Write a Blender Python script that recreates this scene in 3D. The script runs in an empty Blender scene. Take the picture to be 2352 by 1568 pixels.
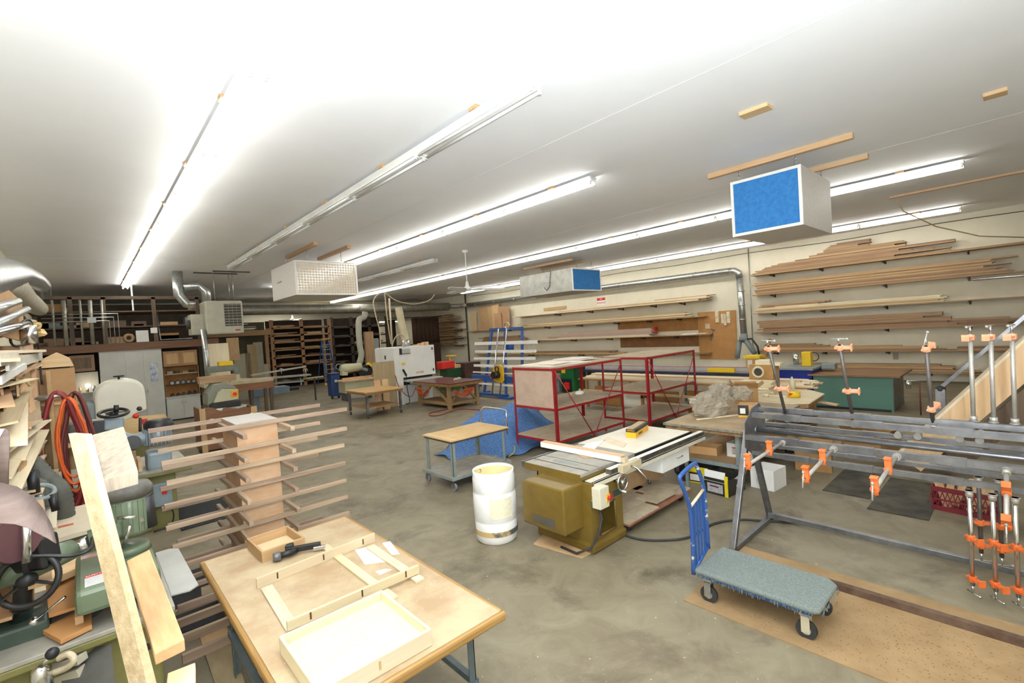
import bpy, math, random
from mathutils import Vector, Matrix, Euler
random.seed(7)
S = bpy.context.scene
C = S.collection
# ---------------- camera ----------------
YAW, PITCH, ROLL, FPX, CAMZ = 0.739947, -0.024858, -0.062582, 1081.01, 2.6
_f = Vector((math.sin(YAW)*math.cos(PITCH), math.cos(YAW)*math.cos(PITCH), math.sin(PITCH)))
_r = Vector((math.cos(YAW), -math.sin(YAW), 0)); _u = _r.cross(_f)
CR = _r*math.cos(ROLL)+_u*math.sin(ROLL); CU = -_r*math.sin(ROLL)+_u*math.cos(ROLL)
cam = bpy.data.objects.new('camera', bpy.data.cameras.new('camera')); C.objects.link(cam)
mw = Matrix(((CR.x, CU.x, -_f.x, 0), (CR.y, CU.y, -_f.y, 0), (CR.z, CU.z, -_f.z, CAMZ), (0, 0, 0, 1)))
cam.matrix_world = mw
cam.data.sensor_width = 36; cam.data.lens = FPX*36/2352; cam.data.clip_start = 0.05; cam.data.clip_end = 200
S.camera = cam
# ---------------- world, exposure, photographer's flash ----------------
w = bpy.data.worlds.new('world'); S.world = w; w.use_nodes = True
w.node_tree.nodes['Background'].inputs[0].default_value = (1, .97, .93, 1)
w.node_tree.nodes['Background'].inputs[1].default_value = 0.02
S.view_settings.view_transform = 'Standard'; S.view_settings.look = 'None'
S.view_settings.gamma = 1; S.view_settings.use_curve_mapping = False
S.view_settings.exposure = 0.62
TUBE = 17.5; FLASH = 540.0
def flash(name, loc, target, power, size, col=(.84, .92, 1)):
    l = bpy.data.lights.new(name, 'AREA'); l.energy = power; l.size = size; l.color = col
    o = bpy.data.objects.new(name, l); C.objects.link(o)
    o.location = loc; d = Vector(target)-Vector(loc); o.rotation_euler = d.to_track_quat('-Z', 'Y').to_euler()
    return o
flash('camera_flash', (-0.05, -0.2, 2.7), (1.0, 0.75, 5.4), FLASH, 0.15)
flash('camera_flash_direct', (-0.05, -0.2, 2.8), (8, 7, 2.4), 38, 0.12)

def ray(px, py): return _f + CR*((px-1176)/FPX) - CU*((py-784)/FPX)
def P(px, py, X=None, Y=None, Z=None):
    "world point seen at a photo pixel, on the plane X=, Y= or Z="
    d = ray(px, py); o = Vector((0, 0, CAMZ))
    t = X/d.x if X is not None else Y/d.y if Y is not None else (Z-CAMZ)/d.z
    return o + d*t
# ---------------- mesh helpers ----------------
def V(*a): return Vector(a)
class G:
    def __init__(s): s.v = []; s.f = []; s.sm = []
    def add(s, vs, fs, smooth=False, M=None):
        n = len(s.v)
        s.v += [tuple(M @ Vector(p)) if M is not None else tuple(p) for p in vs]
        s.f += [tuple(i+n for i in f) for f in fs]; s.sm += [smooth]*len(fs); return s
    def box(s, x0, x1, y0, y1, z0, z1, M=None):
        vs = [(x0,y0,z0),(x1,y0,z0),(x1,y1,z0),(x0,y1,z0),(x0,y0,z1),(x1,y0,z1),(x1,y1,z1),(x0,y1,z1)]
        return s.add(vs, [(3,2,1,0),(4,5,6,7),(0,1,5,4),(1,2,6,5),(2,3,7,6),(3,0,4,7)], False, M)
    def cb(s, c, d, rot=(0,0,0)):
        M = Matrix.Translation(Vector(c)) @ Euler(rot).to_matrix().to_4x4()
        return s.box(-d[0]/2, d[0]/2, -d[1]/2, d[1]/2, -d[2]/2, d[2]/2, M)
    def bar(s, a, b, w, h, up=(0,0,1)):
        "rectangular bar from a to b; w sideways, h along up"
        a = Vector(a); b = Vector(b); z = (b-a); L = z.length; z.normalize(); u = Vector(up)
        x = u.cross(z)
        if x.length < 1e-4: x = Vector((1,0,0)).cross(z)
        if x.length < 1e-4: x = Vector((0,1,0))
        x.normalize(); y = z.cross(x)
        M = Matrix(((x.x,y.x,z.x,a.x),(x.y,y.y,z.y,a.y),(x.z,y.z,z.z,a.z),(0,0,0,1)))
        return s.box(-w/2, w/2, -h/2, h/2, 0, L, M)
    def angle(s, a, b, w, t, d1, d2):
        "L section: two flanges of width w, thickness t, along directions d1 and d2"
        a = Vector(a); b = Vector(b); d1 = Vector(d1).normalized(); d2 = Vector(d2).normalized()
        for p, q in ((d1, d2), (d2, d1)):
            o = p*(w/2) + q*(t/2)
            s.bar(a+o, b+o, t, w, up=p)
        return s
    def tube(s, pts, r, n=10, closed=False, caps=True):
        pts = [Vector(p) for p in pts]; m = len(pts); rs = r if isinstance(r, (list, tuple)) else [r]*m
        ring = []; prev = None
        for i, p in enumerate(pts):
            if closed: t = pts[(i+1) % m]-pts[i-1]
            else: t = pts[min(i+1, m-1)]-pts[max(i-1, 0)]
            if t.length < 1e-9: t = Vector((0,0,1))
            t.normalize()
            if prev is None:
                q = Vector((0,0,1)) if abs(t.z) < .9 else Vector((1,0,0))
                x = q.cross(t).normalized()
            else:
                x = prev - t*prev.dot(t)
                x = x.normalized() if x.length > 1e-6 else Vector((1,0,0)).cross(t).normalized()
            prev = x; y = t.cross(x)
            ring += [p + (x*math.cos(2*math.pi*k/n)+y*math.sin(2*math.pi*k/n))*rs[i] for k in range(n)]
        fs = []
        for i in range(m if closed else m-1):
            for k in range(n):
                a = i*n+k; b = i*n+(k+1) % n; j = (i+1) % m
                fs.append((a, b, j*n+(k+1) % n, j*n+k))
        s.add(ring, fs, True)
        if caps and not closed:
            k0 = len(s.v)-m*n
            s.f.append(tuple(k0+k for k in reversed(range(n)))); s.sm.append(False)
            s.f.append(tuple(k0+(m-1)*n+k for k in range(n))); s.sm.append(False)
        return s
    def cyl(s, a, b, r, r2=None, n=16): return s.tube([a, b], [r, r if r2 is None else r2], n)
    def lathe(s, prof, o=(0,0,0), ax=(0,0,1), n=24):
        "profile of (radius, height) about an axis from o"
        o = Vector(o); z = Vector(ax).normalized(); q = Vector((0,0,1)) if abs(z.z) < .9 else Vector((1,0,0))
        x = q.cross(z).normalized(); y = z.cross(x); vs = []
        for r, h in prof:
            vs += [o+z*h+(x*math.cos(2*math.pi*k/n)+y*math.sin(2*math.pi*k/n))*max(r, 1e-4) for k in range(n)]
        fs = [(i*n+k, i*n+(k+1) % n, (i+1)*n+(k+1) % n, (i+1)*n+k) for i in range(len(prof)-1) for k in range(n)]
        return s.add(vs, fs, True)
    def torus(s, c, ax, R, r, n=28, m=8, a0=0, a1=360):
        c = Vector(c); z = Vector(ax).normalized(); q = Vector((0,0,1)) if abs(z.z) < .9 else Vector((1,0,0))
        x = q.cross(z).normalized(); y = z.cross(x); full = a1-a0 >= 360
        k = n if full else n+1
        pts = [c+(x*math.cos(math.radians(a0+(a1-a0)*i/n))+y*math.sin(math.radians(a0+(a1-a0)*i/n)))*R for i in range(k)]
        return s.tube(pts, r, m, closed=full)
    def prism(s, poly, h, M=None, M2=None):
        "polygon in local xy, extruded by h along local z"
        n = len(poly); vs = [(p[0], p[1], 0) for p in poly]+[(p[0], p[1], h) for p in poly]
        fs = [tuple(reversed(range(n))), tuple(range(n, 2*n))]+[(i, (i+1) % n, (i+1) % n+n, i+n) for i in range(n)]
        return s.add(vs, fs, False, M)
    def slab(s, pts, t):
        "flat polygon of world points, thickened by vector t"
        t = Vector(t); n = len(pts); vs = [Vector(p) for p in pts]+[Vector(p)+t for p in pts]
        fs = [tuple(reversed(range(n))), tuple(range(n, 2*n))]+[(i, (i+1) % n, (i+1) % n+n, i+n) for i in range(n)]
        return s.add(vs, fs)
    def sph(s, c, r, n=14, m=9, sc=(1,1,1)):
        prof = [(math.sin(math.pi*i/(m-1)), -math.cos(math.pi*i/(m-1))) for i in range(m)]
        vs = []
        for rr, h in prof:
            for k in range(n):
                a = 2*math.pi*k/n; vs.append((c[0]+r*sc[0]*max(rr,1e-4)*math.cos(a), c[1]+r*sc[1]*max(rr,1e-4)*math.sin(a), c[2]+r*sc[2]*h))
        fs = [(i*n+k, i*n+(k+1) % n, (i+1)*n+(k+1) % n, (i+1)*n+k) for i in range(m-1) for k in range(n)]
        return s.add(vs, fs, True)
def obj(name, g, m, parent=None, bev=0, kind=None, label=None, cat=None, group=None, loc=None, rotz=0, solid=None):
    me = bpy.data.meshes.new(name)
    vs = g.v
    if parent is None and loc is None:      # origin at the base centre
        xs = [p[0] for p in vs]; ys = [p[1] for p in vs]; zs = [p[2] for p in vs]
        loc = ((min(xs)+max(xs))/2, (min(ys)+max(ys))/2, min(zs))
        vs = [(p[0]-loc[0], p[1]-loc[1], p[2]-loc[2]) for p in vs]
    me.from_pydata(vs, [], g.f); me.polygons.foreach_set('use_smooth', g.sm); me.update()
    me.materials.append(m)
    o = bpy.data.objects.new(name, me); C.objects.link(o)
    if parent is not None: o.parent = parent
    if loc is not None: o.location = loc
    if rotz: o.rotation_euler = (0, 0, rotz)
    if bev:
        b = o.modifiers.new('b', 'BEVEL'); b.width = bev; b.segments = 2; b.limit_method = 'ANGLE'; b.angle_limit = math.radians(50)
    if solid:
        b = o.modifiers.new('s', 'SOLIDIFY'); b.thickness = solid; b.offset = 0
    tag(o, label, cat, group, kind); return o
def tag(o, label=None, cat=None, group=None, kind=None):
    if label: o['label'] = label
    if cat: o['category'] = cat
    if group: o['group'] = group
    if kind: o['kind'] = kind
    return o
def thing(name, label, cat, loc=(0,0,0), rotz=0, group=None):
    o = bpy.data.objects.new(name, None); C.objects.link(o); o.empty_display_size = .1
    o.location = loc; o.rotation_euler = (0, 0, rotz); return tag(o, label, cat, group)
def struct(name, g, m, **k): return obj(name, g, m, kind='structure', **k)
def dup(root, loc, rotz=None, label=None, group=None):
    r = root.copy(); C.objects.link(r); r.location = loc
    if rotz is not None: r.rotation_euler = (0, 0, rotz)
    if label: r['label'] = label
    if group: r['group'] = group
    for ch in list(root.children):
        c = ch.copy(); C.objects.link(c); c.parent = r
        for gch in ch.children:
            d = gch.copy(); C.objects.link(d); d.parent = c
    return r
# ---------------- materials ----------------
def lin(c):
    if isinstance(c, str): c = tuple(int(c[i:i+2], 16) for i in (0, 2, 4))
    return tuple(((x/255)/12.92 if x/255 <= .04045 else ((x/255+.055)/1.055)**2.4) for x in c)+(1,)
_M = {}
def mat(name, c1, c2=None, rough=.5, metal=0, scale=3, stretch=(1,1,1), bump=0, rnd=0, coat=0, detail=5, lo=.35, hi=.65, spec=None, alpha=None, trans=0):
    "noise-mixed principled material; rnd varies value per object"
    if name in _M: return _M[name]
    m = bpy.data.materials.new(name); m.use_nodes = True; nt = m.node_tree; N = nt.nodes; L = nt.links
    b = N['Principled BSDF']; b.inputs['Roughness'].default_value = rough; b.inputs['Metallic'].default_value = metal
    if spec is not None: b.inputs['Specular IOR Level'].default_value = spec
    if coat: b.inputs['Coat Weight'].default_value = coat; b.inputs['Coat Roughness'].default_value = .15
    if trans: b.inputs['Transmission Weight'].default_value = trans
    if alpha is not None: b.inputs['Alpha'].default_value = alpha
    tc = N.new('ShaderNodeTexCoord'); mp = N.new('ShaderNodeMapping'); mp.inputs['Scale'].default_value = stretch
    L.new(tc.outputs['Object'], mp.inputs['Vector'])
    nz = N.new('ShaderNodeTexNoise'); nz.inputs['Scale'].default_value = scale; nz.inputs['Detail'].default_value = detail; nz.inputs['Roughness'].default_value = .62
    L.new(mp.outputs[0], nz.inputs['Vector'])
    rp = N.new('ShaderNodeValToRGB'); rp.color_ramp.elements[0].position = lo; rp.color_ramp.elements[1].position = hi
    rp.color_ramp.elements[0].color = lin(c1); rp.color_ramp.elements[1].color = lin(c2 or c1)
    L.new(nz.outputs['Fac'], rp.inputs[0]); out = rp.outputs[0]
    if rnd:
        oi = N.new('ShaderNodeObjectInfo'); hs = N.new('ShaderNodeHueSaturation')
        mr = N.new('ShaderNodeMapRange'); mr.inputs[3].default_value = 1-rnd; mr.inputs[4].default_value = 1+rnd*.6
        L.new(oi.outputs['Random'], mr.inputs[0]); L.new(mr.outputs[0], hs.inputs['Value']); L.new(out, hs.inputs['Color'])
        mr2 = N.new('ShaderNodeMath'); mr2.operation = 'MULTIPLY_ADD'; mr2.inputs[1].default_value = .02; mr2.inputs[2].default_value = .49
        L.new(oi.outputs['Random'], mr2.inputs[0]); L.new(mr2.outputs[0], hs.inputs['Hue']); out = hs.outputs[0]
        ad = N.new('ShaderNodeVectorMath'); ad.operation = 'ADD'; sc = N.new('ShaderNodeVectorMath'); sc.operation = 'SCALE'
        cx = N.new('ShaderNodeCombineXYZ'); 
        for i in range(3): L.new(oi.outputs['Random'], cx.inputs[i])
        L.new(cx.outputs[0], sc.inputs[0]); sc.inputs['Scale'].default_value = 37
        L.new(tc.outputs['Object'], ad.inputs[0]); L.new(sc.outputs[0], ad.inputs[1]); L.new(ad.outputs[0], mp.inputs['Vector'])
    L.new(out, b.inputs['Base Color'])
    if bump:
        bp = N.new('ShaderNodeBump'); bp.inputs['Strength'].default_value = bump; bp.inputs['Distance'].default_value = .01
        L.new(nz.outputs['Fac'], bp.inputs['Height']); L.new(bp.outputs[0], b.inputs['Normal'])
    _M[name] = m; return m
def desat(c, f=.2):
    v = [int(c[i:i+2], 16) for i in (0, 2, 4)]; g = sum(v)/3
    return '%02x%02x%02x' % tuple(int(x+(g-x)*f) for x in v)
def wood(name, c1, c2, ax='y', rnd=.12, rough=.55, scale=1.0, coat=0):
    c1, c2 = desat(c1), desat(c2)
    st = {'x': (1.2, 22, 22), 'y': (22, 1.2, 22), 'z': (22, 22, 1.2)}[ax]
    return mat(name+'_'+ax, c1, c2, rough=rough, scale=scale, stretch=st, rnd=rnd, bump=.1, detail=3, coat=coat, lo=.3, hi=.7)
def emis(name, c, s):
    m = bpy.data.materials.new(name); m.use_nodes = True; b = m.node_tree.nodes['Principled BSDF']
    b.inputs['Base Color'].default_value = lin(c); b.inputs['Emission Color'].default_value = lin(c); b.inputs['Emission Strength'].default_value = s
    return m
PI = math.pi
white = mat('white_enamel', 'eeeeea', 'e4e3dd', rough=.35, scale=2)
tube_on = emis('lit_tube', 'fffdf6', TUBE)
tube_off = mat('unlit_tube', 'ececea', 'f4f4f2', rough=.25)
pine = {a: wood('pine', 'd8a871', 'e6bd8a', a) for a in 'xyz'}
pale = {a: wood('pale_maple', 'e3cfa4', 'efdfb9', a, rnd=.07) for a in 'xyz'}
walnut = {a: wood('brown_board', '9c7148', 'b58d62', a, rnd=.25) for a in 'xyz'}
oak = {a: wood('oak_board', 'c09358', 'd3aa70', a, rnd=.16) for a in 'xyz'}
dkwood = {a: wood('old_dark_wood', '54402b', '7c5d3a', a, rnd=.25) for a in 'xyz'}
rackwood = {a: wood('rack_lumber', '96683a', 'ad7c48', a, rnd=.12) for a in 'xyz'}
mdf = mat('mdf_board', 'b5916a', 'c29f78', rough=.8, scale=6, rnd=.08)
steel = mat('dark_steel', '707176', '8f9094', rough=.36, metal=.8, scale=5)
chrome = mat('chrome', 'c9cacc', 'dcdcdc', rough=.18, metal=1)
galv = mat('galvanised_steel', 'a9acab', 'c5c7c4', rough=.33, metal=.85, scale=9, stretch=(1,1,1))
black = mat('black_plastic', '1a1a1c', '242426', rough=.45)
rubber = mat('dark_rubber', '2b2b2d', '3a3a3b', rough=.7)
castiron = mat('cast_iron_table', '9b978c', 'b0aca0', rough=.5, metal=.35, scale=6)
greymetal = mat('grey_painted_steel', '7e8888', '8b9594', rough=.5, scale=8)
# ================= room shell =================
H = 5.4; XL, XR, YF, YB = -1.35, 21.0, -3.0, 34.0
def floor_mat():
    m = bpy.data.materials.new('stained_concrete'); m.use_nodes = True; nt = m.node_tree; N = nt.nodes; L = nt.links
    b = N['Principled BSDF']; tc = N.new('ShaderNodeTexCoord')
    def nz(s, d=6, dist=0):
        n = N.new('ShaderNodeTexNoise'); n.inputs['Scale'].default_value = s; n.inputs['Detail'].default_value = d; n.inputs['Roughness'].default_value = .65; n.inputs['Distortion'].default_value = dist
        L.new(tc.outputs['Object'], n.inputs['Vector']); return n.outputs['Fac']
    def ramp(i, c, p):
        r = N.new('ShaderNodeValToRGB'); r.color_ramp.elements[0].position = p[0]; r.color_ramp.elements[1].position = p[1]
        r.color_ramp.elements[0].color = lin(c[0]); r.color_ramp.elements[1].color = lin(c[1]); L.new(i, r.inputs[0]); return r.outputs[0]
    base = ramp(nz(.55, 8, .6), ('746a56', '8f866f'), (.3, .7))
    st = ramp(nz(2.3, 8, 1.2), ('635742', '968d77'), (.25, .75))
    mx = N.new('ShaderNodeMixRGB'); mx.inputs[0].default_value = .6; L.new(base, mx.inputs[1]); L.new(st, mx.inputs[2])
    dk = N.new('ShaderNodeMapRange'); dk.inputs[1].default_value = .52; dk.inputs[2].default_value = .7; L.new(nz(1.1, 9, .4), dk.inputs[0])
    m2 = N.new('ShaderNodeMixRGB'); L.new(dk.outputs[0], m2.inputs[0]); L.new(mx.outputs[0], m2.inputs[1]); m2.inputs[2].default_value = lin('554b3a')
    sp = N.new('ShaderNodeMapRange'); sp.inputs[1].default_value = .66; sp.inputs[2].default_value = .72; L.new(nz(26, 3), sp.inputs[0])
    m3 = N.new('ShaderNodeMixRGB'); L.new(sp.outputs[0], m3.inputs[0]); L.new(m2.outputs[0], m3.inputs[1]); m3.inputs[2].default_value = lin('9e947a')
    L.new(m3.outputs[0], b.inputs['Base Color'])
    r = N.new('ShaderNodeMapRange'); r.inputs[3].default_value = .38; r.inputs[4].default_value = .7; L.new(nz(1.7, 6), r.inputs[0]); L.new(r.outputs[0], b.inputs['Roughness'])
    return m
struct('floor', G().box(XL-.2, XR+.2, YF-.2, YB+4.4, -.1, 0), floor_mat(), loc=(0,0,0))
ceil_m = mat('white_painted_ceiling', 'f2f3f5', 'f6f7f9', rough=.75, scale=.6, bump=.05)
wall_m = mat('cream_painted_block_wall', 'ded6c0', 'e6dfca', rough=.75, scale=1.5, bump=.15)
struct('ceiling', G().box(XL-.2, XR+.2, YF-.2, YB, H, H+.15), ceil_m, loc=(0,0,0))
sg = G()
for x in (5.45, 10.7, 17.6): sg.box(x-.004, x+.004, YF, YB, H-.003, H)
for y in (18.3, 30.0): sg.box(XL, XR, y-.006, y+.006, H-.004, H)
struct('trim_1', sg, mat('ceiling_seam', 'e2e0dd', rough=.8), loc=(0,0,0))
struct('wall_right', G().box(XR, XR+.2, YF, YB+4.2, 0, H), wall_m, loc=(0,0,0))
struct('wall_left', G().box(XL-.2, XL, YF, YB, 0, H), wall_m, loc=(0,0,0))
struct('wall_front', G().box(XL-.2, XR+.2, YF-.2, YF, 0, H), wall_m, loc=(0,0,0))
DX0, DX1, DZ = 17.2, 20.9, 3.9
struct('wall_back', G().box(XL, DX0, YB, YB+.2, 0, H).box(DX1, XR, YB, YB+.2, 0, H).box(DX0, DX1, YB, YB+.2, DZ, H), wall_m, loc=(0,0,0))
struct('wall_far_room', G().box(14, 21.2, YB+4, YB+4.2, 0, H).box(13.8, 14, YB+.2, YB+4.2, 0, H).box(13.8, 21.2, YB+.2, YB+4.2, H-.6, H-.5), wall_m, loc=(0,0,0))
struct('trim_2', G().box(XL, XR, 31.0, YB, 4.72, 4.86), mat('soffit_cream', 'dcd2b6', 'e3dac0', rough=.8), loc=(0,0,0))
# ================= fluorescent fixtures =================
FL = 2.44
def make_fixture(lit):
    t = thing('fluorescent_fixture', 'x', 'ceiling light')
    hb = G().box(-.075, .075, 0, FL-.01, -.075, 0)
    hb.add([(-.13,0,0),(.13,0,0),(.13,FL-.01,0),(-.13,FL-.01,0),(-.075,0,-.05),(.075,0,-.05),(.075,FL-.01,-.05),(-.075,FL-.01,-.05)], [(0,3,7,4),(1,5,6,2),(0,4,5,1),(2,6,7,3)])
    obj('housing', hb, white, t)
    for x in (-.07, .07):
        obj('tube', G().cyl((x, .05, -.11), (x, FL-.06, -.11), .019, n=10), tube_on if lit else tube_off, t)
    for y in (.03, FL-.04):
        obj('socket', G().box(-.09, .09, y-.015, y+.015, -.085, -.07).cb((-.07, y, -.105), (.035, .03, .06)).cb((.07, y, -.105), (.035, .03, .06)), white, t)
    obj('wood_spacer', G().box(-.15, .15, .9, 1.04, -.0, .045), oak['x'], t)
    return t
fon = make_fixture(True); foff = make_fixture(False); used = {}
def row(n, x, y0, cnt, lit, names, z=H-.045, keep=None):
    for i in range(cnt):
        src = fon if lit else foff
        lab = names(i, cnt)
        if lit not in used:
            used[lit] = 1; o = src; o.location = (x, y0+i*FL, z); o['label'] = lab
        else: o = dup(src, (x, y0+i*FL, z), 0, lab)
        o['group'] = 'tube lights of '+n
ords = ['nearest','second','third','fourth','fifth','sixth','seventh','eighth','ninth','tenth','eleventh','twelfth','thirteenth','fourteenth']
def nm(state, where):
    return lambda i, c: ('%s %s fluorescent fixture in the %s' % (ords[i] if i < c-1 else 'farthest', state, where)) if c > 1 else '%s fluorescent fixture %s' % (state, where)
row('the leftmost row', 1.45, -2.3, 11, True, nm('lit', 'leftmost ceiling row'))
row('the unlit row', 3.9, 3.6, 6, False, nm('unlit', 'row left of the ceiling centre'))
row('the centre row', 7.25, 5.4, 8, True, nm('lit', 'centre ceiling row behind the grille air cleaner'))
row('the short unlit row', 9.65, 14.4, 3, False, nm('unlit', 'short row left of the ceiling fan'))
row('the long row', 12.95, .75, 13, True, nm('lit', 'long row passing behind the big blue filter box'))
row('the right wall row', 19.05, 1.2, 10, True, nm('lit', 'row nearest the right wall'))
for k, (x, y, lab) in enumerate(((6.9, 31.3, 'lit tube light under the rear soffit, left of the pair'), (8.6, 32.0, 'lit tube light under the rear soffit, right of the pair'))):
    o = dup(fon, (x, y, 4.70), -PI/2, lab, 'tube lights under the rear soffit')
o = dup(fon, (17.7, 35.5, 4.0), -PI/2, 'lit tube light in the room beyond the rear doorway', 'tube light of the far room')
# ================= suspended air cleaners =================
filt_blue = mat('blue_filter_pad', '2f74b8', '3c84c8', rough=.95, scale=14, bump=.3)
particle = mat('melamine_grey_board', 'cfc9c3', 'd9d4ce', rough=.6, scale=18)
grille = mat('cream_filter_media', 'd9cbb6', 'e2d6c3', rough=.9, scale=10)
def air_cleaner(name, label, x0, x1, y0, y1, z0, z1, face, fm, body=particle):
    cx, cy = (x0+x1)/2, (y0+y1)/2
    t = thing(name, label, 'air cleaner', (cx, cy, z0))
    a, b, h = (x1-x0)/2, (y1-y0)/2, z1-z0
    e = .025
    if face == '-x':
        obj('housing', G().box(-a+e, a, -b, b, 0, h), body, t, bev=.004)
        obj('filter_pad', G().box(-a-.004+e, -a+e, -b+.05, b-.05, .05, h-.05), fm, t)
        obj('filter_frame', G().box(-a, -a+e, -b, b, 0, .05).box(-a, -a+e, -b, b, h-.05, h).box(-a, -a+e, -b, -b+.05, .05, h-.05).box(-a, -a+e, b-.05, b, .05, h-.05), white, t)
    else:
        obj('housing', G().box(-a, a, -b+e, b, 0, h), body, t, bev=.004)
        obj('filter_pad', G().box(-a+.05, a-.05, -b+e-.004, -b+e, .05, h-.05), fm, t)
        obj('filter_frame', G().box(-a, a, -b, -b+e, 0, .05).box(-a, a, -b, -b+e, h-.05, h).box(-a, -a+.05, -b, -b+e, .05, h-.05).box(a-.05, a, -b, -b+e, .05, h-.05), white if body is not galv else white, t)
    for sx in (-1, 1):
        for sy in (-1, 1):
            px, py = sx*((a-.12) if face == '-x' else .5), sy*(b-.12); L = H-.09-z1
            hk = G().cyl((px, py, h-.01), (px, py, h+.05), .006, n=8)
            nl = 5
            for i in range(nl):
                zc = h+.05+(L-.05)*(i+.5)/nl
                hk.torus((px, py, zc), (1,0,0) if i % 2 else (0,1,0), .022, .005, 10, 5)
                hk.cyl((px, py, zc-.03), (px, py, zc+.03), .003, n=5)
            obj('hanging_hook', hk, chrome, t)
    return t
A = air_cleaner('air_cleaner', 'large grey box air cleaner with blue filter hanging at the right', 9.17, 10.95, 2.52, 3.7, 4.08, 5.10, '-x', filt_blue)
lg = G()
for i in range(1):
    pass
B = air_cleaner('air_cleaner', 'white box air cleaner with cream grille filter above the unit heater side', 4.6, 6.45, 14.0, 16.2, 3.98, 4.97, '-y', grille)
Bm = mat('white_powder_coat', 'dcd8d3', 'e3e0db', rough=.5); B.children[0].data.materials[0] = Bm
wg = G()
for i in range(22): wg.box(-.86+i*.082-.003, -.86+i*.082+.003, -1.1, -1.094, .05, .94)
for i in range(12): wg.box(-.875, .875, -1.1, -1.094, .08+i*.078-.003, .08+i*.078+.003)
obj('wire_grille', wg, chrome, B)
Cc = air_cleaner('air_cleaner', 'galvanised air cleaner with blue end filter by the right wall', 14.8, 16.7, 12.35, 15.45, 4.03, 4.96, '-y', filt_blue, mat('dull_sheet_metal', '9d9c94', 'b2b1a9', rough=.45, metal=.3, scale=4))
obj('power_cable', G().tube([(-.97,-.4,.95),(-.99,-.35,.6),(-.98,-.3,.3),(-.97,-.1,.15),(-.96,.05,.3)], .012, 6), black, Cc)
def logo(t, M, w):   # the blurred maker's plate: dark strokes on the side
    g = G()
    for i in range(7):
        g.box(i*w/7, i*w/7+w/10, 0, .012, 0, .02+.03*(i % 3)/2, M)
    return obj('maker_badge', g, mat('badge_grey', '8b8b93', rough=.5), t)
logo(B, Matrix.Translation(V(-.932, .55, .5)) @ Matrix.Rotation(-PI/2, 4, 'Z'), .45)
logo(Cc, Matrix.Translation(V(-.957, .15, .45)) @ Matrix.Rotation(-PI/2, 4, 'Z'), .6)
def cboard(label, x, y0, y1, wd=.09, th=.045, rot=0):
    g = G().box(-wd/2, wd/2, -(y1-y0)/2, (y1-y0)/2, 0, th)
    o = obj('ceiling_board', g, pine['y'], label=label, cat='board', loc=(x, (y0+y1)/2, H-th), group='wooden boards screwed to the ceiling'); o.rotation_euler.z = rot; return o
cboard('long pine board on the ceiling holding the big blue-filter air cleaner', 9.3, 1.8, 4.15, .1, .09)
cboard('shorter pine board on the ceiling behind the big blue-filter box', 10.8, 1.88, 3.7, .1, .09)
cboard('pine board running along the ceiling toward the right frame edge', 15.55, -2, 2.3, .1)
cboard('small pine block on the ceiling, left of the two', 7.0, 2.25, 2.62, .2)
cboard('small pine block on the ceiling near the right frame edge', 9.34, .1, .33, .2)
cboard('pine board above the grille air cleaner, left one', 5.03, 13.4, 15.9, .12, .09)
cboard('pine board above the grille air cleaner, right one', 6.03, 13.5, 15.9, .12, .09)
cboard('pine board above the galvanised air cleaner, nearer one', 15.25, 12.7, 15.6, .12, .09)
cboard('pine board above the galvanised air cleaner, one nearer the wall', 16.25, 12.9, 15.4, .12, .09)
# ceiling fans
def fan(label, x, y, zb, a0, ztop=H):
    t = thing('ceiling_fan', label, 'ceiling fan', (x, y, zb))
    obj('canopy', G().lathe([(0,ztop-zb),(.1,ztop-zb),(.09,ztop-zb-.06),(.02,ztop-zb-.1)], n=20), white, t)
    obj('down_rod', G().cyl((0,0,.2), (0,0,ztop-zb-.05), .018), white, t)
    obj('motor', G().lathe([(0,.3),(.04,.3),(.07,.12),(.15,.08),(.16,.02),(.12,-.02),(0,-.03)], n=24), white, t)
    for k in range(3):
        a = a0+k*2*PI/3; M = Matrix.Rotation(a, 4, 'Z') @ Matrix.Rotation(.35, 4, 'X')
        obj('blade', G().prism([(.12,-.05),(.35,-.13),(1.2,-.1),(1.3,-.03),(1.3,.06),(.35,.13),(.12,.05)], .008, M), white, t)
    return t
fan('white three-blade ceiling fan hanging at the picture centre', 9.84, 12.87, 4.05, -.6)
fan('distant white ceiling fan in front of the rear lumber racks', 10.1, 31.8, 4.1, .6, 4.72)
# ================= lumber shelves on the right wall =================
def yof(px, x=20.45):       # depth along the right wall at a photo column
    best = None
    d = ray(px, 760); return d.y/d.x*x
XS = 20.42
brk = mat('dark_bracket', '3b3733', '4a4540', rough=.6)
shelf_m = {'tan': oak['y'], 'brn': wood('plywood_shelf', 'a67c4a', 'b98f5c', 'y', .08)}
def wall_shelf(label, y0, y1, z, ys, wide=.5, th=.035, group='shelves on the right wall'):
    t = thing('lumber_shelf', label, 'shelf', (XR, (y0+y1)/2, z), 0, group); c = (y0+y1)/2
    obj('shelf_board', G().box(-wide, 0, y0-c, y1-c, -th, 0), shelf_m['brn'], t)
    for y in ys:
        obj('bracket', G().box(-.03, 0, y-c-.025, y-c+.025, -.16, -th).bar((-.02, y-c, -.12), (-wide+.02, y-c, -th-.03), .04, .05).cyl((-wide+.03,y-c,-th-.045),(-wide-.05,y-c,-th-.045),.025), brk, t)
    return t
ordn = ['top','second','third','fourth','fifth','lowest']
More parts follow.
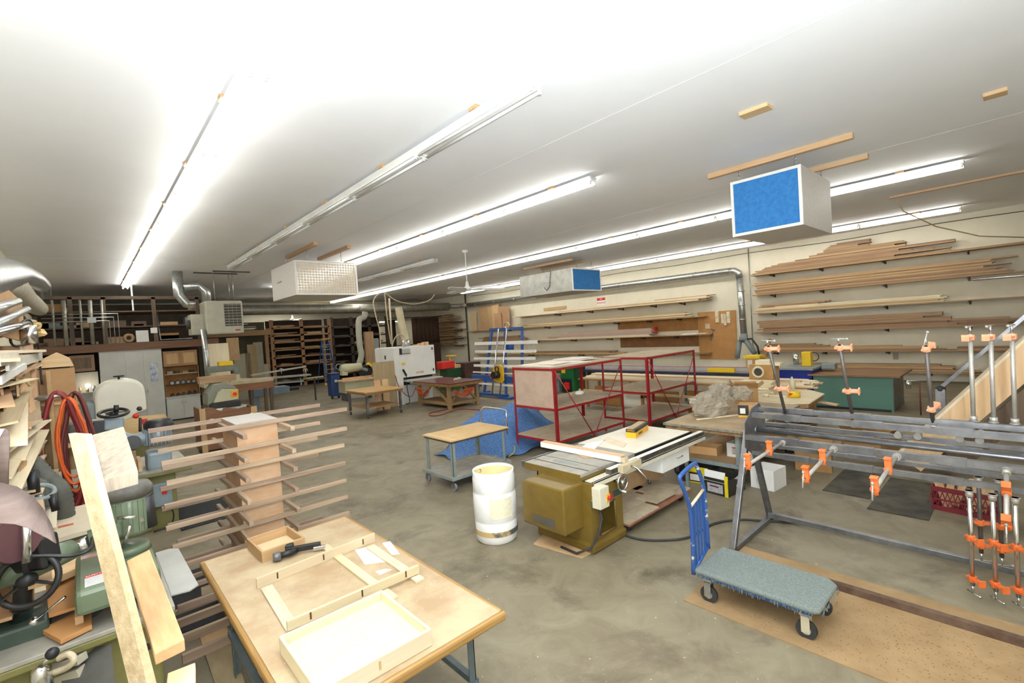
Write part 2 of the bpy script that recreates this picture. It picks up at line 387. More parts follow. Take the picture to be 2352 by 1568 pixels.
def pile(z, y0, y1, hts, m, lab, grp, x0=None, wide=.3, tilt=0):
    "hts: list of (y0, y1, thickness, x offset) from the bottom up"
    zz = z
    for (a, b, th, dx) in hts:
        xx = (x0 if x0 is not None else XR-.46)+dx
        g = G().box(xx, xx+wide*random.uniform(.8, 1.05), a, b, zz, zz+th-.004)
        mm = m[0] if isinstance(m, tuple) and random.random() < .65 else (m[1] if isinstance(m, tuple) else m)
        o = obj('lumber_board', g, mm, label=lab, cat='board', group=grp)
        zz += th
    return zz
R = random.uniform
def ragged(n, a0, a1, b0, b1, ja, jb, th=.04, jx=.03):
    out = []
    for i in range(n):
        f = i/max(1, n-1)
        out.append((a0+(a1-a0)*f+R(-ja, ja), b0+(b1-b0)*f+R(-jb, jb), th*R(.8, 1.25), R(0, jx)))
    return out
zr = [4.24, 3.40, 2.65, 1.86, 1.07]
for i, z in enumerate(zr):
    wall_shelf('%s long lumber shelf in the right-hand bank on the right wall' % ordn[i], -2.5, 7.62, z, [6.9, 5.2, 3.3, 1.2, -.8][:5], .56 if i == 0 else .5, .06 if i == 0 else .035)
bm = (walnut['y'], oak['y'])
def lab(i, tone): return '%s board in the pile on the %s shelf of the right-hand bank' % (tone, ordn[i])
g5 = 'boards on the %s shelf of the right-hand bank'
# top: a stepped pile
H1 = [(yof(2190), yof(1733)), (yof(2060), yof(1745)), (yof(2190), yof(1738)), (yof(2150), yof(1755)), (yof(2100), yof(1760)), (yof(2070), yof(1775)), (yof(2200), yof(1790)), (yof(2200), yof(1830)), (yof(2085), yof(1862)), (yof(2060), yof(1862)), (yof(2085), yof(1880)), (yof(2080), yof(1895)), (yof(2000), yof(1895)), (yof(1975), yof(1900)), (yof(2003), yof(1905)), (yof(2000), yof(1910)), (yof(2003), yof(1925))]
pile(zr[0], 0, 0, [(a, b, .047, .015*k) for k, (a, b) in enumerate(H1)], bm, lab(0, 'brown'), g5 % ordn[0])
pile(zr[1], 0, 0, ragged(4, yof(2310), yof(2310), 7.5, 7.45, .25, .1, .05)+ragged(6, yof(2300), yof(2310), 7.45, 7.45, .35, .2, .045), bm, lab(1, 'tan'), g5 % ordn[1])
pile(zr[2], 0, 0, ragged(5, yof(2165), yof(2170), 7.6, 7.5, .1, .15, .04)+[(yof(2167), yof(1780), .03, .05)], (pale['y'], oak['y']), lab(2, 'pale'), g5 % ordn[2])
pile(zr[2]+.215, 0, 0, ragged(3, yof(1870), yof(1890), 7.5, 7.3, .2, .1, .04), bm, 'brown offcut lying on top of the pale boards at the third shelf', 'brown offcuts on the third shelf', x0=XR-.35)
pile(zr[3], 0, 0, ragged(4, yof(2190), yof(2180), 7.3, 7.4, .4, .15, .04)+[(yof(2185), 7.4, .13, 0), (yof(2120), 7.45, .05, .01), (yof(2165), 7.5, .12, .02)], (walnut['y'], walnut['y']), lab(3, 'weathered brown'), g5 % ordn[3])
pile(zr[3], 0, 0, ragged(4, yof(2330), yof(2340), yof(2192), yof(2195), .2, .1, .05), (walnut['y'], walnut['y']), 'brown board lying at the right end of the fourth shelf', 'right end boards of the fourth shelf')
pile(zr[4], 0, 0, ragged(4, yof(2180), yof(2100), 7.3, 7.2, .4, .15, .045)+ragged(3, yof(1905), yof(1880), 7.2, 7.2, .2, .1, .045), bm, lab(4, 'reddish brown'), g5 % ordn[4])
pile(zr[4], 0, 0, ragged(2, yof(2330), yof(2330), yof(2195), yof(2195), .2, .1, .05), bm, 'brown board lying at the right end of the fifth shelf', 'right end boards of the fifth shelf')
wall_shelf('lowest shelf of the right-hand bank, behind the teal cabinet', -1.5, 6.6, .33, [5, 2.2, 0])
pile(.33, 0, 0, ragged(6, yof(2230), yof(2160), 6.3, 6.0, .3, .3, .045), bm, 'brown board on the lowest shelf behind the teal cabinet', 'boards on the lowest shelf')
# middle bank
zm = [3.40, 2.68, 1.86, 1.02]
wall_shelf('top shelf of the middle bank, left of the wall duct', 9.5, 22, zm[0], [10.8, 12.3, 14.2, 16.2, 18.6])
wall_shelf('second shelf of the middle bank, left of the wall duct', 9.7, 27, zm[1], [11, 12.6, 14.5, 17, 19.5, 23])
wall_shelf('third shelf of the middle bank, carrying the mouldings', 9.5, 26.5, zm[2], [11.2, 13, 15, 17.5, 20.5])
wall_shelf('fourth shelf of the middle bank, above the long fence', 9.6, 26.5, zm[3], [11.5, 14, 17, 21])
pile(zm[0], 0, 0, ragged(3, 9.9, 9.7, 21.5, 15.5, .3, 1, .045)+[(9.6, 12.9, .04, .1), (9.3, 12.2, .03, .12)], (oak['y'], pale['y']), 'thin tan strip on the top shelf of the middle bank', 'strips on the top middle shelf')
pile(zm[1], 0, 0, ragged(5, 9.9, 11, 26.5, 20, .4, 2.0, .045), (oak['y'], pale['y']), 'thin tan strip on the second shelf of the middle bank', 'strips on the second middle shelf')
mould = wood('primed_moulding', 'c9a58d', 'd8bba5', 'y', .12)
pile(zm[2], 0, 0, ragged(2, 12.6, 12.7, 19.5, 19, .2, .5, .05), pale['y'], 'pale strip under the moulding bundle on the third shelf', 'pale strips of the third middle shelf')
pile(zm[2]+.1, 0, 0, ragged(9, 12.4, 12.3, 19, 18.2, .12, .6, .035), mould, 'pinkish wood moulding in the bundle on the third middle shelf', 'moulding bundle on the third middle shelf')
pile(zm[2], 0, 0, ragged(7, 21.5, 21.6, 26, 25.5, .3, .4, .05), bm, 'brown board at the far end of the third middle shelf', 'far boards of the third middle shelf')
pile(zm[3], 0, 0, ragged(3, 14, 15, 22, 20, .6, 1, .05), bm, 'brown board on the fourth middle shelf', 'boards on the fourth middle shelf')
hb = mat('brown_hardboard', '9a6a38', 'ab7a45', rough=.75, scale=4)
obj('hardboard_panel', G().box(XR-.03, XR-.01, 10.2, 14.6, 2.05, 2.66), hb, label='brown hardboard panel fixed to the wall under the second middle shelf', cat='panel')
obj('hardboard_panel', G().box(XR-.03, XR-.01, 10.2, 14.5, 1.3, 1.82), mat('dark_hardboard', '7d5230', '8c5f3a', rough=.75), label='darker hardboard panel fixed to the wall under the third middle shelf', cat='panel')
pb = thing('pegboard', 'tan pegboard with hanging tools beside the wall duct', 'pegboard', (XR-.02, 9.25, .7))
obj('board', G().box(-.03, 0, -.75, .95, 0, 2.15), mat('tan_pegboard', 'b4834d', 'c08f58', rough=.8, scale=3), pb)
for k, (y, z, h, wd) in enumerate(((9.3, 2.35, .5, .16), (9.05, 2.3, .42, .14), (8.8, 2.3, .5, .15), (8.95, 2.2, .5, .12), (9.75, 2.1, .22, .2))):
    obj('wooden_jig', G().box(XR-.09, XR-.035, y-wd/2, y+wd/2, z, z+h).box(XR-.12, XR-.09, y-wd/3, y+wd/3, z+h*.5, z+h*.95), pale['z'], label='pale wooden jig hanging at the top of the pegboard', cat='jig', group='jigs on the pegboard', bev=.006)
fs = thing('framing_square', 'dark folding measuring gauge hanging on the pegboard', 'square', (XR-.05, 9.55, 1.55))
obj('blade', G().bar((0, .1, 0), (0, -.05, .5), .01, .06), steel, fs); obj('stock', G().bar((0, .05, .5), (0, -.12, .45), .03, .08), steel, fs)
obj('paper_notice', G().box(XR-.045, XR-.035, 8.56, 8.78, 1.4, 2.1), mat('paper_white', 'e8e6df', 'f0eee9', rough=.8), label='white paper sheet pinned at the right edge of the pegboard', cat='paper')
sm = thing('no_smoking_sign', 'small red and white smoking sign on the wall below the duct', 'sign', (XR, 15.6, 3.62))
obj('plate', G().box(-.01, 0, -.28, .28, 0, .42), mat('sign_white', 'efece6', rough=.5), sm)
redm = mat('sign_red', 'c8241c', 'd02c22', rough=.5)
obj('red_band', G().box(-.014, -.01, -.27, .27, .27, .41), redm, sm)
def text(name, s, M, size, m, parent=None, ext=.002, al='CENTER'):
    cu = bpy.data.curves.new(name, 'FONT'); cu.body = s; cu.size = size; cu.extrude = ext; cu.align_x = al; cu.align_y = 'CENTER'
    o = bpy.data.objects.new(name, cu); C.objects.link(o); bpy.context.view_layer.update()
    me = bpy.data.meshes.new_from_object(o); bpy.data.objects.remove(o); me.transform(M); me.materials.append(m)
    o = bpy.data.objects.new(name, me); C.objects.link(o)
    if parent is not None: o.parent = parent
    return o
MX = Matrix(((0,0,-1,0),(-1,0,0,0),(0,1,0,0),(0,0,0,1)))      # text facing -x, reading toward -y
MY = Matrix(((1,0,0,0),(0,0,-1,0),(0,1,0,0),(0,0,0,1)))       # text facing -y
text('lettering', 'NO', Matrix.Translation((-.014, 0, .34)) @ MX, .11, white, sm)
text('lettering', 'SMOKING', Matrix.Translation((-.012, 0, .14)) @ MX, .13, redm, sm)
obj('wood_cleat', G().box(XR-.05, XR, 18.1, 19.9, 3.62, 3.8), oak['y'], label='short tan board fixed flat on the wall above the middle shelves', cat='board')
# stacked panels on top of middle bank's left end
for k, (a, b, c, d, mm) in enumerate(((26.1, 24.7, 3.55, 4.35, mdf), (25.0, 24.4, 3.5, 4.2, oak['z']), (24.6, 23.9, 3.5, 4.5, pine['z']), (23.9, 22.8, 3.45, 4.2, mdf), (26.8, 26.3, 3.5, 4.1, pine['z']), (24.2, 23.5, 3.4, 3.8, mdf))):
    cy = (a+b)/2; hh = (d-c)
    o = obj('plywood_sheet', G().box(-.02, .02, -(a-b)/2, (a-b)/2, 0, hh), mm, label='plywood piece leaning on the wall at the far end of the middle shelves', cat='panel', loc=(XR-.12-.045*k, cy, 2.72+(.1 if k == 1 else 0)), group='panels leaning above the panel saw')
    o.scale.z = (d-2.75)/hh; o.rotation_euler = (R(-.1, .1), -.04, 0)
obj('hanging_strip', G().box(-.02, .02, -.06, .06, 0, 1.7), walnut['z'], label='brown strip leaning on the wall left of the right-hand bank', cat='board', loc=(XR-.85, 7.45, .0)).rotation_euler = (.35, 0, 0)
obj('silver_tube', G().cyl((20.35, -2, 3.22), (20.35, yof(2237), 3.25), .035), chrome, label='silver conduit tube clipped below the second shelf', cat='tube')
obj('outlet', G().box(XR-.03, XR, 3.05, 3.2, .72, .95), mat('outlet_tan', 'a89c84', rough=.5), label='tan outlet box on the right wall under the fifth shelf', cat='outlet', bev=.005)
# ================= ducts =================
def duct(name, label, pts, r, m=galv, seams=1.5, cat='duct', parent=None):
    g = G().tube(pts, r, 18, caps=True)
    if seams:
        for a, b in zip(pts[:-1], pts[1:]):
            a = Vector(a); b = Vector(b); L = (b-a).length; rr = r if not isinstance(r, list) else r[0]; k = seams
            while k < L:
                c = a+(b-a)*(k/L); t = (b-a).normalized()*.02; g.tube([c-t, c+t], [rr*1.04, rr*1.04], 18); k += seams
    return obj(name, g, m, parent, label=label, cat=cat)
dusty = mat('dusty_galvanised_duct', '8d8b80', 'aaa79a', rough=.45, metal=.6, scale=3)
duct('ceiling_duct', 'large dusty galvanised main duct crossing the rear of the shop', [(-1.0, 28, 4.55), (8, 28, 4.52), (14, 28, 4.52), (19.6, 28, 4.55)], .27, dusty, 2.4)
bend = [(19.6, 28, 4.57), (20.2, 27.9, 4.57), (20.5, 27.5, 4.57), (20.55, 27, 4.57)]
wd = thing('wall_duct', 'galvanised duct running along the right wall and dropping past the pegboard', 'duct', (20.6, 8.2, 1.2))
o0 = V(20.6, 8.2, 1.2)
def sub(l): return [tuple(Vector(p)-o0) for p in l]
obj('bend', G().tube(sub(bend), .15, 16), dusty, wd)
gg = G().tube(sub([(20.58, 27, 4.57), (20.58, 8.5, 4.52)]), .14, 16)
for y in range(10, 27, 2): gg.tube(sub([(20.58, y, 4.53), (20.58, y+.06, 4.53)]), .15, 16)
obj('horizontal_run', gg, galv, wd)
obj('elbow', G().tube(sub([(20.58, 8.5, 4.52), (20.58, 8.3, 4.5), (20.6, 8.16, 4.4), (20.6, 8.12, 4.2)]), .145, 16), galv, wd)
gg = G().tube(sub([(20.6, 8.12, 4.2), (20.6, 8.05, 1.75)]), .13, 16)
for z in (2.4, 3.0, 3.6): gg.tube(sub([(20.6, 8.08, z), (20.6, 8.08, z+.05)]), .14, 16)
obj('drop', gg, galv, wd)
obj('branch_fitting', G().tube(sub([(20.6, 8.05, 1.8), (20.5, 8.05, 1.5)]), [.14, .19], 16).tube(sub([(20.5, 8.2, 1.55), (20.4, 8.3, .8)]), .1, 14).tube(sub([(20.5, 7.95, 1.55), (20.3, 7.55, 1.0)]), [.12, .09], 14), greymetal, wd)
obj('black_hose', G().tube(sub([(20.4, 7.85, 1.6), (20.2, 7.6, 1.62), (20.1, 7.35, 1.3), (20.1, 7.3, .9)]), .035, 8), black, wd)
obj('conduit', G().cyl((XR-.04, 7.85, .9), (XR-.04, 7.85, H), .02), galv, label='thin conduit rising on the wall beside the duct drop', cat='pipe')
obj('wall_pipe', G().cyl((XR-.08, 27.7, 0), (XR-.08, 27.7, H), .055), brk, label='dark vertical pipe at the far end of the right wall', cat='pipe')
obj('wall_cable', G().tube([(XR-.02, y, 5.18+.03*math.sin(y)) for y in range(-2, 28)], .012, 5), brk, label='thin dark cable along the top of the right wall', cat='cable')
obj('air_hose', G().tube([P(2060, 458, X=15.55), P(2075, 485, X=15.9), P(2150, 520, X=17), P(2250, 542, X=18.2), P(2352, 545, X=19)], .014, 6), mat('tan_hose', 'b5a075', 'bba77e', rough=.6), label='tan air hose swagged from the ceiling board to the right wall', cat='hose')
# big silver elbow + flexible duct at the left wall
el = [P(-420, 700, X=-.62), P(0, 630, X=-.66), P(40, 628, X=-.72), P(75, 640, X=-.72), P(95, 655, X=-.72), P(98, 678, X=-.72)]
foil = mat('silver_foil_duct', 'a3a5a6', 'c9cacb', rough=.28, metal=.9, scale=8, bump=.6)
obj('foil_duct_elbow', G().tube([el[0], (el[0]+el[1])/2, el[1], el[2], el[3], el[4], el[5]], [.2, .2, .21, .2, .2, .2, .19], 12), foil, label='crinkled silver duct elbow high on the left wall', cat='duct')
fl = [P(-300, 560, X=-.6), P(20, 655, X=-.75), P(60, 690, X=-.85), P(95, 712, X=-.95)]
gf = []
rs = []
for i in range(len(fl)-1):
    for k in range(10):
        gf.append(fl[i].lerp(fl[i+1], k/10)); rs.append(.2*(1.0 if k % 2 else .93)+.015*i)
obj('flexible_duct', G().tube(gf, rs, 16), mat('canvas_duct', 'a09a88', 'b3ad9b', rough=.85, scale=5), label='ribbed canvas duct joining the main duct above the scrap rack', cat='duct')
obj('thin_pipe', G().tube([(-.6, 22, 4.12), (3.1, 22, 4.12)], .03, 8), dusty, label='thin pipe with sawdust running to the unit heater', cat='pipe')
obj('strut_hanger', G().box(1.45, 1.5, 21.98, 22.02, 4.15, H), galv, label='perforated strut hanging from ceiling to the thin pipe', cat='strut')
obj('pipe_loop', G().tube([(2.15, 21.9, 4.08), (2.2, 21.9, 3.05), (3.2, 21.9, 3.05)], .025, 8), galv, label='bent conduit loop left of the unit heater', cat='pipe')
# ================= unit heater =================
uh = thing('unit_heater', 'grey gas unit heater with louvres hanging at the rear left', 'heater', (3.85, 19.8, 3.1))
hm = mat('heater_grey', 'aaa794', 'b5b2a0', rough=.45, scale=4)
obj('housing', G().box(-.55, .62, -.3, .8, 0, 1.2), hm, uh, bev=.05)
obj('outlet_recess', G().box(.02, .56, -.305, -.29, .28, 1.08), brk, uh)
for k in range(8): obj('louvre', G().bar((.02, -.33, .33+k*.1), (.56, -.33, .33+k*.1), .05, .012, up=(0, .4, 1)), hm, uh)
obj('grille_bars', G().box(.02,.56,-.31,-.306,.5,.51).box(.15,.16,-.312,-.304,.28,1.08).box(.28,.29,-.312,-.304,.28,1.08).box(.41,.42,-.312,-.304,.28,1.08), hm, uh)
obj('burner_box', G().box(-.95, -.55, .1, .75, .02, .75), hm, uh, bev=.02)
obj('motor', G().lathe([(0,0),(.16,0),(.16,.1),(0,.12)], (-.95, .3, .4), (-1,0,0), 16), brk, uh)
obj('badge', G().box(.33, .5, -.305, -.3, .1, .15), mat('red_badge', 'a5443a', rough=.4), uh)
fp = [(-1.15, .3, 2.3), (-1.15, .3, 1.7), (-.8, .3, 1.3), (-.5, .3, 1.15)]
obj('flue', G().tube([(-1.2, .4, 2.3), (-1.2, .4, 1.45), (-1.0, .4, 1.15), (-.75, .4, 1.1)], .16, 14), galv, uh)
obj('flue_elbow', G().tube([(-1.05, .4, 1.72), (-.6, .4, 1.82), (-.38, .4, 1.6), (-.38, .4, 1.18)], .155, 14), galv, uh)
for (x, y) in ((-.2, -.1), (.4, .5), (.4, -.1)): obj('hanger_rod', G().cyl((x, y, 1.19), (x, y, 2.28), .012, n=6), galv, uh)
obj('mounting_rail', G().box(-.7, .7, .45, .52, 2.26, 2.3), brk, uh); obj('mounting_rail', G().box(-.2, 1.0, -.14, -.07, 2.26, 2.3), brk, uh)
vp = duct('drop_duct', 'silver dust duct standing right of the white cabinets', [(3.2, 19.6, 3.3), (3.25, 19.6, 1.0)], .085, galv, .7)
# ================= foreground work table =================
lam = mat('worn_tan_laminate', 'a18767', 'b5a384', rough=.5, scale=2.2, lo=.38, hi=.6)
ochre = wood('ochre_worn_edge', '94692f', 'b3853f', 'x', 0, coat=.1); ochre_y = wood('ochre_worn_edge', '94692f', 'b3853f', 'y', 0, coat=.1)
TZ = .86
ft = thing('work_table', 'large tan work table in the foreground with rounded ochre wood edge', 'table', (1.22, 3.42, 0))
tx0, tx1, ty0, ty1 = -.62, .62, -1.2, 1.2
obj('tabletop', G().box(tx0+.03, tx1-.03, ty0+.03, ty1-.03, TZ-.04, TZ), lam, ft)
for (a, b, c, d, mm) in ((tx0, tx1, ty0, ty0+.035, ochre), (tx0, tx1, ty1-.035, ty1, ochre), (tx0, tx0+.035, ty0+.035, ty1-.035, ochre_y), (tx1-.035, tx1, ty0+.035, ty1-.035, ochre_y)):
    obj('edge_band', G().box(a, b, c, d, TZ-.055, TZ+.001), mm, ft, bev=.015)
bl = mat('blue_grey_steel', '5f6b72', '707c82', rough=.45, metal=.3)
for sx in (-.5, .5):
    for sy in (-1.0, .85):
        obj('leg', G().angle((sx, sy, 0), (sx, sy, TZ-.055), .05, .006, (1 if sx < 0 else -1, 0, 0), (0, 1 if sy < 0 else -1, 0)), bl, ft)
    obj('side_rail', G().box(sx-.02, sx+.02, -1.0, .85, .35, .39), bl, ft)
obj('end_rail', G().box(-.5, .5, .83, .87, .35, .39), bl, ft); obj('end_rail', G().box(-.5, .5, -1.02, -.98, .35, .39), bl, ft)
# small drawer box
db = thing('drawer_box', 'small empty wooden drawer on the far corner of the foreground table', 'drawer box', (1.12, 4.38, TZ), 0.04)
dbm = wood('aged_box_wood', 'b08452', 'c59b67', 'x', 0); dbm2 = wood('aged_box_wood', 'a87d4d', 'c0965f', 'y', 0)
obj('side', G().box(-.17, .17, -.2, -.182, 0, .09), dbm, db, bev=.002); obj('side', G().box(-.17, .17, .182, .2, 0, .09), dbm, db, bev=.002)
obj('side', G().box(-.17, -.152, -.182, .182, 0, .09), dbm2, db, bev=.002); obj('side', G().box(.152, .17, -.182, .182, 0, .09), dbm2, db, bev=.002)
obj('bottom', G().box(-.15, .15, -.18, .18, .003, .012), mat('dusty_box_bottom', 'c3aa84', 'd3bf9c', rough=.8), db)
# tray with rounded rim and divider (large pale drawer)
def zq(pts, z): return [P(x, y, Z=z) for x, y in pts]
tr = thing('drawer_tray', 'large shallow pale maple drawer lying in front on the table', 'drawer tray', (1.03, 2.62, TZ))
TX0, TX1, TY0, TY1 = -.315, .315, -.33, .265
pm = wood('maple_tray', 'cdbc98', 'd8caab', 'x', 0); pm2 = wood('maple_tray', 'e2cfa2', 'ecddb6', 'y', 0)
obj('side', G().box(TX0, TX1, TY0, TY0+.016, 0, .1), pm, tr, bev=.006); obj('side', G().box(TX0, TX1, TY1-.016, TY1, 0, .1), pm, tr, bev=.006)
obj('side', G().box(TX0, TX0+.016, TY0+.014, TY1-.014, 0, .1), pm2, tr, bev=.006); obj('side', G().box(TX1-.016, TX1, TY0+.014, TY1-.014, 0, .1), pm2, tr, bev=.006)
obj('bottom', G().box(TX0+.015, TX1-.015, TY0+.015, TY1-.015, .03, .042), mat('maple_plywood_bottom', 'cbbd9f', 'd3c6aa', rough=.5, scale=3, stretch=(1, 9, 1)), tr)
pen = mat('pencil_line', '9b8b6d', rough=.9)
obj('pencil_mark', G().torus((.02, -.02, .0423), (0,0,1), .05, .0008, 20, 4, 30, 330), pen, tr)
slot = mat('pocket_hole_shadow', '4a3320', '5d4027', rough=.9)
obj('pocket_hole', G().cb((.0, TY0-.0005, .055), (.014, .002, .045)), mat('pocket_groove', 'b79a6b', rough=.8), tr)
obj('pocket_hole', G().cb((-.22, TY0-.0005, .055), (.014, .002, .045)), mat('pocket_groove', 'b79a6b'), tr)
# face frame: two rails on edge, three stiles flat
fr = thing('face_frame', 'unfinished pale wooden frame with pocket holes lying on the table', 'frame', (.9, 3.35, TZ))
fo = V(.9, 3.35, TZ)
px_ = {a: wood('frame_poplar', 'c4ae84', 'd0bd98', a, .05) for a in 'xy'}
def railbar(name, a, b, w, h, m, par, off, bev=.002):
    return obj(name, G().bar(Vector(a)-off, Vector(b)-off, w, h), m, par, bev=bev)
r1a, r1b = P(590, 1352, Z=TZ), P(861, 1243, Z=TZ)
r2a, r2b = P(660, 1450, Z=TZ+.02), P(962, 1316, Z=TZ+.02)
up = V(0, 0, .038)
railbar('rail', r1a+up, r1b+up, .02, .075, px_['x'], fr, fo)
railbar('rail', r2a+up*.75+V(0,0,.005), r2b+up*.75+V(0,0,.005), .024, .06, px_['x'], fr, fo)
def stile(a, b, w, m, h=.018, z=TZ+.009):
    return railbar('stile', V(a.x, a.y, z), V(b.x, b.y, z), w, h, m, fr, fo)
greyed = mat('weathered_pale_wood', 'b8a98f', 'cfc1a6', rough=.6, scale=4, stretch=(9, 1, 9))
stile(P(612, 1345, Z=TZ+.02), P(672, 1440, Z=TZ+.02), .075, greyed)
stile(P(772, 1272, Z=TZ+.02), P(905, 1372, Z=TZ+.02), .065, px_['y'])
stile(P(760, 1263, Z=TZ+.02), P(745, 1250, Z=TZ+.02), .06, px_['y'])
stile(P(850, 1252, Z=TZ+.02), P(965, 1330, Z=TZ+.02), .07, greyed)
for t_, (q0, q1) in enumerate(((r1a, r1b), (r2a, r2b))):
    d = (q1-q0); n = V(d.y, -d.x, 0).normalized()
    for f in (.15, .52, .88):
        c = q0+d*f+V(0, 0, .042 if t_ == 0 else .04)+n*(.0105 if t_ == 0 else .0125)-fo
        obj('pocket_hole', G().bar(c+V(0,0,-.022), c+V(0,0,.022), .003, .011, up=d), slot, fr)
# paper cards
pw = mat('paper_white', 'e8e6df')
for k, (q, lab) in enumerate(((((815, 1262), (862, 1253), (888, 1290), (838, 1296)), 'white card under the frame, near the nailer'), (((878, 1247), (896, 1243), (918, 1272), (900, 1274)), 'white card sticking out beyond the right stile of the frame'), (((862, 1312), (885, 1306), (900, 1308), (872, 1320)), 'torn white paper scrap inside the frame'))):
    obj('paper_card', G().slab(zq(q, TZ), (0,0,.0015)), pw, label=lab, cat='paper')
# nail gun
ng = thing('nail_gun', 'black and grey pneumatic nail gun lying beside the small drawer', 'nail gun', (0, 0, TZ)); g0 = P(690, 1275, Z=TZ); ng.location = g0
nx = (P(740, 1262, Z=TZ)-P(655, 1285, Z=TZ)).normalized(); ny = V(-nx.y, nx.x, 0)
def L2(a, b, z): return nx*a+ny*b+V(0, 0, z)
gm = mat('gunmetal_grey', '5c5c5e', '707071', rough=.35, metal=.3)
obj('cylinder_cap', G().lathe([(0,0),(.03,0),(.036,.02),(.036,.05),(.028,.06),(0,.062)], L2(-.2, 0, .04), L2(1,0,0)), gm, ng)
obj('handle', G().tube([L2(-.15, 0, .04), L2(-.09, 0, .042), L2(-.02, .02, .04)], [.026, .024, .02], 10), black, ng)
obj('magazine', G().bar(L2(-.1, .06, .045), L2(.16, .0, .045), .035, .045), black, ng, bev=.004)
obj('nose', G().bar(L2(.1, -.01, .03), L2(.19, -.03, .03), .03, .03), chrome, ng, bev=.004)
obj('head', G().bar(L2(-.1, .09, .05), L2(-.04, .075, .05), .06, .07), black, ng, bev=.01)
# ================= drying rack =================
dr = thing('drying_rack', 'tall wooden drying rack with a plywood column and many horizontal arms', 'drying rack', (1.315, 5.85, 0))
ply = mat('blotchy_fir_plywood', 'ab8058', 'c2a485', rough=.6, scale=2.2, stretch=(1, 1, 2.5), lo=.3, hi=.7)
obj('column', G().box(-.195, .195, -.34, .34, .08, 1.79), ply, dr)
obj('column_cap', G().box(-.2, .2, -.345, .345, 1.79, 1.805), mat('white_board_cap', 'a9a49d', 'b5b0a9', rough=.6), dr)
arm = {a: wood('rack_arm', '93765c', 'b8997c', a, .25) for a in 'xy'}
lv = [(345, 1009, 796, 942), (370, 1063, 796, 985), (382, 1108, 790, 1023), (377, 1162, 793, 1064), (381, 1213, 795, 1104), (396, 1257, 798, 1140), (421, 1296, 802, 1179)]
for k in range(9):
    z = 1.765-.204*k if k else 1.765
    if k < 7:
        a = P(lv[k][0], lv[k][1], Y=5.49); b = P(lv[k][2], lv[k][3], Y=5.49); x0, x1, z = a.x-1.315, b.x-1.315, (a.z+b.z)/2
    else: x0, x1 = -.9, .9; z = z - .005
    obj('arm', G().box(x0, x1, -.38, -.34, z-.022, z+.022), arm['x'], dr, bev=.004)
    obj('arm', G().box(x0+.04, x1-.05, .34, .38, z-.022, z+.022), arm['x'], dr, bev=.004)
    for sx in (-.218, .218):
        obj('cross_arm', G().box(sx-.02, sx+.02, -.78, .8, z-.068, z-.024), arm['y'], dr, bev=.004)
obj('base', G().box(-.45, .45, -.45, .45, .0, .08), rackwood['x'], dr)
mesh_mat = mat('black_mesh_mat', '232425', '37383a', rough=.9, scale=60)
obj('rubber_mat', G().box(.5, .98, 5.3, 6.7, 0, .012), mesh_mat, label='black mesh rubber mat on the floor left of the drying rack foot', cat='mat')
fm = thing('rubber_mat', 'black slatted mat showing between the drying rack arms near the switch box', 'mat', (1.35, 8.9, 0))
g = G()
for k in range(20): g.box(-.45, .45, -.6+k*.06, -.56+k*.06, 0, .015)
g.box(-.45, -.42, -.6, .58, 0, .014).box(.42, .45, -.6, .58, 0, .014); obj('slats', g, mesh_mat, fm)
# ================= table saw =================
gold = mat('olive_gold_enamel', '69531f', '776128', rough=.4, scale=3, coat=.15)
gold_d = mat('worn_gold_enamel', '66502a', 'ad9c74', rough=.5, scale=7, lo=.55, hi=.72)
ts = thing('table_saw', 'olive-gold cabinet table saw with extension table and white-faced fence', 'table saw', (4.45, 3.95, 0))
to = V(4.45, 3.95, 0)
def B_(x0, x1, y0, y1, z0, z1): return G().box(x0-to.x, x1-to.x, y0-to.y, y1-to.y, z0, z1)
# base casting with window
g = G(); X0, X1, Y0, Y1 = 4.14, 4.74, 3.38, 4.25
obj('plinth', B_(X0-.03, X1+.03, Y0-.03, Y1, 0, .11), gold, ts, bev=.03)
obj('cabinet_side', B_(X0, X0+.02, Y0+.02, Y1-.03, .11, .8), gold, ts); obj('cabinet_side', B_(X1-.02, X1, Y0+.02, Y1-.03, .11, .8), gold, ts)
obj('cabinet_back', B_(X0, X1, Y1-.05, Y1-.03, .11, .8), gold, ts)
obj('cabinet_front', B_(X0, X0+.14, Y0, Y0+.02, .11, .8).box(X1-.16-to.x, X1-to.x, Y0-to.y, Y0+.02-to.y, .11, .8).box(X0+.14-to.x, X1-.16-to.x, Y0-to.y, Y0+.02-to.y, .11, .17).box(X0+.14-to.x, X1-.16-to.x, Y0-to.y, Y0+.02-to.y, .50, .8), gold, ts)
fg_ = G()
for z in (.17, .5): fg_.cyl((X0+.14-to.x, Y0-.005-to.y, z), (X1-.16-to.x, Y0-.005-to.y, z), .012, n=8)
for x in (X0+.14, X1-.16): fg_.cyl((x-to.x, Y0-.005-to.y, .17), (x-to.x, Y0-.005-to.y, .5), .012, n=8)
obj('opening_rim', fg_, gold_d, ts)
obj('name_band', B_(X0, X1, Y0-.004, Y0, .53, .605), mat('dark_green_band', '2f4a3a', rough=.4), ts)
obj('trim_strip', B_(X0, X1, Y0-.006, Y0-.003, .605, .615), chrome, ts); obj('trim_strip', B_(X0, X1, Y0-.006, Y0-.003, .52, .53), chrome, ts)
obj('name_plate', B_(4.3, 4.56, Y0-.008, Y0-.004, .535, .6), mat('plate_red', '9d2c2b', rough=.4), ts)
text('lettering', 'POWERMATIC', Matrix.Translation((4.43-to.x, Y0-.009-to.y, .568)) @ MY, .036, chrome, ts, .001)
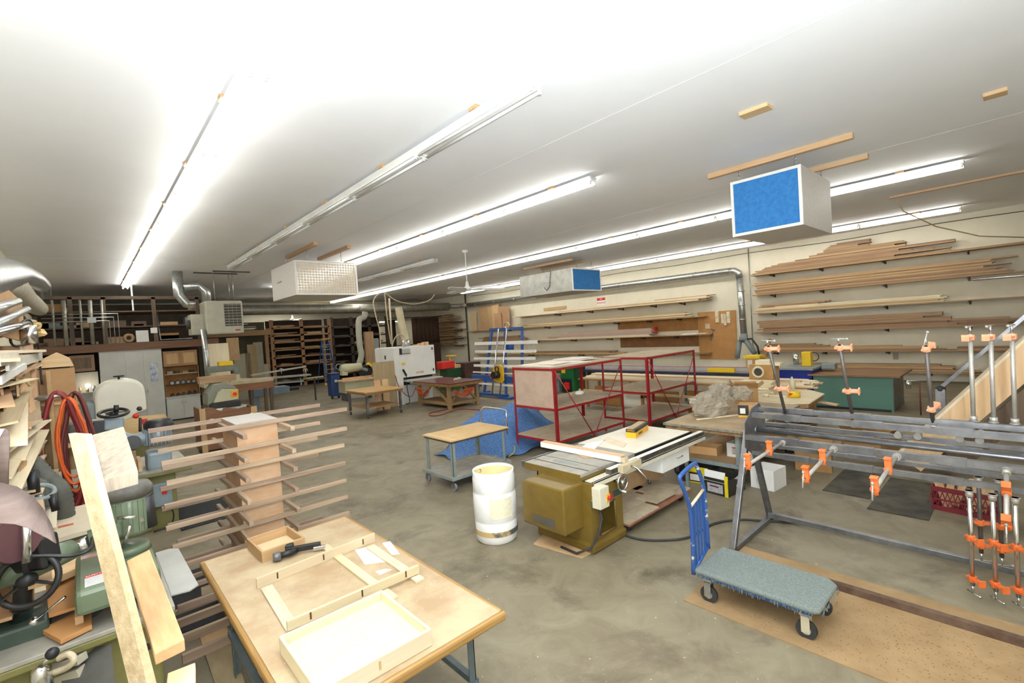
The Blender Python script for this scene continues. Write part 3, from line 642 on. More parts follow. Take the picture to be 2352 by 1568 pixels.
# motor cover bulging on the left
g = G(); g.prism([(3.5-to.y, .27), (3.5-to.y, .79), (4.12-to.y, .79), (4.17-to.y, .75), (4.17-to.y, .27)], .36, Matrix(((0,0,1,3.81-to.x),(1,0,0,0),(0,1,0,0),(0,0,0,1))))
obj('motor_cover', g, gold, ts, bev=.02)
obj('worn_patch', B_(3.806, 3.809, 3.65, 4.0, .32, .42), mat('scuffed_paint', '5e4f2a', '4b5258', rough=.6, scale=14), ts)
obj('switch_box', B_(4.16, 4.33, Y0-.12, Y0, .52, .76), mat('switch_box_beige', 'c9c3ab', 'd5cfb9', rough=.5), ts, bev=.008)
obj('switch_plate', B_(4.27, 4.335, Y0-.128, Y0-.12, .58, .67), mat('yellow_plate', 'e6a51c', rough=.5), ts)
obj('switch_knob', G().cyl((4.303-to.x, Y0-.16-to.y, .625), (4.303-to.x, Y0-.125-to.y, .625), .022), mat('red_knob', 'b3202a', rough=.4), ts)
# tops
obj('saw_table', B_(4.16, 4.75, 3.53, 4.46, .83, .875), castiron, ts, bev=.006)
obj('table_skirt', B_(4.155, 4.16, 3.53, 4.46, .79, .87).box(4.16-to.x, 4.75-to.x, 3.522-to.y, 3.53-to.y, .79, .83), gold, ts)
obj('miter_slot', B_(4.32, 4.34, 3.54, 4.45, .8752, .8765), black, ts); obj('miter_slot', B_(4.52, 4.53, 3.54, 4.45, .8752, .8765), black, ts)
obj('throat_plate', B_(4.40, 4.47, 3.8, 4.2, .875, .8765), greymetal, ts)
obj('extension_wing', B_(4.75, 5.3, 3.53, 4.46, .84, .874), castiron, ts, bev=.004)
cream = mat('cream_laminate_top', 'dcd5c2', 'e6e0d0', rough=.4, scale=3)
obj('extension_table', B_(5.3, 6.8, 3.53, 4.5, .845, .875), cream, ts, bev=.003)
obj('table_edge', B_(5.28, 6.82, 3.51, 3.53, .82, .87), black, ts)
obj('front_rail', B_(4.2, 6.95, 3.36, 3.5, .79, .8).box(4.2-to.x, 6.95-to.x, 3.36-to.y, 3.37-to.y, .74, .8), mat('rail_cream_paint', 'c9c2b0', 'd6d0c0', rough=.5), ts)
obj('fence_tube', B_(4.55, 6.95, 3.38, 3.46, .8, .86), mat('dark_rail', '3c3833', '6b655b', rough=.4, metal=.4, scale=8), ts)
obj('rail_scale', B_(4.55, 6.95, 3.385, 3.455, .861, .864), mat('scale_tape', 'e4dfd0', 'efece2', rough=.5), ts)
obj('rear_rail', B_(4.2, 6.9, 4.52, 4.56, .78, .86), steel, ts)
# fence (sub-parts hang from it)
fe = thing('fence', None, None); fe.parent = ts
fx = 4.80
obj('fence_body', B_(fx+.015, fx+.09, 3.36, 4.78, .885, .945), mat('fence_steel_tan', 'b9a988', 'c8ba9b', rough=.5), fe)
obj('fence_face', B_(fx-.005, fx+.014, 3.42, 4.78, .885, .955), white, fe); obj('fence_face', B_(fx+.091, fx+.11, 3.42, 4.78, .885, .955), white, fe)
obj('fence_top_strip', B_(fx+.0, fx+.1, 3.4, 4.78, .955, .962), pine['y'], fe)
obj('fence_t_head', B_(fx-.12, fx+.28, 3.3, 3.375, .80, .885), mat('fence_steel_tan', 'b9a988'), fe)
obj('lock_handle', G().tube([V(fx+.05, 3.3, .85)-to, V(fx+.05, 3.22, .84)-to, V(fx+.1, 3.15, .74)-to, V(fx+.13, 3.12, .68)-to], [.016, .014, .011, .011], 8), chrome, fe)
obj('handle_ball', G().sph(V(fx+.135, 3.11, .665)-to, .022), black, fe)
def handwheel(c, ax, R, par, m=chrome):
    c = Vector(c); t = obj('handwheel', G().torus(c, ax, R, .013, 28, 8).lathe([(0,-.03),(.028,-.03),(.03,.02),(0,.02)], c, ax, 14), m, par)
    z = Vector(ax).normalized(); q = V(0,0,1) if abs(z.z) < .9 else V(1,0,0); x = q.cross(z).normalized(); y = z.cross(x); g = G()
    for k in range(3):
        a = 2*PI*k/3+.5; g.bar(c, c+(x*math.cos(a)+y*math.sin(a))*R, .018, .01, up=z)
    obj('spokes', g, m, t)
    a = -1.9; p = c+(x*math.cos(a)+y*math.sin(a))*R
    obj('crank_grip', G().cyl(p, p+z*.06, .011), mat('grip_white', 'e8e2d0', rough=.3), t); return t
handwheel(V(4.6, Y0-.12, .72)-to, (0,-1,0), .095, ts)
obj('wheel_shaft', G().cyl(V(4.6, Y0, .72)-to, V(4.6, Y0-.13, .72)-to, .018), chrome, ts)
handwheel(V(4.84, Y0+.35, .7)-to, (1,-.3,0), .085, ts)
obj('wheel_shaft', G().cyl(V(4.74, Y0+.37, .7)-to, V(4.86, Y0+.34, .7)-to, .02), steel, ts)
obj('power_cord', G().tube([V(4.22, 3.33, .52)-to, V(4.22, 3.3, .4)-to, V(4.15, 3.3, .25)-to, V(4.05, 3.35, .1)-to, V(3.98, 3.5, .03)-to, V(4.0, 3.75, .02)-to], .014, 8), rubber, ts)
obj('leg', B_(6.72, 6.76, 3.56, 3.6, 0, .84), greymetal, ts); obj('leg', B_(6.72, 6.76, 4.42, 4.46, 0, .84), greymetal, ts)
dw = obj('drawer_unit', B_(5.77, 6.53, 3.42, 4.3, .5, .735), white, ts, bev=.004)
obj('drawer_pull', G().tube([V(6.15, 3.42, .63)-to, V(6.15, 3.395, .63)-to, V(6.3, 3.395, .63)-to, V(6.3, 3.42, .63)-to], .006, 6), chrome, dw)
obj('side_panel', B_(5.45, 6.7, 3.95, 3.97, .12, .62), mdf, ts)
# things on the saw
bx = thing('blade_box', 'long yellow and black cardboard box lying on the saw extension table', 'box', (6.25, 4.1, .875), .25)
yel = mat('carton_yellow', 'e2a516', 'eab128', rough=.5); blk = mat('carton_black', '26251f', '312f28', rough=.5)
obj('carton', G().box(-.3, .3, -.075, .075, 0, .13), yel, bx, bev=.003)
obj('black_band', G().box(-.301, .301, -.076, -.03, .085, .131).box(-.302, -.2, -.076, .076, .085, .132), blk, bx)
obj('dusty_lid', G().box(-.3, .3, -.03, .076, .1305, .133), mat('dusty_tan_lid', 'b39c74', 'c4ae88', rough=.8), bx)
text('lettering', 'DEWALT', Matrix.Translation((-.08, -.0775, .04)) @ MY, .05, blk, bx, .001)
text('lettering', 'DEWALT', Matrix.Translation((-.303, .0, .11)) @ MX, .03, yel, bx, .001)
for k, (q, lab, mm) in enumerate(((((1385, 1012), (1395, 1003), (1440, 1018), (1432, 1028)), 'thin pale board offcut beside the yellow box', pale['x']), (((1350, 1018), (1390, 1010), (1365, 1032), (1330, 1030)), 'crumpled printed paper on the saw wing', pw), (((1320, 1040), (1362, 1037), (1370, 1050), (1340, 1053)), 'flat tan hardboard scrap by the fence', mdf))):
    obj('sheet_scrap', G().slab(zq(q, .877), (0,0,.004)), mm, label=lab, cat='scrap')
# ================= barrel =================
bw = mat('off_white_plastic', 'e6e5e2', 'efeeec', rough=.45, scale=2)
ba = thing('plastic_barrel', 'white plastic barrel with an open top beside the gold table saw', 'barrel', (3.72, 4.58, 0))
prof = [(.235,0),(.255,.02),(.262,.1),(.268,.25),(.262,.262),(.268,.275),(.275,.45),(.27,.6),(.262,.612),(.268,.625),(.266,.78),(.258,.82),(.262,.87),(.252,.875),(.248,.86),(.256,.6),(.255,.3),(.24,.05),(0,.045)]
obj('shell', G().lathe(prof, n=36), bw, ba)
inn = mat('yellowed_plastic', 'd9c88e', 'e5d6a2', rough=.5)
obj('inner_lining', G().lathe([(.249,.868),(.246,.6),(.24,.06),(.0,.055)], n=36), inn, ba)
obj('tape_band', G().lathe([(.2665,.10),(.27,.165)], n=36), mat('worn_tape', 'c9ad78', '58595a', rough=.7, scale=2.5, lo=.48, hi=.55), ba)
obj('hand_slot', G().torus((-.02,.253,.8), (0,1,0), .02, .008, 14, 6).cb((.0,.255,.8), (.1,.01,.025)), black, ba)
obj('label_patch', G().tube([( -.277*math.cos(a), -.277*math.sin(a), .36) for a in [i*.1+.7 for i in range(14)]], .001, 4), inn, ba)
lp = G(); n = 12
for i in range(n+1):
    a = -PI/2-.95+i*.09; lp.v += [(.2765*math.cos(a), .2765*math.sin(a), .33), (.2755*math.cos(a), .2755*math.sin(a), .57)]
for i in range(n): lp.f.append((2*i, 2*i+2, 2*i+3, 2*i+1)); lp.sm.append(True)
obj('old_label', lp, mat('faded_label', 'd8d3b8', 'e6e0c6', rough=.7, scale=30), ba)
obj('cardboard_sheet', G().slab(zq([(1225, 1250), (1268, 1208), (1360, 1270), (1335, 1282)], 0), (0,0,.008)), mdf, label='thin tan board on the floor under the gold table saw', cat='board')
# extension cord on floor
def catmull(pts, n=8):
    pts = [Vector(p) for p in pts]; q = [pts[0]]+pts+[pts[-1]]; out = []
    for i in range(1, len(q)-2):
        for k in range(n):
            t = k/n; a, b, c, d = q[i-1:i+3]
            out.append(.5*((2*b)+(c-a)*t+(2*a-5*b+4*c-d)*t*t+(3*b-a-3*c+d)*t**3))
    out.append(pts[-1]); return out
fc = [P(x, y, Z=.015) for x, y in ((1425, 1225), (1470, 1238), (1530, 1240), (1585, 1232), (1640, 1202), (1700, 1193), (1760, 1196), (1830, 1200))]
obj('power_cable', G().tube(catmull(fc), .014, 8), rubber, label='thick black cable on the floor from the table saw past the truck', cat='cable')
# ================= dolly with boards =================
dl = thing('board_dolly', 'low dolly stacked with grey dusty boards under the saw extension table', 'dolly', (5.5, 3.75, 0))
dm = mat('dusty_grey_board', 'a1927b', 'b6a88f', rough=.85, scale=4)
obj('deck', G().box(-.75, .85, -.45, .45, .12, .15), mat('red_brown_edge', '7c4a37', '93664d', rough=.7, scale=5), dl, bev=.01)
for sx in (-.6, .7):
    for sy in (-.33, .33):
        c = obj('caster', G().cyl((sx-.015, sy, .045), (sx+.015, sy, .045), .045, n=18), rubber, dl)
        obj('fork', G().box(sx-.03, sx+.03, sy-.02, sy+.02, .085, .12).box(sx-.03, sx-.024, sy-.02, sy+.02, .04, .1).box(sx+.024, sx+.03, sy-.02, sy+.02, .04, .1), steel, c)
for k, (x0, x1, y0, y1, z) in enumerate(((-.75, -.05, -.44, -.2, 0), (-.6, .2, -.2, .12, 0), (-.4, .5, .12, .42, 0), (.0, .55, -.38, -.05, .018), (.3, .85, -.3, .4, .0), (.5, .85, -.42, -.3, 0))):
    obj('grey_board', G().box(5.5+x0, 5.5+x1-.01, 3.75+y0, 3.75+y1-.01, .15+z, .167+z), dm, label='dusty grey board lying on the low dolly', cat='board', group='boards on the low dolly')
# ================= platform truck with carpet deck =================
bluep = mat('chipped_blue_paint', '1f4a8c', '2b5ba3', rough=.45, scale=30, lo=.3, hi=.7)
chip = mat('blue_over_cream_paint', '2a4f8d', 'c9c3ae', rough=.5, scale=12, lo=.6, hi=.66)
pt = thing('platform_truck', 'platform truck with grey carpeted deck and chipped blue handle', 'platform truck', (4.33, 1.64, 0)); po = V(4.33, 1.64, 0)
carpet = mat('grey_green_carpet', '6b7573', '868f8c', rough=1, scale=90, bump=.8)
g = G(); g.prism([(-.31,-.47),(-.27,-.52),(.2,-.52),(.28,-.44),(.28,.48),(-.31,.48)], .05, Matrix.Translation((0,0,.255)))
obj('carpet_deck', g, carpet, pt, bev=.02)
g = G()
for k in range(130):
    s = random.random(); 
    if k % 3: x, y = -.312, -.45+.9*s
    else: x, y = -.27+.48*s, -.522
    g.bar((x, y, .262), (x-R(0,.008), y+R(-.01,.01), .262-R(.008,.035)), .003, .003)
tag(obj('carpet_fringe', g, carpet, pt), kind='stuff')
obj('deck_frame', G().box(-.28, .25, -.45, .47, .225, .258), bluep, pt)
for sx, sy, big in ((-.24, .38, 0), (.22, .38, 0), (-.22, -.4, 1), (.2, -.4, 1)):
    c = obj('caster', G().cyl((sx-.018, sy, .075), (sx+.018, sy, .075), .075, n=22), rubber, pt)
    obj('hub', G().cyl((sx-.022, sy, .075), (sx+.022, sy, .075), .035, n=16), mat('hub_grey', 'a6a6a2', rough=.4), c)
    obj('fork', G().box(sx-.035, sx-.027, sy-.03, sy+.03, .06, .2).box(sx+.027, sx+.035, sy-.03, sy+.03, .06, .2).box(sx-.035, sx+.035, sy-.04, sy+.04, .195, .226), galv if not big else mat('cream_fork', 'b9b39c', rough=.5), c)
def H_(x, y): return P(x, y, Y=2.13)-po
hp = [H_(1593, 1318), H_(1590, 1230), H_(1583, 1160), H_(1563, 1105), H_(1565, 1090), H_(1592, 1066), H_(1600, 1070), H_(1614, 1110), H_(1620, 1160), H_(1627, 1258)]
obj('handle_frame', G().tube(catmull(hp, 5), .019, 10), chip, pt)
obj('handle_crossbar', G().cyl(H_(1586, 1163), H_(1617, 1122), .014), greyed, pt)
obj('handle_crossbar', G().cyl(H_(1594, 1312), H_(1626, 1255), .016), bluep, pt)
for f in (.2, .4, .6, .8):
    obj('handle_slat', G().bar(H_(1586, 1163).lerp(H_(1617, 1122), f), H_(1594, 1312).lerp(H_(1626, 1255), f), .035, .008, up=(0,1,0)), bluep, pt)
# ================= MDF floor sheet, mats =================
dustmdf = mat('sawdust_covered_mdf', '8e7350', 'a08560', rough=.9, scale=3.5, detail=9)
obj('floor_sheet', G().box(3.95, 5.34, -1.2, 2.2, 0, .01), dustmdf, label='large tan hardboard sheet on the floor under the platform truck', cat='board')
matm = mat('dusty_black_rubber_mat', '2e2d29', '5a5548', rough=.85, scale=2.5)
obj('rubber_mat', G().box(7.35, 8.9, .85, 1.45, 0, .012), matm, label='dusty black rubber mat on the floor, nearer one under the clamp rack', cat='mat')
obj('rubber_mat', G().box(7.75, 9.3, 1.5, 2.05, 0, .012), matm, label='dusty black rubber mat on the floor, farther one behind the clamp bars', cat='mat')
# ================= milk crate =================
cr = thing('milk_crate', 'dark red plastic crate full of wood offcuts on the floor', 'crate', (7.98, .55, 0), -.12)
cm = mat('dark_red_plastic', '6e1c25', '7d2530', rough=.5)
g = G().box(-.2, .2, -.3, .3, 0, .02)
for z0, z1 in ((.02, .06), (.13, .15), (.24, .3)): g.box(-.2, -.19, -.3, .3, z0, z1).box(.19, .2, -.3, .3, z0, z1).box(-.19, .19, -.3, -.29, z0, z1).box(-.19, .19, .29, .3, z0, z1)
obj('shell', g, cm, cr)
g = G()
for k in range(13):
    y = -.29+k*.048
    for s in (-.195, .195): g.bar((s, y, .06), (s, min(.3, y+.05), .24), .008, .008).bar((s, y+.05, .06), (s, y, .24), .008, .008)
for k in range(8):
    x = -.19+k*.048
    for s in (-.295, .295): g.bar((x, s, .06), (x+.04, s, .24), .008, .008).bar((x+.04, s, .06), (x, s, .24), .008, .008)
obj('lattice', g, cm, cr)
for k in range(9):
    a = R(-.4, .4); x, y = 7.98+R(-.1, .1), .55+R(-.2, .2)
    obj('wood_offcut', G().bar((x, y, .03), (x+R(-.05,.05), y+R(-.1,.1), .33+R(-.03,.08)), .07, .025, up=(math.cos(a), math.sin(a), 0)), pine['z'], label='wood offcut standing in the dark red crate', cat='offcut', group='offcuts in the red crate')
# ================= clamp rack =================
ck = thing('clamp_rack', 'dark steel panel clamp rack with a hexagonal reel of angle-iron bars', 'clamp rack', (5.7, 0, 0)); ko = V(5.7, 0, 0)
YE = 2.24
def foot(x, yy): return V(x-5.7, yy, 0)
for yy in (YE, -1.8):
    obj('leg', G().bar((-.56, yy, .04), (-.02, yy, 1.25), .06, .06, up=(0,1,0)), steel, ck, bev=.004)
    obj('leg', G().bar((.56, yy, .04), (.06, yy, 1.25), .06, .06, up=(0,1,0)), steel, ck, bev=.004)
    obj('foot_bar', G().box(-.6, .6, yy-.03, yy+.03, .0, .06), steel, ck, bev=.004)
    obj('axle_plate', G().box(-.09, .1, yy-.04, yy-.032, 1.12, 1.32), steel, ck)
obj('floor_rail', G().box(.48, .54, -1.8, YE, .06, .12), steel, ck, bev=.004)
obj('floor_rail', G().box(-.7, -.64, -1.8, 1.35, .0, .07), mat('rusty_steel', '5b4438', '7a6658', rough=.6, metal=.5, scale=6), ck)
obj('axle', G().cyl((.07, YE, 1.25), (.07, -1.9, 1.25), .022), steel, ck)
hexp = [(-.27, 1.12), (-.24, 1.38), (-.02, 1.52), (.2, 1.55), (.36, 1.38), (.36, 1.1), (.22, .98), (-.02, .96)]
for yy in (YE-.06, -1.75):
    g = G(); g.prism(hexp, .008, Matrix(((1,0,0,0),(0,0,-1,yy),(0,1,0,0),(0,0,0,1)))); g.cyl((.07, yy-.02, 1.25), (.07, yy+.02, 1.25), .04, n=14)
    obj('reel_plate', g, steel, ck)
bars = [((5.70-5.7, 1.46), .065), ((5.88-5.7, 1.50), .055), ((6.05-5.7, 1.285), .045), ((5.86-5.7, 1.265), .025), ((5.48-5.7, 1.25), .068), ((5.9-5.7, 1.06), .04), ((5.64-5.7, 1.03), .055)]
for (x, z), wd_ in bars:
    g = G(); g.box(x-wd_/2, x+wd_/2, -1.75, YE-.06, z, z+.007); g.box(x-wd_/2, x-wd_/2+.007, -1.75, YE-.06, z-wd_*.75, z); obj('reel_bar', g, steel, ck)
    for yc in (1.75, 1.15, .45, -.4):
        y = yc+R(-.08, .08)
        obj('bar_sleeve', G().box(x-wd_/2-.006, x+wd_/2+.004, y-.12, y+.12, z+.007, z+.013).box(x-wd_/2-.008, x-wd_/2-.0005, y-.12, y+.12, z-wd_*.75-.003, z+.007), steel, ck)
orange = mat('orange_clamp_jaw', 'd2622a', 'e0763a', rough=.45, scale=9)
orange_f = mat('faded_orange_jaw', 'd98a63', 'e6a483', rough=.5, scale=9)
pipe_d = mat('dark_pipe', '5a5350', '6a6460', rough=.5, metal=.5, scale=8); pipe_g = mat('grey_pipe', 'a09c94', 'b3afa8', rough=.45, metal=.4, scale=8)
def jaw(c, d, s, m, par, side=(0,1,0)):
    "cast clamp jaw round the pipe at c, pipe direction d, jaw face reaching toward s"
    c = Vector(c); d = Vector(d).normalized(); s = Vector(s); s = (s-d*s.dot(d)).normalized(); q = d.cross(s)
    g = G(); g.cyl(c-d*.025, c+d*.025, .03, n=14)
    g.bar(c+s*.02, c+s*.1, .05, .02, up=d); g.bar(c+s*.095-d*.03, c+s*.095+d*.03, .055, .014, up=s)
    g.bar(c-s*.045, c, .045, .02, up=d)
    return obj('jaw', g, m, par, bev=.003)
def pipe_clamp(label, a, b, js, crank, pm, jm, grp=None, side=(0,1,0)):
    a = Vector(a); b = Vector(b); d = (b-a).normalized()
    t = thing('pipe_clamp', label, 'clamp', a, 0, grp)
    obj('pipe', G().cyl((0,0,0), b-a, .0165, n=12), pm, t)
    obj('collar', G().cyl((0,0,0), d*.05, .027, n=12).cyl(d*-.0, d*.008, .034, n=12), pipe_g, t)
    for k, f in enumerate(js): jaw((b-a)*f, d, side, jm, t)
    e = b-a; sd = Vector(side).normalized(); sc = obj('screw', G().cyl(e, e+d*.07, .009, n=8), chrome, t)
    obj('crank_handle', G().tube([e+d*.07-sd*.06, e+d*.07, e+d*.065+sd*.07], .006, 6).sph(e+d*.065+sd*.07, .013, 8, 6), crank, sc)
    return t
for k, (u0, v0, u1, v1, yy, lab) in enumerate(((1808, 965, 1765, 795, 1.87, 'orange-jawed pipe clamp leaning up from the clamp rack, leftmost of the upright ones'), (1962, 978, 1928, 792, 1.25, 'orange-jawed pipe clamp leaning up from the clamp rack, second upright one from the left'), (2144, 985, 2127, 795, .62, 'orange-jawed pipe clamp leaning up from the clamp rack, third upright one from the left'))):
    pipe_clamp(lab, P(u0, v0, Y=yy), P(u1, v1, Y=yy), (.45 if k < 2 else .25, .97), pipe_g, pipe_d, orange_f, 'upright pipe clamps', (.3, -.2, 1) if k == 2 else (0, -1, 0))
for k, (u, yy) in enumerate(((2232, .35), (2280, .22), (2328, .09))):
    pipe_clamp('grey pipe clamp standing upright at the right end, %s of three' % ('left', 'middle', 'right')[k], V(5.97, yy, 1.50), V(5.97, yy-.0, 2.30), (.96,), pipe_g, pipe_g, orange_f, 'upright pipe clamps', (-1, .3, 0))
for k, (u0, v0, u1, v1, yy) in enumerate(((1800, 1015, 1716, 1068, 1.79), (1915, 1030, 1850, 1098, 1.32), (2060, 1048, 2008, 1125, .83), (2312, 1078, 2322, 1165, .13))):
    a = P(u0, v0, X=5.45); bb = P(u1, v1, Y=a.y)
    if k == 3: bb = V(5.0, a.y, .9)
    pipe_clamp('pipe clamp with bright orange jaws reaching toward the camera, %s of four' % ('leftmost', 'second', 'third', 'rightmost')[k], a, bb, (.42, .98), pipe_g, pipe_g, orange, 'forward pipe clamps', (.2, 0, 1) if k else (.2, 0, 1))
for k, (u, v1, yy) in enumerate(((2232, 1360, .37), (2283, 1395, .23), (2336, 1420, .1))):
    pipe_clamp('shiny pipe clamp hanging to the floor at the right, front %s one' % ('left', 'middle', 'right')[k], V(5.56, yy, .97), V(5.56, yy, .14), (.5, .93), chrome, chrome, orange, 'hanging pipe clamps', (-.7, -.6, 0))
for k, yy in enumerate((.33, .2)):
    pipe_clamp('dark pipe clamp hanging behind the shiny ones, %s of two' % ('left', 'right')[k], V(5.93, yy, 1.0), V(5.93, yy, .3), (.6, .9), pipe_g, pipe_d, orange, 'hanging pipe clamps', (.3, -1, 0))
for k, (u, v) in enumerate(((2062, 1000), (2108, 1003), (2204, 1008), (2250, 1012))):
    p = P(u, v, X=6.0); obj('pipe_end', G().tube([p, p+V(.25, .0, .04)], .022, 12).tube([p-V(.01,0,0), p+V(.05,0,.008)], .03, 12), pipe_g, label='capped pipe end lying across the clamp rack bars, %s' % ('far left', 'left centre', 'right centre', 'far right')[k], cat='pipe', group='pipe ends on the clamp rack')
# ================= red shelf units =================
redp = mat('red_enamel', '8c1a1f', '9c2226', rough=.4, coat=.1)
dpart = mat('dusty_particle_shelf', 'a8957c', 'b9a78e', rough=.8, scale=9)
def shelf_unit(label, x0, x1, y0, y1, zt, panel=False):
    t = thing('red_shelf_unit', label, 'shelf unit', ((x0+x1)/2, (y0+y1)/2, 0)); a, b = (x1-x0)/2, (y1-y0)/2; u = .055
    for sx in (-1, 1):
        for sy in (-1, 1):
            obj('post', G().angle((sx*a, sy*b, 0), (sx*a, sy*b, zt-.02), u, .004, (-sx, 0, 0), (0, -sy, 0)), redp, t)
    for z in (zt-.03, 1.0, .36):
        obj('shelf_board', G().box(-a+.005, a-.005, -b+.005, b-.005, z, z+.02), dpart, t)
        for sy in (-1, 1): obj('shelf_rail', G().box(-a, a, sy*b-.002, sy*b+.002, z-.045, z+.004), redp, t)
        for sx in (-1, 1): obj('shelf_rail', G().box(sx*a-.002, sx*a+.002, -b, b, z-.045, z+.004), redp, t)
    obj('brace_rod', G().cyl((-a+.02, -b-.008, zt-.08), (.12, -b-.008, .1), .011, n=6), redp, t)
    obj('brace_rod', G().cyl((a-.02, -b-.012, zt-.08), (-.12, -b-.012, .1), .011, n=6), redp, t)
    if panel: obj('end_panel', G().box(-a+.01, -a+.02, -b+.05, b-.03, 1.02, zt-.08), mat('pinkish_hardboard', 'b59a86', 'c2aa97', rough=.75, scale=5), t)
    return t
shelf_unit('nearer red metal shelf unit with dusty boards and an end panel', 6.73, 9.0, 6.22, 7.42, 1.82, True)
shelf_unit('farther red metal shelf unit with three dusty shelves, near the plastic bag', 9.28, 11.52, 5.74, 7.0, 1.82)
wsheet = mat('pinkish_white_sheet', 'ddd2c4', 'e7ddd0', rough=.7)
for k, (x0, x1, y0, y1, z, r) in enumerate(((6.78, 8.0, 6.3, 7.3, 1.815, 0), (6.85, 7.75, 6.45, 7.3, 1.832, .05), (7.5, 8.6, 6.6, 7.35, 1.834, -.03), (6.9, 7.5, 6.4, 6.8, 1.855, .1), (7.9, 8.6, 6.7, 7.3, 1.856, .0))):
    o = obj('white_sheet', G().box(-(x1-x0)/2, (x1-x0)/2, -(y1-y0)/2, (y1-y0)/2, 0, .015), wsheet, label='pinkish white sheet lying on top of the nearer red shelf unit', cat='sheet', group='sheets on the red shelf unit', loc=((x0+x1)/2, (y0+y1)/2, z), bev=.003); o.rotation_euler.z = r
mk = thing('dust_mask', 'white dust mask lying on the middle shelf of the nearer red unit', 'mask', P(1331, 905, Z=1.02))
obj('cup', G().sph((0, 0, .03), .1, 16, 9, (1.2, .9, .5)), pw, mk); obj('strap', G().torus((.05, 0, .03), (0, .3, 1), .11, .003, 20, 5), pw, mk)
# ================= service cart =================
sc = thing('service_cart', 'two-deck grey steel cart with tan board top and push handle', 'cart', (4.98, 6.85, 0))
gp = mat('grey_green_steel', '7f8783', '8e9590', rough=.5, scale=9)
obj('top_board', G().box(-.62, .66, -.44, .44, .815, .84), mat('tan_board_top', 'c2a06c', 'd3b484', rough=.7, scale=2), sc, bev=.008)
obj('tape_strip', G().box(-.56, -.5, -.44, .44, .8405, .8415).box(.6, .64, -.44, .44, .8405, .8415), pine['y'], sc)
obj('top_tray', G().box(-.6, .64, -.42, .42, .785, .815), mat('dark_underside', '3a3632', '55504a', rough=.8, scale=10), sc)
obj('bottom_deck', G().box(-.64, .64, -.44, .44, .2, .22), mat('dusty_grey_deck', '8f887c', 'a19a8e', rough=.85, scale=6), sc)
obj('deck_edge', G().box(-.65, -.63, -.45, .45, .18, .235).box(.63, .65, -.45, .45, .18, .235).box(-.65, .65, -.46, -.44, .18, .235).box(-.65, .65, .44, .46, .18, .235), gp, sc, bev=.004)
for sx in (-.58, .58):
    for sy in (-.4, .4):
        obj('leg', G().angle((sx, sy, .22), (sx, sy, .79), .06, .005, (1 if sx < 0 else -1, 0, 0), (0, 1 if sy < 0 else -1, 0)), gp, sc)
        c = obj('caster', G().cyl((sx-.018, sy, .065), (sx+.018, sy, .065), .065, n=20), mat('grey_rubber_wheel', '77767a', '868589', rough=.6), sc)
        obj('fork', G().box(sx-.03, sx-.022, sy-.02, sy+.02, .05, .17).box(sx+.022, sx+.03, sy-.02, sy+.02, .05, .17).box(sx-.03, sx+.03, sy-.03, sy+.03, .16, .18), steel, c)
obj('push_handle', G().tube(catmull([(.67, -.38, .7), (.67, -.38, 1.02), (.7, -.35, 1.1), (.72, -.25, 1.13), (.72, .25, 1.13), (.7, .35, 1.1), (.67, .38, 1.02), (.67, .38, .7)], 4), .015, 10), chrome, sc)
# ================= blue moving blankets =================
def blanket():
    g = G(); nx, ny = 60, 44; random.seed(3)
    x0, x1, y0, y1 = 5.62, 8.3, 6.9, 8.7
    ph = [R(0, 6) for _ in range(6)]
    for j in range(ny+1):
        for i in range(nx+1):
            x = x0+(x1-x0)*i/nx; y = y0+(y1-y0)*j/ny
            dx = max(0, abs(x-7.15)-.62)/.75; dy = max(0, abs(y-7.95)-.3)/.5; d = math.hypot(dx, dy)
            h = .72/(1+(d*1.5)**3) if d > 0 else .72
            h -= .14*max(0, (7.0-x))
            fo = .07*math.sin(x*7+y*4+ph[0])+.04*math.sin(x*5-y*11+ph[1])+.025*math.sin(x*17+y*13+ph[2])+.02*math.sin(x*3+y*21+ph[3])
            h = max(.015+.02*(1+math.sin(x*13+y*9)), h+fo*min(1, h*2.5))
            g.v.append((x+.04*math.sin(y*9+ph[4])*(1 if i in (0, nx) else .3), y+.05*math.sin(x*8+ph[5])*(1 if j in (0, ny) else .3), h))
    for j in range(ny):
        for i in range(nx):
            if i < 8-j*.5 or (i < 10 and j > ny-8) : continue
            a = j*(nx+1)+i; g.f.append((a, a+1, a+nx+2, a+nx+1)); g.sm.append(True)
    return g
quilt = mat('quilted_blue_blanket', '3a5f96', '6388b8', rough=.95, scale=40, bump=.6)
bt = thing('moving_blanket', 'blue quilted moving blankets heaped behind the service cart', 'blanket', (6.9, 7.9, 0))
g = blanket(); g.v = [(x-6.9, y-7.9, z) for x, y, z in g.v]
obj('cloth', g, quilt, bt, solid=.012)
obj('yellow_binding', G().tube(catmull([(-1.28, -.7, .05), (-1.15, -.9, .03), (-1.0, -.98, .05), (-.8, -.95, .12)], 5), .013, 6).tube(catmull([(-1.25, -.55, .1), (-1.1, -.68, .12), (-.9, -.8, .1)], 5), .012, 6).tube(catmull([(-.5, -.98, .03), (-.35, -1.0, .1), (-.25, -.9, .2)], 5), .012, 6), mat('yellow_binding_tape', 'a8a03c', 'b9b04a', rough=.8), bt)
bt.location = (6.75, 8.15, 0)
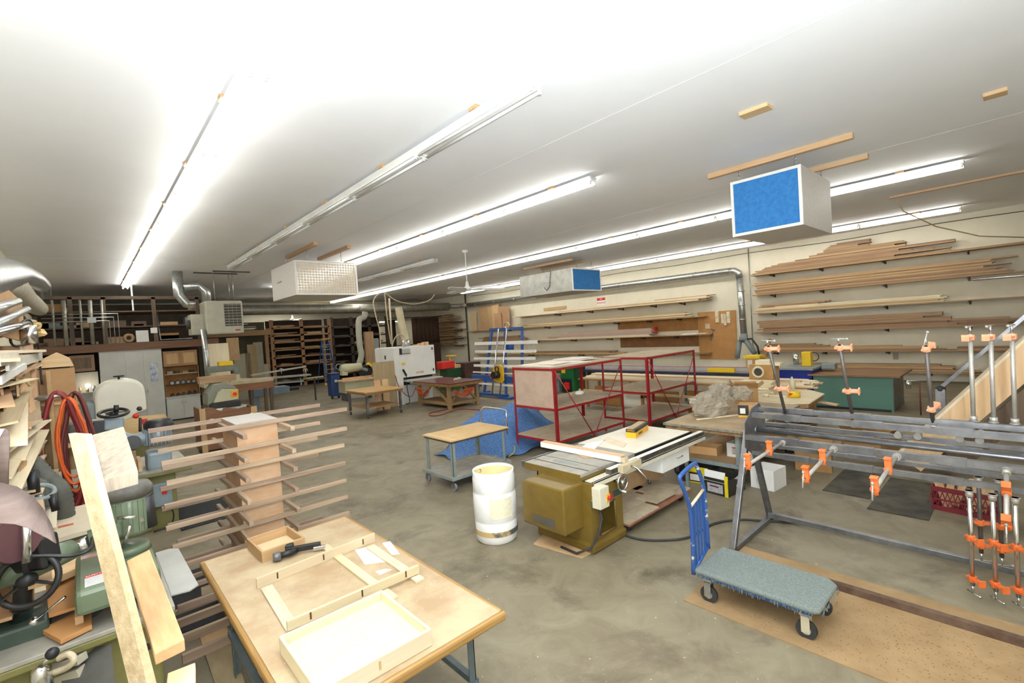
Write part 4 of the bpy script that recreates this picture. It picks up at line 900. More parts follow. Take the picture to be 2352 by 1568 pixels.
# ================= grey work table with plastic bag =================
wt = thing('rolling_work_table', 'thick-topped work table on casters carrying the plastic bag', 'table', (8.35, 3.5, 0)); wo = V(8.35, 3.5, 0)
wtop = mat('dusty_brown_tabletop', '9a8566', 'b19b7a', rough=.7, scale=3)
obj('tabletop', G().box(-1.3, 1.25, -.66, .62, .87, .9), wtop, wt); obj('top_edge', G().box(-1.3, 1.25, -.67, -.66, .865, .9).box(-1.31, -1.3, -.67, .62, .865, .9), mat('painted_edge_layers', '6d6a62', '8f8a80', rough=.6, scale=20), wt)
obj('lower_top', G().box(-1.27, 1.22, -.64, .6, .81, .865), mat('glue_stained_edge', 'a98552', '6b4b33', rough=.8, scale=9), wt)
for sx in (-1.1, 1.1):
    for sy in (-.5, .5): 
        obj('leg', G().box(sx-.03, sx+.03, sy-.03, sy+.03, .3, .81), greymetal, wt)
        obj('caster_fork', G().box(sx-.035, sx-.025, sy-.03, sy+.03, .06, .26).box(sx+.025, sx+.035, sy-.03, sy+.03, .06, .26).box(sx-.05, sx+.05, sy-.05, sy+.05, .25, .3), steel, wt)
        obj('caster', G().cyl((sx-.02, sy, .07), (sx+.02, sy, .07), .07, n=20), rubber, wt)
obj('lower_shelf', G().box(-1.13, 1.13, -.53, .53, .32, .34), mat('brown_shelf', '9d7c55', 'ac8b62', rough=.8), wt)
obj('shelf_rail', G().box(-1.13, 1.13, -.56, -.53, .28, .34).box(-1.13, 1.13, .53, .56, .28, .34), greymetal, wt); obj('shelf_rail', G().box(-1.16, -1.13, -.53, .53, .28, .34), greymetal, wt)
def box_open(name, label, cx, cy, z, a, b, h, m, rot=0, flaps=True, cat='box', extra=None):
    t = thing(name, label, cat, (cx, cy, z), rot); e = .006
    obj('walls', G().box(-a, a, -b, -b+e, 0, h).box(-a, a, b-e, b, 0, h).box(-a, -a+e, -b+e, b-e, 0, h).box(a-e, a, -b+e, b-e, 0, h).box(-a, a, -b, b, 0, e), m, t)
    if flaps:
        for (p, q, d) in (((-a, -b, h), (a, -b, h), (0, -.6, .5)), ((-a, b, h), (a, b, h), (0, .5, .7)), ((-a, -b, h), (-a, b, h), (-.5, 0, .6)), ((a, -b, h), (a, b, h), (.7, 0, .3))):
            d = Vector(d)*b*.9; p = Vector(p); q = Vector(q); obj('flap', G().slab([p, q, q+d, p+d], (0, 0, .004)), m, t)
    if extra: extra(t)
    return t
kraft = mat('kraft_cardboard', '9b7446', 'a98254', rough=.85, scale=5)
box_open('cardboard_tray', 'small open tan cardboard tray on the lower shelf of the work table', 7.62, 3.68, .34, .15, .22, .13, mat('tan_card', 'bf9562', 'c9a06d', rough=.8), .1, False)
wb = thing('white_carton', 'white shipping box with round mark on the lower shelf of the work table', 'box', (7.75, 3.12, .34), -.05)
bwt = mat('white_carton_card', 'dcdbd8', 'e5e4e1', rough=.6)
obj('carton', G().box(-.17, .25, -.17, .2, 0, .22), bwt, wb, bev=.004)
def roundmark(t, M, r=.05, m=None):
    k_ = m or mat('mark_grey', '6f7075', rough=.7)
    g = G().torus((0,0,0), (0,0,1), r, .0015, 28, 4).torus((0,0,0), (0,0,1), r*.72, .001, 28, 4).bar((-r*.35,-r*.35,0), (r*.35,r*.35,0), .004, .002, up=(0,0,1)).bar((-r*.35,r*.35,0), (r*.35,-r*.35,0), .004, .002, up=(0,0,1))
    g.v = [tuple(M @ Vector(p)) for p in g.v]; return obj('round_mark', g, k_, t)
MXp = Matrix(((0,0,-1,0),(-1,0,0,0),(0,1,0,0),(0,0,0,1)))
roundmark(wb, Matrix.Translation((-.171, -.07, .1)) @ MXp); 
obj('warning_label', G().box(-.172, -.17, .04, .11, .05, .165), mat('grey_label', 'a9a7a6', 'bfbdbb', rough=.7, scale=60), wb); obj('orange_strip', G().box(-.1735, -.172, .04, .11, .145, .163).box(-.1735, -.172, .04, .11, .052, .062), mat('label_orange', 'c4572c'), wb)
def carton_marks(t):
    obj('yellow_panel', G().box(-.232, -.23, -.2, .15, .17, .26).box(-.232, -.23, -.2, .15, 0, .02), mat('carton_lemon', 'd8c21e', 'e0cb2b', rough=.5), t)
    obj('paper_label', G().box(-.234, -.232, -.12, .08, .04, .14), pw, t)
obj_b = box_open('yellow_black_carton', 'open black and yellow tool carton on the floor, the left one', 7.25, 3.62, 0, .23, .22, .26, blk, .1, False, 'carton', carton_marks)
def carton_marks2(t):
    [obj('yellow_corner', gg_, mat('carton_lemon', 'd8c21e'), t) for gg_ in (G().box(-.24, -.225, -.2, -.15, 0, .3), G().box(-.24, -.235, .17, .2, 0, .3))]
    obj('white_flap', G().slab([(-.236, -.15, .19), (-.236, .17, .19), (-.205, .17, .34), (-.205, -.15, .34)], (.004, 0, 0)), bwt, t)
    obj('picture_panel', G().box(-.237, -.235, -.12, .12, .03, .16), mat('product_picture', '8f8d92', 'b9b7bb', rough=.5, scale=25), t)
    obj('maroon_bar', G().box(-.239, -.237, -.06, .08, .11, .13), mat('maroon', '5c1d24'), t)
    obj('white_back_flap', G().slab([(.1, -.206, .18), (.24, -.206, .18), (.26, -.23, .32), (-.1, -.23, .25)], (0, .004, 0)), bwt, t)
    obj('side_label', G().box(0, .15, -.207, -.2, .03, .13), pw, t)
box_open('yellow_black_carton', 'open black and yellow tool carton on the floor, the right one with white flap', 6.95, 3.12, 0, .235, .2, .24, blk, -.1, False, 'carton', carton_marks2)
wl = thing('white_carton', 'white box standing on the floor behind the rack leg', 'box', (7.42, 2.7, 0), -.1)
obj('carton', G().box(-.1, .3, -.17, .17, 0, .3), bwt, wl, bev=.004); roundmark(wl, Matrix.Translation((-.101, .02, .13)) @ MXp, .06)
# plastic bag
def crumple(c, sx, sy, sz, n=26, m=18, seed=1, amp=.14):
    random.seed(seed); g = G(); ph = [R(0, 6.3) for _ in range(9)]
    prof = []
    for j in range(m):
        th = PI*j/(m-1)
        for i in range(n):
            a = 2*PI*i/n; r = 1+amp*(math.sin(3*a+5*th+ph[0])+.7*math.sin(5*a-4*th+ph[1])+.5*math.sin(9*a+7*th+ph[2])+.4*math.sin(2*a+11*th+ph[3]))*math.sin(th)
            z = -math.cos(th)*r
            g.v.append((c[0]+sx*r*math.sin(th)*math.cos(a), c[1]+sy*r*math.sin(th)*math.sin(a), c[2]+sz*max(-.62, z)))
    for j in range(m-1):
        for i in range(n): g.f.append((j*n+i, j*n+(i+1) % n, (j+1)*n+(i+1) % n, (j+1)*n+i)); g.sm.append(False)
    return g
plast = mat('milky_plastic', 'bdb19c', 'd2c8b6', rough=.25, trans=.45, alpha=.8)
pb_ = thing('plastic_bag', 'crumpled milky plastic bag on the work table beside the small carton', 'bag', (8.0, 3.72, .9))
obj('lower_lobe', crumple((0, .05, .16), .36, .28, .25, seed=5), plast, pb_); obj('upper_lobe', crumple((.35, .0, .33), .3, .2, .18, seed=8, amp=.18), plast, pb_); obj('gathered_end', crumple((.62, -.25, .3), .22, .15, .14, seed=11, amp=.22), plast, pb_)
sb = thing('small_carton', 'small tan carton with black and yellow end under the plastic bag', 'box', (8.25, 3.22, .9), .3)
obj('carton', G().box(-.16, .16, -.14, .14, 0, .2), mat('tan_card', 'bf9562'), sb, bev=.003); obj('printed_end', G().box(-.163, -.16, -.02, .14, .03, .2), blk, sb); obj('yellow_foot', G().box(-.164, -.16, -.02, .14, 0, .03), yel, sb); obj('white_mark', G().box(-.166, -.163, .03, .11, .06, .15), bwt, sb)
obj('long_stick', G().bar(P(1600, 963, Z=.91), P(1715, 950, Z=.915), .04, .018), pale['x'], label='pale stick lying along the front of the work table', cat='stick')
box_open('cardboard_box', 'tall open brown cardboard box behind the plastic bag', 9.55, 3.75, .9, .24, .2, .3, kraft, .4)
# ================= white-topped assembly table =================
at = thing('assembly_table', 'cream-topped table with sloped corner holding glue and mallet', 'table', (10.75, 3.6, 0))
obj('tabletop', G().prism([(-.95, -.55), (-.75, -.82), (.5, -.75), (.95, -.35), (.95, .9), (-.95, .9)], .02, Matrix.Translation((0, 0, .86))), mat('cream_tabletop', 'd6c6a2', 'e2d4b4', rough=.5, scale=3), at)
obj('plywood_edge', G().prism([(-.93, -.53), (-.74, -.79), (.49, -.72), (.92, -.33), (.92, .88), (-.93, .88)], .08, Matrix.Translation((0, 0, .78))), rackwood['x'], at)
for sx in (-.8, .8):
    for sy in (-.45, .75): obj('leg', G().box(sx-.04, sx+.04, sy-.04, sy+.04, 0, .78), rackwood['z'], at)
gl = thing('glue_tub', 'yellow tub with red triangle on the cream table', 'tub', P(1824, 912, Z=.88)); yl = mat('tub_yellow', 'e0b81e', 'e8c22c', rough=.4)
obj('tub', G().lathe([(0,0),(.11,0),(.115,.12),(.105,.125),(0,.125)], n=24), yl, gl); obj('red_triangle', G().prism([(-.03, 0), (.05, .05), (-.03, .06)], .003, Matrix.Translation((-.118, .02, .04)) @ MXp), redm, gl)
gb = obj('glue_bottle', G().lathe([(0,0),(.06,0),(.06,.2),(.04,.23),(.02,.24),(.02,.27),(0,.28)], P(1820, 893, Z=.88), n=18), mat('cream_bottle', 'd9d3b2', rough=.5), label='cream glue bottle standing behind the yellow tub', cat='bottle')
ml = thing('wooden_mallet', 'wooden stick mallet lying on the cream table', 'mallet', P(1765, 908, Z=.91))
dv = P(1800, 910, Z=.91)-P(1757, 907, Z=.91); obj('handle', G().cyl((0,0,0), dv*.9, .014), pale['x'], ml); obj('head', G().cyl(dv*-.12-V(0,.05,0), dv*-.12+V(0,.06,0), .035), pale['x'], ml)
# router box with ring
rb = thing('router_box', 'tan wooden box with a round ring opening behind the clamp table', 'box', (11.35, 4.35, .88)); tw = mat('tan_plywood_box', 'a87f47', 'b78d54', rough=.7, scale=3)
q0, q1 = P(1721, 870, X=11.1), P(1776, 872, X=11.1)
cy, w2 = (q0.y+q1.y)/2, abs(q0.y-q1.y)/2; zt_, zb_ = P(1740, 838, X=11.1).z, P(1740, 870, X=11.1).z
rb.location = (11.3, cy, zb_)
hz = zt_-zb_
obj('shell', G().box(-.2, .2, -w2, w2, 0, hz), tw, rb, bev=.005); obj('ring', G().torus((-.21, w2*.2, hz*.5), (1,0,0), .11, .025, 28, 8), mat('cream_ring', 'd3c6a2', rough=.5), rb); obj('opening', G().cyl((-.205, w2*.2, hz*.5), (-.2, w2*.2, hz*.5), .1, n=24), brk, rb); obj('top_block', G().box(-.15, .15, -w2*.7, w2*.5, hz, hz+.1).box(-.12, .12, -w2*1.5, -w2*.5, hz-.02, hz+.04), pale['y'], rb)
wsb = []
for k in range(8):
    z = .88+.035*k; obj('wood_strip', G().box(10.75+R(-.03,.03), 11.0, cy-w2*1.3+R(-.05,.05), cy+w2*1.2, z, z+.032), pale['y'], label='short pale strip in the stack in front of the ring box', cat='strip', group='strips stacked before the ring box')
obj('support_box', G().box(11.05, 11.5, cy-w2, cy+w2, .88, zb_), tw, label='plain tan riser block under the ring box', cat='block')
# ================= teal cabinet, blue boring machine =================
tm = mat('teal_enamel', '4f786b', '5a8375', rough=.5, scale=40, lo=.3, hi=.7)
tc_ = thing('teal_cabinet', 'long teal steel cabinet with brown wooden top by the right wall', 'cabinet', (15.0, 3.08, 0))
obj('body', G().box(-.5, .9, -.84, .85, 0, .86), tm, tc_, bev=.01); obj('dark_side', G().box(-.48, .9, -.85, -.84, .02, .84), steel, tc_)
obj('wood_top', G().box(-.6, 1.2, -1.0, .95, .86, .9), mat('brown_worktop', '7b5a39', '94704a', rough=.7, scale=2, stretch=(8, 1, 1)), tc_)
obj('kick_plate', G().box(-.52, -.5, -.8, .8, 0, .06), black, tc_)
bmch = thing('boring_machine', 'dark blue machine with grey top and yellow upright head', 'machine', (15.0, 4.38, 0)); nb = mat('royal_blue_enamel', '15277c', '1a2f8d', rough=.4)
obj('cabinet', G().box(-.5, .5, -.42, .38, 0, 1.0), nb, bmch, bev=.01); obj('top_plate', G().box(-.55, .6, -.46, .42, 1.0, 1.05), greymetal, bmch)
obj('yellow_head', G().box(.1, .35, -.25, -.02, 1.05, 1.45), yl, bmch, bev=.01); obj('motor_cylinder', G().cyl((.0, .08, 1.1), (.0, .08, 1.42), .08), chrome, bmch); obj('cable', G().torus((.3, -.28, 1.3), (1,0,0), .12, .012, 20, 6), black, bmch); obj('side_motor', G().box(.2, .5, -.8, -.46, .95, 1.12), greymetal, bmch, bev=.03)
# ================= long lumber trestle & saw station =================
tr_ = thing('lumber_trestle', 'low wooden trestle bench carrying the long pale boards', 'trestle', (12.1, 6.5, 0))
for y in (-3.0, -1.0, 1.0, 3.0):
    obj('leg_frame', G().box(-.35, -.29, y-.04, y+.04, 0, .86).box(.29, .35, y-.04, y+.04, 0, .86).box(-.35, .35, y-.03, y+.03, .4, .48), rackwood['z'], tr_)
obj('top_rail', G().box(-.38, -.28, -3.2, 3.3, .86, .9).box(.28, .38, -3.2, 3.3, .86, .9), rackwood['y'], tr_); obj('lower_rail', G().box(-.38, -.28, -3.2, 3.3, .5, .56), oak['y'], tr_)
for k in range(15):
    x = 11.75+.14*(k % 3)+R(0, .02); z = .9+.032*(k//3)
    obj('lumber_board', G().box(x, x+.13, 3.1+R(0, .35), 9.9-R(0, .4)-(k//3)*.12, z, z+.03), pale['y'] if k % 4 else pine['y'], label='long pale board stacked on the trestle behind the red shelves', cat='board', group='boards on the trestle')
pn = mat('white_roll_paper', 'd8d2c0', 'e4dfd0', rough=.8)
for k, (x0, y0, y1, h, m_) in enumerate(((12.3, 8.6, 9.6, .6, hb), (12.3, 7.6, 8.5, .5, pn), (12.35, 6.7, 7.4, .55, kraft), (12.3, 5.2, 6.4, .62, hb), (12.35, 4.4, 5.0, .6, pn), (12.3, 3.3, 4.2, .58, rackwood['z']))):
    obj('panel_offcut', G().box(x0, x0+.05, y0, y1, 0, h), m_, label='%s panel offcut standing under the lumber trestle' % ('brown', 'white', 'kraft brown', 'wide brown', 'narrow white', 'wooden')[k], cat='panel')
ss = thing('saw_station', 'long dark blue edged bench with a grey measuring fence', 'bench', (14.2, 8.0, 0))
obj('bench_top', G().box(-.35, .5, -2.9, 3.4, .86, .93), mat('dark_blue_edge', '1e2638', '283248', rough=.5), ss); obj('fence_extrusion', G().box(-.1, .0, -2.9, 3.4, .93, 1.1), mat('grey_aluminium', 'a5a3a0', 'b4b2af', rough=.45, scale=3), ss)
obj('red_line', G().box(-.103, -.1, -2.9, 3.4, 1.08, 1.095).box(-.103, -.1, -2.9, 3.4, .96, .97), mat('line_red', 'b4473a'), ss)
for y in (-2.7, -.7, 1.3, 3.2): obj('leg', G().box(-.3, -.24, y-.03, y+.03, 0, .86).box(.4, .46, y-.03, y+.03, 0, .86), steel, ss)
obj('yellow_guard', G().box(-.2, -.02, -2.2, -1.4, .94, 1.06), yl, ss)
ym = thing('stop_unit', 'yellow and tan measuring stop unit beside the pegboard', 'machine', (14.3, 5.3, .93))
obj('base', G().box(-.25, .25, -.3, .1, 0, .12), yl, ym); obj('post', G().box(-.2, -.05, .0, .06, 0, .3).box(.1, .2, -.28, -.22, .0, .35), yl, ym); obj('carton_body', G().box(-.2, .2, -.15, .2, .1, .42), mat('tan_card', 'bf9562'), ym); obj('yellow_lid', G().box(-.24, .24, -.2, .25, .42, .5), yl, ym); obj('paper_tag', G().box(-.205, -.2, .02, .15, .15, .38), pn, ym)
# green machine
gn = mat('machine_green', '17592a', '1d6831', rough=.4); gm_ = thing('green_sander', 'dark green cabinet machine with yellow label and red motor behind the red shelf', 'machine', (14.2, 12.3, 0))
obj('cabinet', G().box(-.35, .5, -.5, .15, 0, 1.08), gn, gm_, bev=.02); obj('side_column', G().box(-.25, .5, .2, .75, .75, 1.02), gn, gm_, bev=.02); obj('column_top', G().box(-.3, .5, -.9, -.5, .6, 1.1), mat('deep_green', '173d22', '1b4728', rough=.5), gm_)
obj('yellow_label', G().box(-.355, -.35, -.1, .1, .78, .92), yl, gm_); obj('opening', G().box(-.36, -.35, -.4, .1, .05, .55), black, gm_); obj('red_motor', G().box(-.42, -.3, -.3, -.05, .15, .42), redm, gm_, bev=.02); obj('grey_bed', G().box(-.5, .3, .15, .8, .55, .62).box(-.3, .3, .3, .6, .0, .55), greymetal, gm_)
# cartons and pale boxes on the right rail
rt = thing('wooden_ramp', 'steep wooden stair-like ramp of plywood and thick boards at the right edge', 'ramp', (9.2, 0, 0)); 
def rp(x, t, n): # along slope t, normal offset n
    s = V(0, -.62, .785); nn = V(0, .785, .62); p = V(x, 1.35, .35)+s*t+nn*n; return p
def rslab(name, x0, x1, t0, t1, n0, n1, m):
    g = G(); vs = [rp(x, t, n) for n in (n0, n1) for (x, t) in ((x0, t0), (x1, t0), (x1, t1), (x0, t1))]
    g.add(vs, [(3,2,1,0),(4,5,6,7),(0,1,5,4),(1,2,6,5),(2,3,7,6),(3,0,4,7)]); return obj(name, g, m, rt)
rslab('stringer', -.35, -.29, 0, 3.2, -.32, 0, pine['z']); rslab('stringer', .55, .61, 0, 3.2, -.32, 0, pine['z']); rslab('top_sheet', -.35, .61, -.02, 3.2, 0, .03, pale['z']); rslab('second_stringer', -.3, -.24, .2, 3.2, -.62, -.36, dkwood['z'])
obj('prop_leg', G().bar((-.2, -.3, 0), (-.2, -.9, 1.2), .05, .09), pine['z'], rt); obj('prop_leg', G().bar((.4, -.3, 0), (.4, -.9, 1.2), .05, .09), pine['z'], rt)
rt.location = (9.3, 0, 0)
bb = thing('dark_lever_bar', 'long dark steel bar slanting up behind the clamp pipes', 'bar', P(2160, 890, X=10.3)); e_ = P(2352, 728, X=10.3)-P(2160, 890, X=10.3)
obj('bar', G().bar((0,0,0), e_*1.4, .07, .05), steel, bb); obj('joint', G().sph((0, 0, -.02), .07), black, bb); obj('stand', G().box(-.06, .06, -.06, .06, -P(2160, 890, X=10.3).z, -.02), steel, bb)
ar = thing('air_filter', 'small air regulator bowl on a thin stand right of the teal cabinet', 'filter', P(2062, 878, X=14.4)+V(0,-.2,0)); zz = ar.location.z
obj('bowl', G().lathe([(0,-.15),(.04,-.14),(.055,-.05),(.055,.05),(0,.06)], n=16), chrome, ar); obj('arm', G().cyl((0, 0, .05), (0, -.2, .05), .02), galv, ar); obj('stand_pipe', G().cyl((0, -.2, .06), (0, -.2, -zz), .015), mat('red_brown_pipe', '6e3a30'), ar)
# under-table clutter near the trestle: open cardboard flaps
box_open('cardboard_box', 'low open cardboard box on the floor beyond the clamp rack', 8.9, 2.45, 0, .3, .25, .35, kraft, .2)
box_open('cardboard_box', 'second open cardboard box on the floor by the teal cabinet', 10.2, 1.9, 0, .32, .3, .4, kraft, -.3)
obj('lumber_board', G().bar(P(1790, 905, X=11.2), P(1925, 930, X=11.0), .12, .03), pine['y'], label='tan board poking out under the cream table toward the teal cabinet', cat='board')
# ================= left side: shapers, band saw, scrap rack =================
def PT(px, py, t): return V(0, 0, CAMZ)+ray(px, py)*t
grn = mat('sage_green_enamel', '5e6b55', '6c7962', rough=.4, scale=5, coat=.1)
grn_d = mat('dark_green_casting', '34423a', '425046', rough=.5, scale=6)
olive = mat('olive_machine_body', '6f6b3c', '7d7848', rough=.45, scale=3)
dustt = mat('dusty_machine_table', '9a968c', 'aba79b', rough=.55, metal=.3, scale=5)
bluegrey = mat('blue_grey_enamel', '7e8c92', '8f9ca1', rough=.4, scale=5)
# ---- near shaper ----
ns = thing('spindle_shaper', 'olive-bodied shaper with grey table and safety label in the lower left', 'shaper', (-.1, 4.55, 0)); no_ = V(-.1, 4.55, 0)
def NB(x0, x1, y0, y1, z0, z1): return G().box(x0-no_.x, x1-no_.x, y0-no_.y, y1-no_.y, z0, z1)
obj('cabinet', NB(-.85, .28, 4.05, 5.0, 0, .78), olive, ns, bev=.02)
obj('table_casting', NB(-.95, .36, 3.98, 5.05, .78, .83), olive, ns, bev=.01)
obj('table_top', NB(-.95, .36, 3.98, 5.05, .83, .86), dustt, ns, bev=.004)
obj('extension_plate', G().prism([(x-no_.x, y-no_.y) for x, y in ((.36, 4.18), (.47, 4.15), (.53, 4.2), (.52, 5.1), (.46, 5.16), (.36, 5.16))], .015, Matrix.Translation((0, 0, .845))), mat('grey_plate', 'a2a19b', 'b0afa8', rough=.5), ns, bev=.004)
obj('cabinet_hole', G().cyl(V(-.1, 4.045, .66)-no_, V(-.1, 4.05, .66)-no_, .03).cyl(V(.2, 4.045, .62)-no_, V(.2, 4.05, .62)-no_, .025), black, ns)
mh = lambda *p: None
mdfp = mat('orange_brown_mdf', 'b07d48', 'bd8a55', rough=.75, scale=4)
for k, (q, z, h, lab) in enumerate(((((105, 1345), (205, 1308), (222, 1385), (112, 1420)), .95, .02, 'tan hardboard fence base on the near shaper, upper piece'), (((95, 1455), (210, 1395), (212, 1445), (140, 1480)), .87, .03, 'dusty tan board on the front of the near shaper table'), (((118, 1308), (200, 1288), (204, 1308), (120, 1345)), 1.0, .05, 'pale wood fence strip behind the near shaper boards'))):
    obj('shaper_board', G().slab([P(x, y, Z=z) for x, y in q], (0, 0, h)), mdfp if k < 2 else pine['x'], label=lab, cat='board', bev=.003)
obj('wood_block', G().box(-.14, -.1, 4.12, 4.3, .86, .95), pine['y'], label='small pine block at the corner of the near shaper table', cat='block')
# power feeder builder in a plane y = Y0
def feeder(label, Y0, pts, name='power_feeder', body=grn, hood=None, cat='power feeder'):
    p = lambda x, y, dy=0: P(x, y, Y=Y0+dy)
    t = thing(name, label, cat, p(*pts['base'])); o = Vector(t.location); return t, (lambda x, y, dy=0: p(x, y, dy)-o)
pf, q = feeder('sage green power feeder with handwheel and finned motor at lower left', 4.35, {'base': (60, 1500)})
obj('base_casting', G().bar(q(-10, 1500), q(95, 1478), .3, .09), grn_d, pf, bev=.015)
obj('column_socket', G().bar(q(45, 1500), q(38, 1425), .3, .26, up=(0,1,0)), grn_d, pf, bev=.02)
obj('column', G().cyl(q(48, 1440), q(58, 1180), .055, n=20), chrome, pf)
obj('column_sleeve', G().cyl(q(50, 1400, -.06), q(56, 1300, -.06), .045, n=16), black, pf)
obj('clamp_lever', G().cyl(q(78, 1428, -.1), q(150, 1370, -.2), .008).sph(q(78, 1428, -.1), .03), chrome, pf)
hw = obj('handwheel', G().torus(q(63, 1332, -.28), (-.35, -1, .25), .145, .018, 36, 10), black, pf)
cq = q(63, 1332, -.28)
g = G()
for a in (1.6, 3.7, 5.8):
    g.bar(cq, cq+V(math.cos(a)*.14, -.02, math.sin(a)*.14), .025, .012)
obj('wheel_spoke', g, black, hw); obj('wheel_hub', G().lathe([(0,-.03),(.04,-.03),(.035,.05),(0,.05)], cq, (-.35,-1,.25), 18), black, hw)
obj('feeder_arm', G().tube([q(-20, 1330, -.15), q(60, 1305, -.1), q(130, 1275, -.05), q(165, 1262)], [.075, .08, .075, .065], 18), grn, pf)
obj('arm_ram', G().tube([q(160, 1263), q(215, 1240)], .045, 18), chrome, pf)
obj('arm_collar', G().tube([q(205, 1240), q(245, 1226), q(278, 1216)], [.065, .068, .06], 18), grn, pf)
obj('power_cord', G().tube(catmull([q(-20, 1300, -.3), q(30, 1280, -.3), q(90, 1276, -.3), q(160, 1276, -.3), q(205, 1262, -.3), q(213, 1235, -.15)], 6), .012, 8), black, pf)
obj('feeder_motor', G().lathe([(0,0),(.125,0),(.135,.03),(.135,.26),(.12,.28),(0,.28)], q(300, 1222, .1), (0.02,0,1), 28), grn, pf)
g = G(); c = q(300, 1222, .1)
for k in range(26):
    a = 2*PI*k/26; g.bar(c+V(math.cos(a)*.137, math.sin(a)*.137, .03), c+V(math.cos(a)*.137, math.sin(a)*.137, .25), .008, .012, up=(math.cos(a), math.sin(a), 0))
obj('cooling_fins', g, grn, pf)
obj('fan_cover', G().lathe([(.14,0),(.15,.0),(.15,.05),(.13,.085),(0,.09)], c+V(0,0,.27), (0,0,1), 28), mat('dark_fan_cover', '4c4a45', '67645d', rough=.6, scale=8), pf)
obj('capacitor', G().cyl(q(343, 1208, .05), q(333, 1138, .05), .05, n=18), black, pf)
obj('motor_bracket', G().bar(q(250, 1215), q(330, 1190), .05, .03), chrome, pf)
obj('lock_handle', G().cyl(q(282, 1258, -.05), q(300, 1205, -.12), .012).cyl(q(270, 1190, -.1), q(312, 1187, -.14), .011), chrome, pf)
fbz = .98
fb = [P(x, y, Z=1.13) for x, y in ((200, 1298), (330, 1262), (336, 1330), (212, 1392))]
fb = [P(198, 1292, Y=4.75), P(322, 1262, Y=4.75), P(338, 1345, Y=4.2), P(212, 1385, Y=4.2)]
zc = sum(v.z for v in fb[:2])/2
def fq(x, y, z): return V(x, y, z)-Vector(pf.location)
X0_, X1_ = -.13, .3
obj('feeder_housing', G().box(X0_-pf.location.x, X1_-pf.location.x, 3.98-pf.location.y, 4.75-pf.location.y, .99-pf.location.z, 1.15-pf.location.z), grn, pf, bev=.03)
fh = pf.children[-1]
obj('gear_cap', G().lathe([(0,0),(.14,0),(.12,.05),(0,.06)], V(.16, 4.5, 1.15)-Vector(pf.location), (0,0,1), 22), grn, pf)
LX, LY = .0, 4.13
obj('safety_label', G().box(LX-.08-pf.location.x, LX+.08-pf.location.x, LY-.1-pf.location.y, LY+.1-pf.location.y, 1.1505-pf.location.z, 1.152-pf.location.z), mat('label_print', 'd8d7d4', 'b9b8b6', rough=.5, scale=140), pf)
obj('label_header', G().box(LX-.08-pf.location.x, LX+.08-pf.location.x, LY+.06-pf.location.y, LY+.1-pf.location.y, 1.152-pf.location.z, 1.153-pf.location.z), redm, pf)
text('lettering', 'SAFETY RULES', Matrix.Translation(V(LX, LY+.08, 1.1535)-Vector(pf.location)), .024, white, pf, .0005)
obj('maker_label', G().box(-.1-pf.location.x, -.01-pf.location.x, 4.6-pf.location.y, 4.67-pf.location.y, 1.1505-pf.location.z, 1.152-pf.location.z), mat('pinkish_label', 'b9b2a6', 'b0706a', rough=.5, scale=20), pf)
for k in range(3): obj('feed_wheel', G().cyl(V(X0_+.07+.14*k, 4.24, .93)-Vector(pf.location), V(X0_+.07+.14*k, 4.34, .93)-Vector(pf.location), .068, n=20), rubber, pf)
# ---- mortiser parts at the very bottom left ----
mo = thing('tenoner_head', 'chrome-knobbed steel clamping head with grey plate at the bottom left corner', 'machine head', PT(60, 1568, 2.9)); m0 = Vector(mo.location)
def mq(x, y, t=2.9): return PT(x, y, t)-m0
obj('grey_plate', G().slab([mq(140, 1500, 3.0), mq(255, 1478, 3.0), mq(266, 1575, 2.8), mq(142, 1600, 2.8)], (0, 0, -.02)), mat('dark_grey_plate', '5c5b58', '6b6a66', rough=.45, metal=.4), mo)
obj('slide_bar', G().bar(mq(-20, 1560), mq(190, 1510), .07, .05), mat('cream_grey_bar', 'a09a88', 'b0aa98', rough=.5), mo, bev=.004)
obj('slide_bar_lower', G().bar(mq(60, 1590), mq(190, 1540), .06, .06), mat('cream_grey_bar', 'a09a88'), mo, bev=.004)
obj('chrome_dome', G().lathe([(0,-.09),(.05,-.09),(.05,-.02),(.045,.02),(.02,.045),(0,.05)], mq(93, 1545, 2.75), (0,0,1), 22), chrome, mo)
obj('lever', G().tube([mq(96, 1530, 2.7), mq(112, 1510, 2.7)], .012, 10), chrome, mo); obj('ball', G().sph(mq(120, 1500, 2.68), .032), black, mo)
obj('hook_bar', G().tube(catmull([mq(120, 1545, 2.8), mq(155, 1532, 2.8), mq(170, 1515, 2.8), mq(158, 1502, 2.8), mq(135, 1512, 2.8)], 5), .018, 10), greyed, mo)
obj('block', G().bar(mq(135, 1505, 3.0), mq(133, 1465, 3.0), .1, .1, up=(0,1,0)), mat('cream_grey_bar', 'a09a88'), mo, bev=.01)
obj('pedestal', G().box(-.35, .1, -.1, .35, -m0.z, -.25), olive, mo)
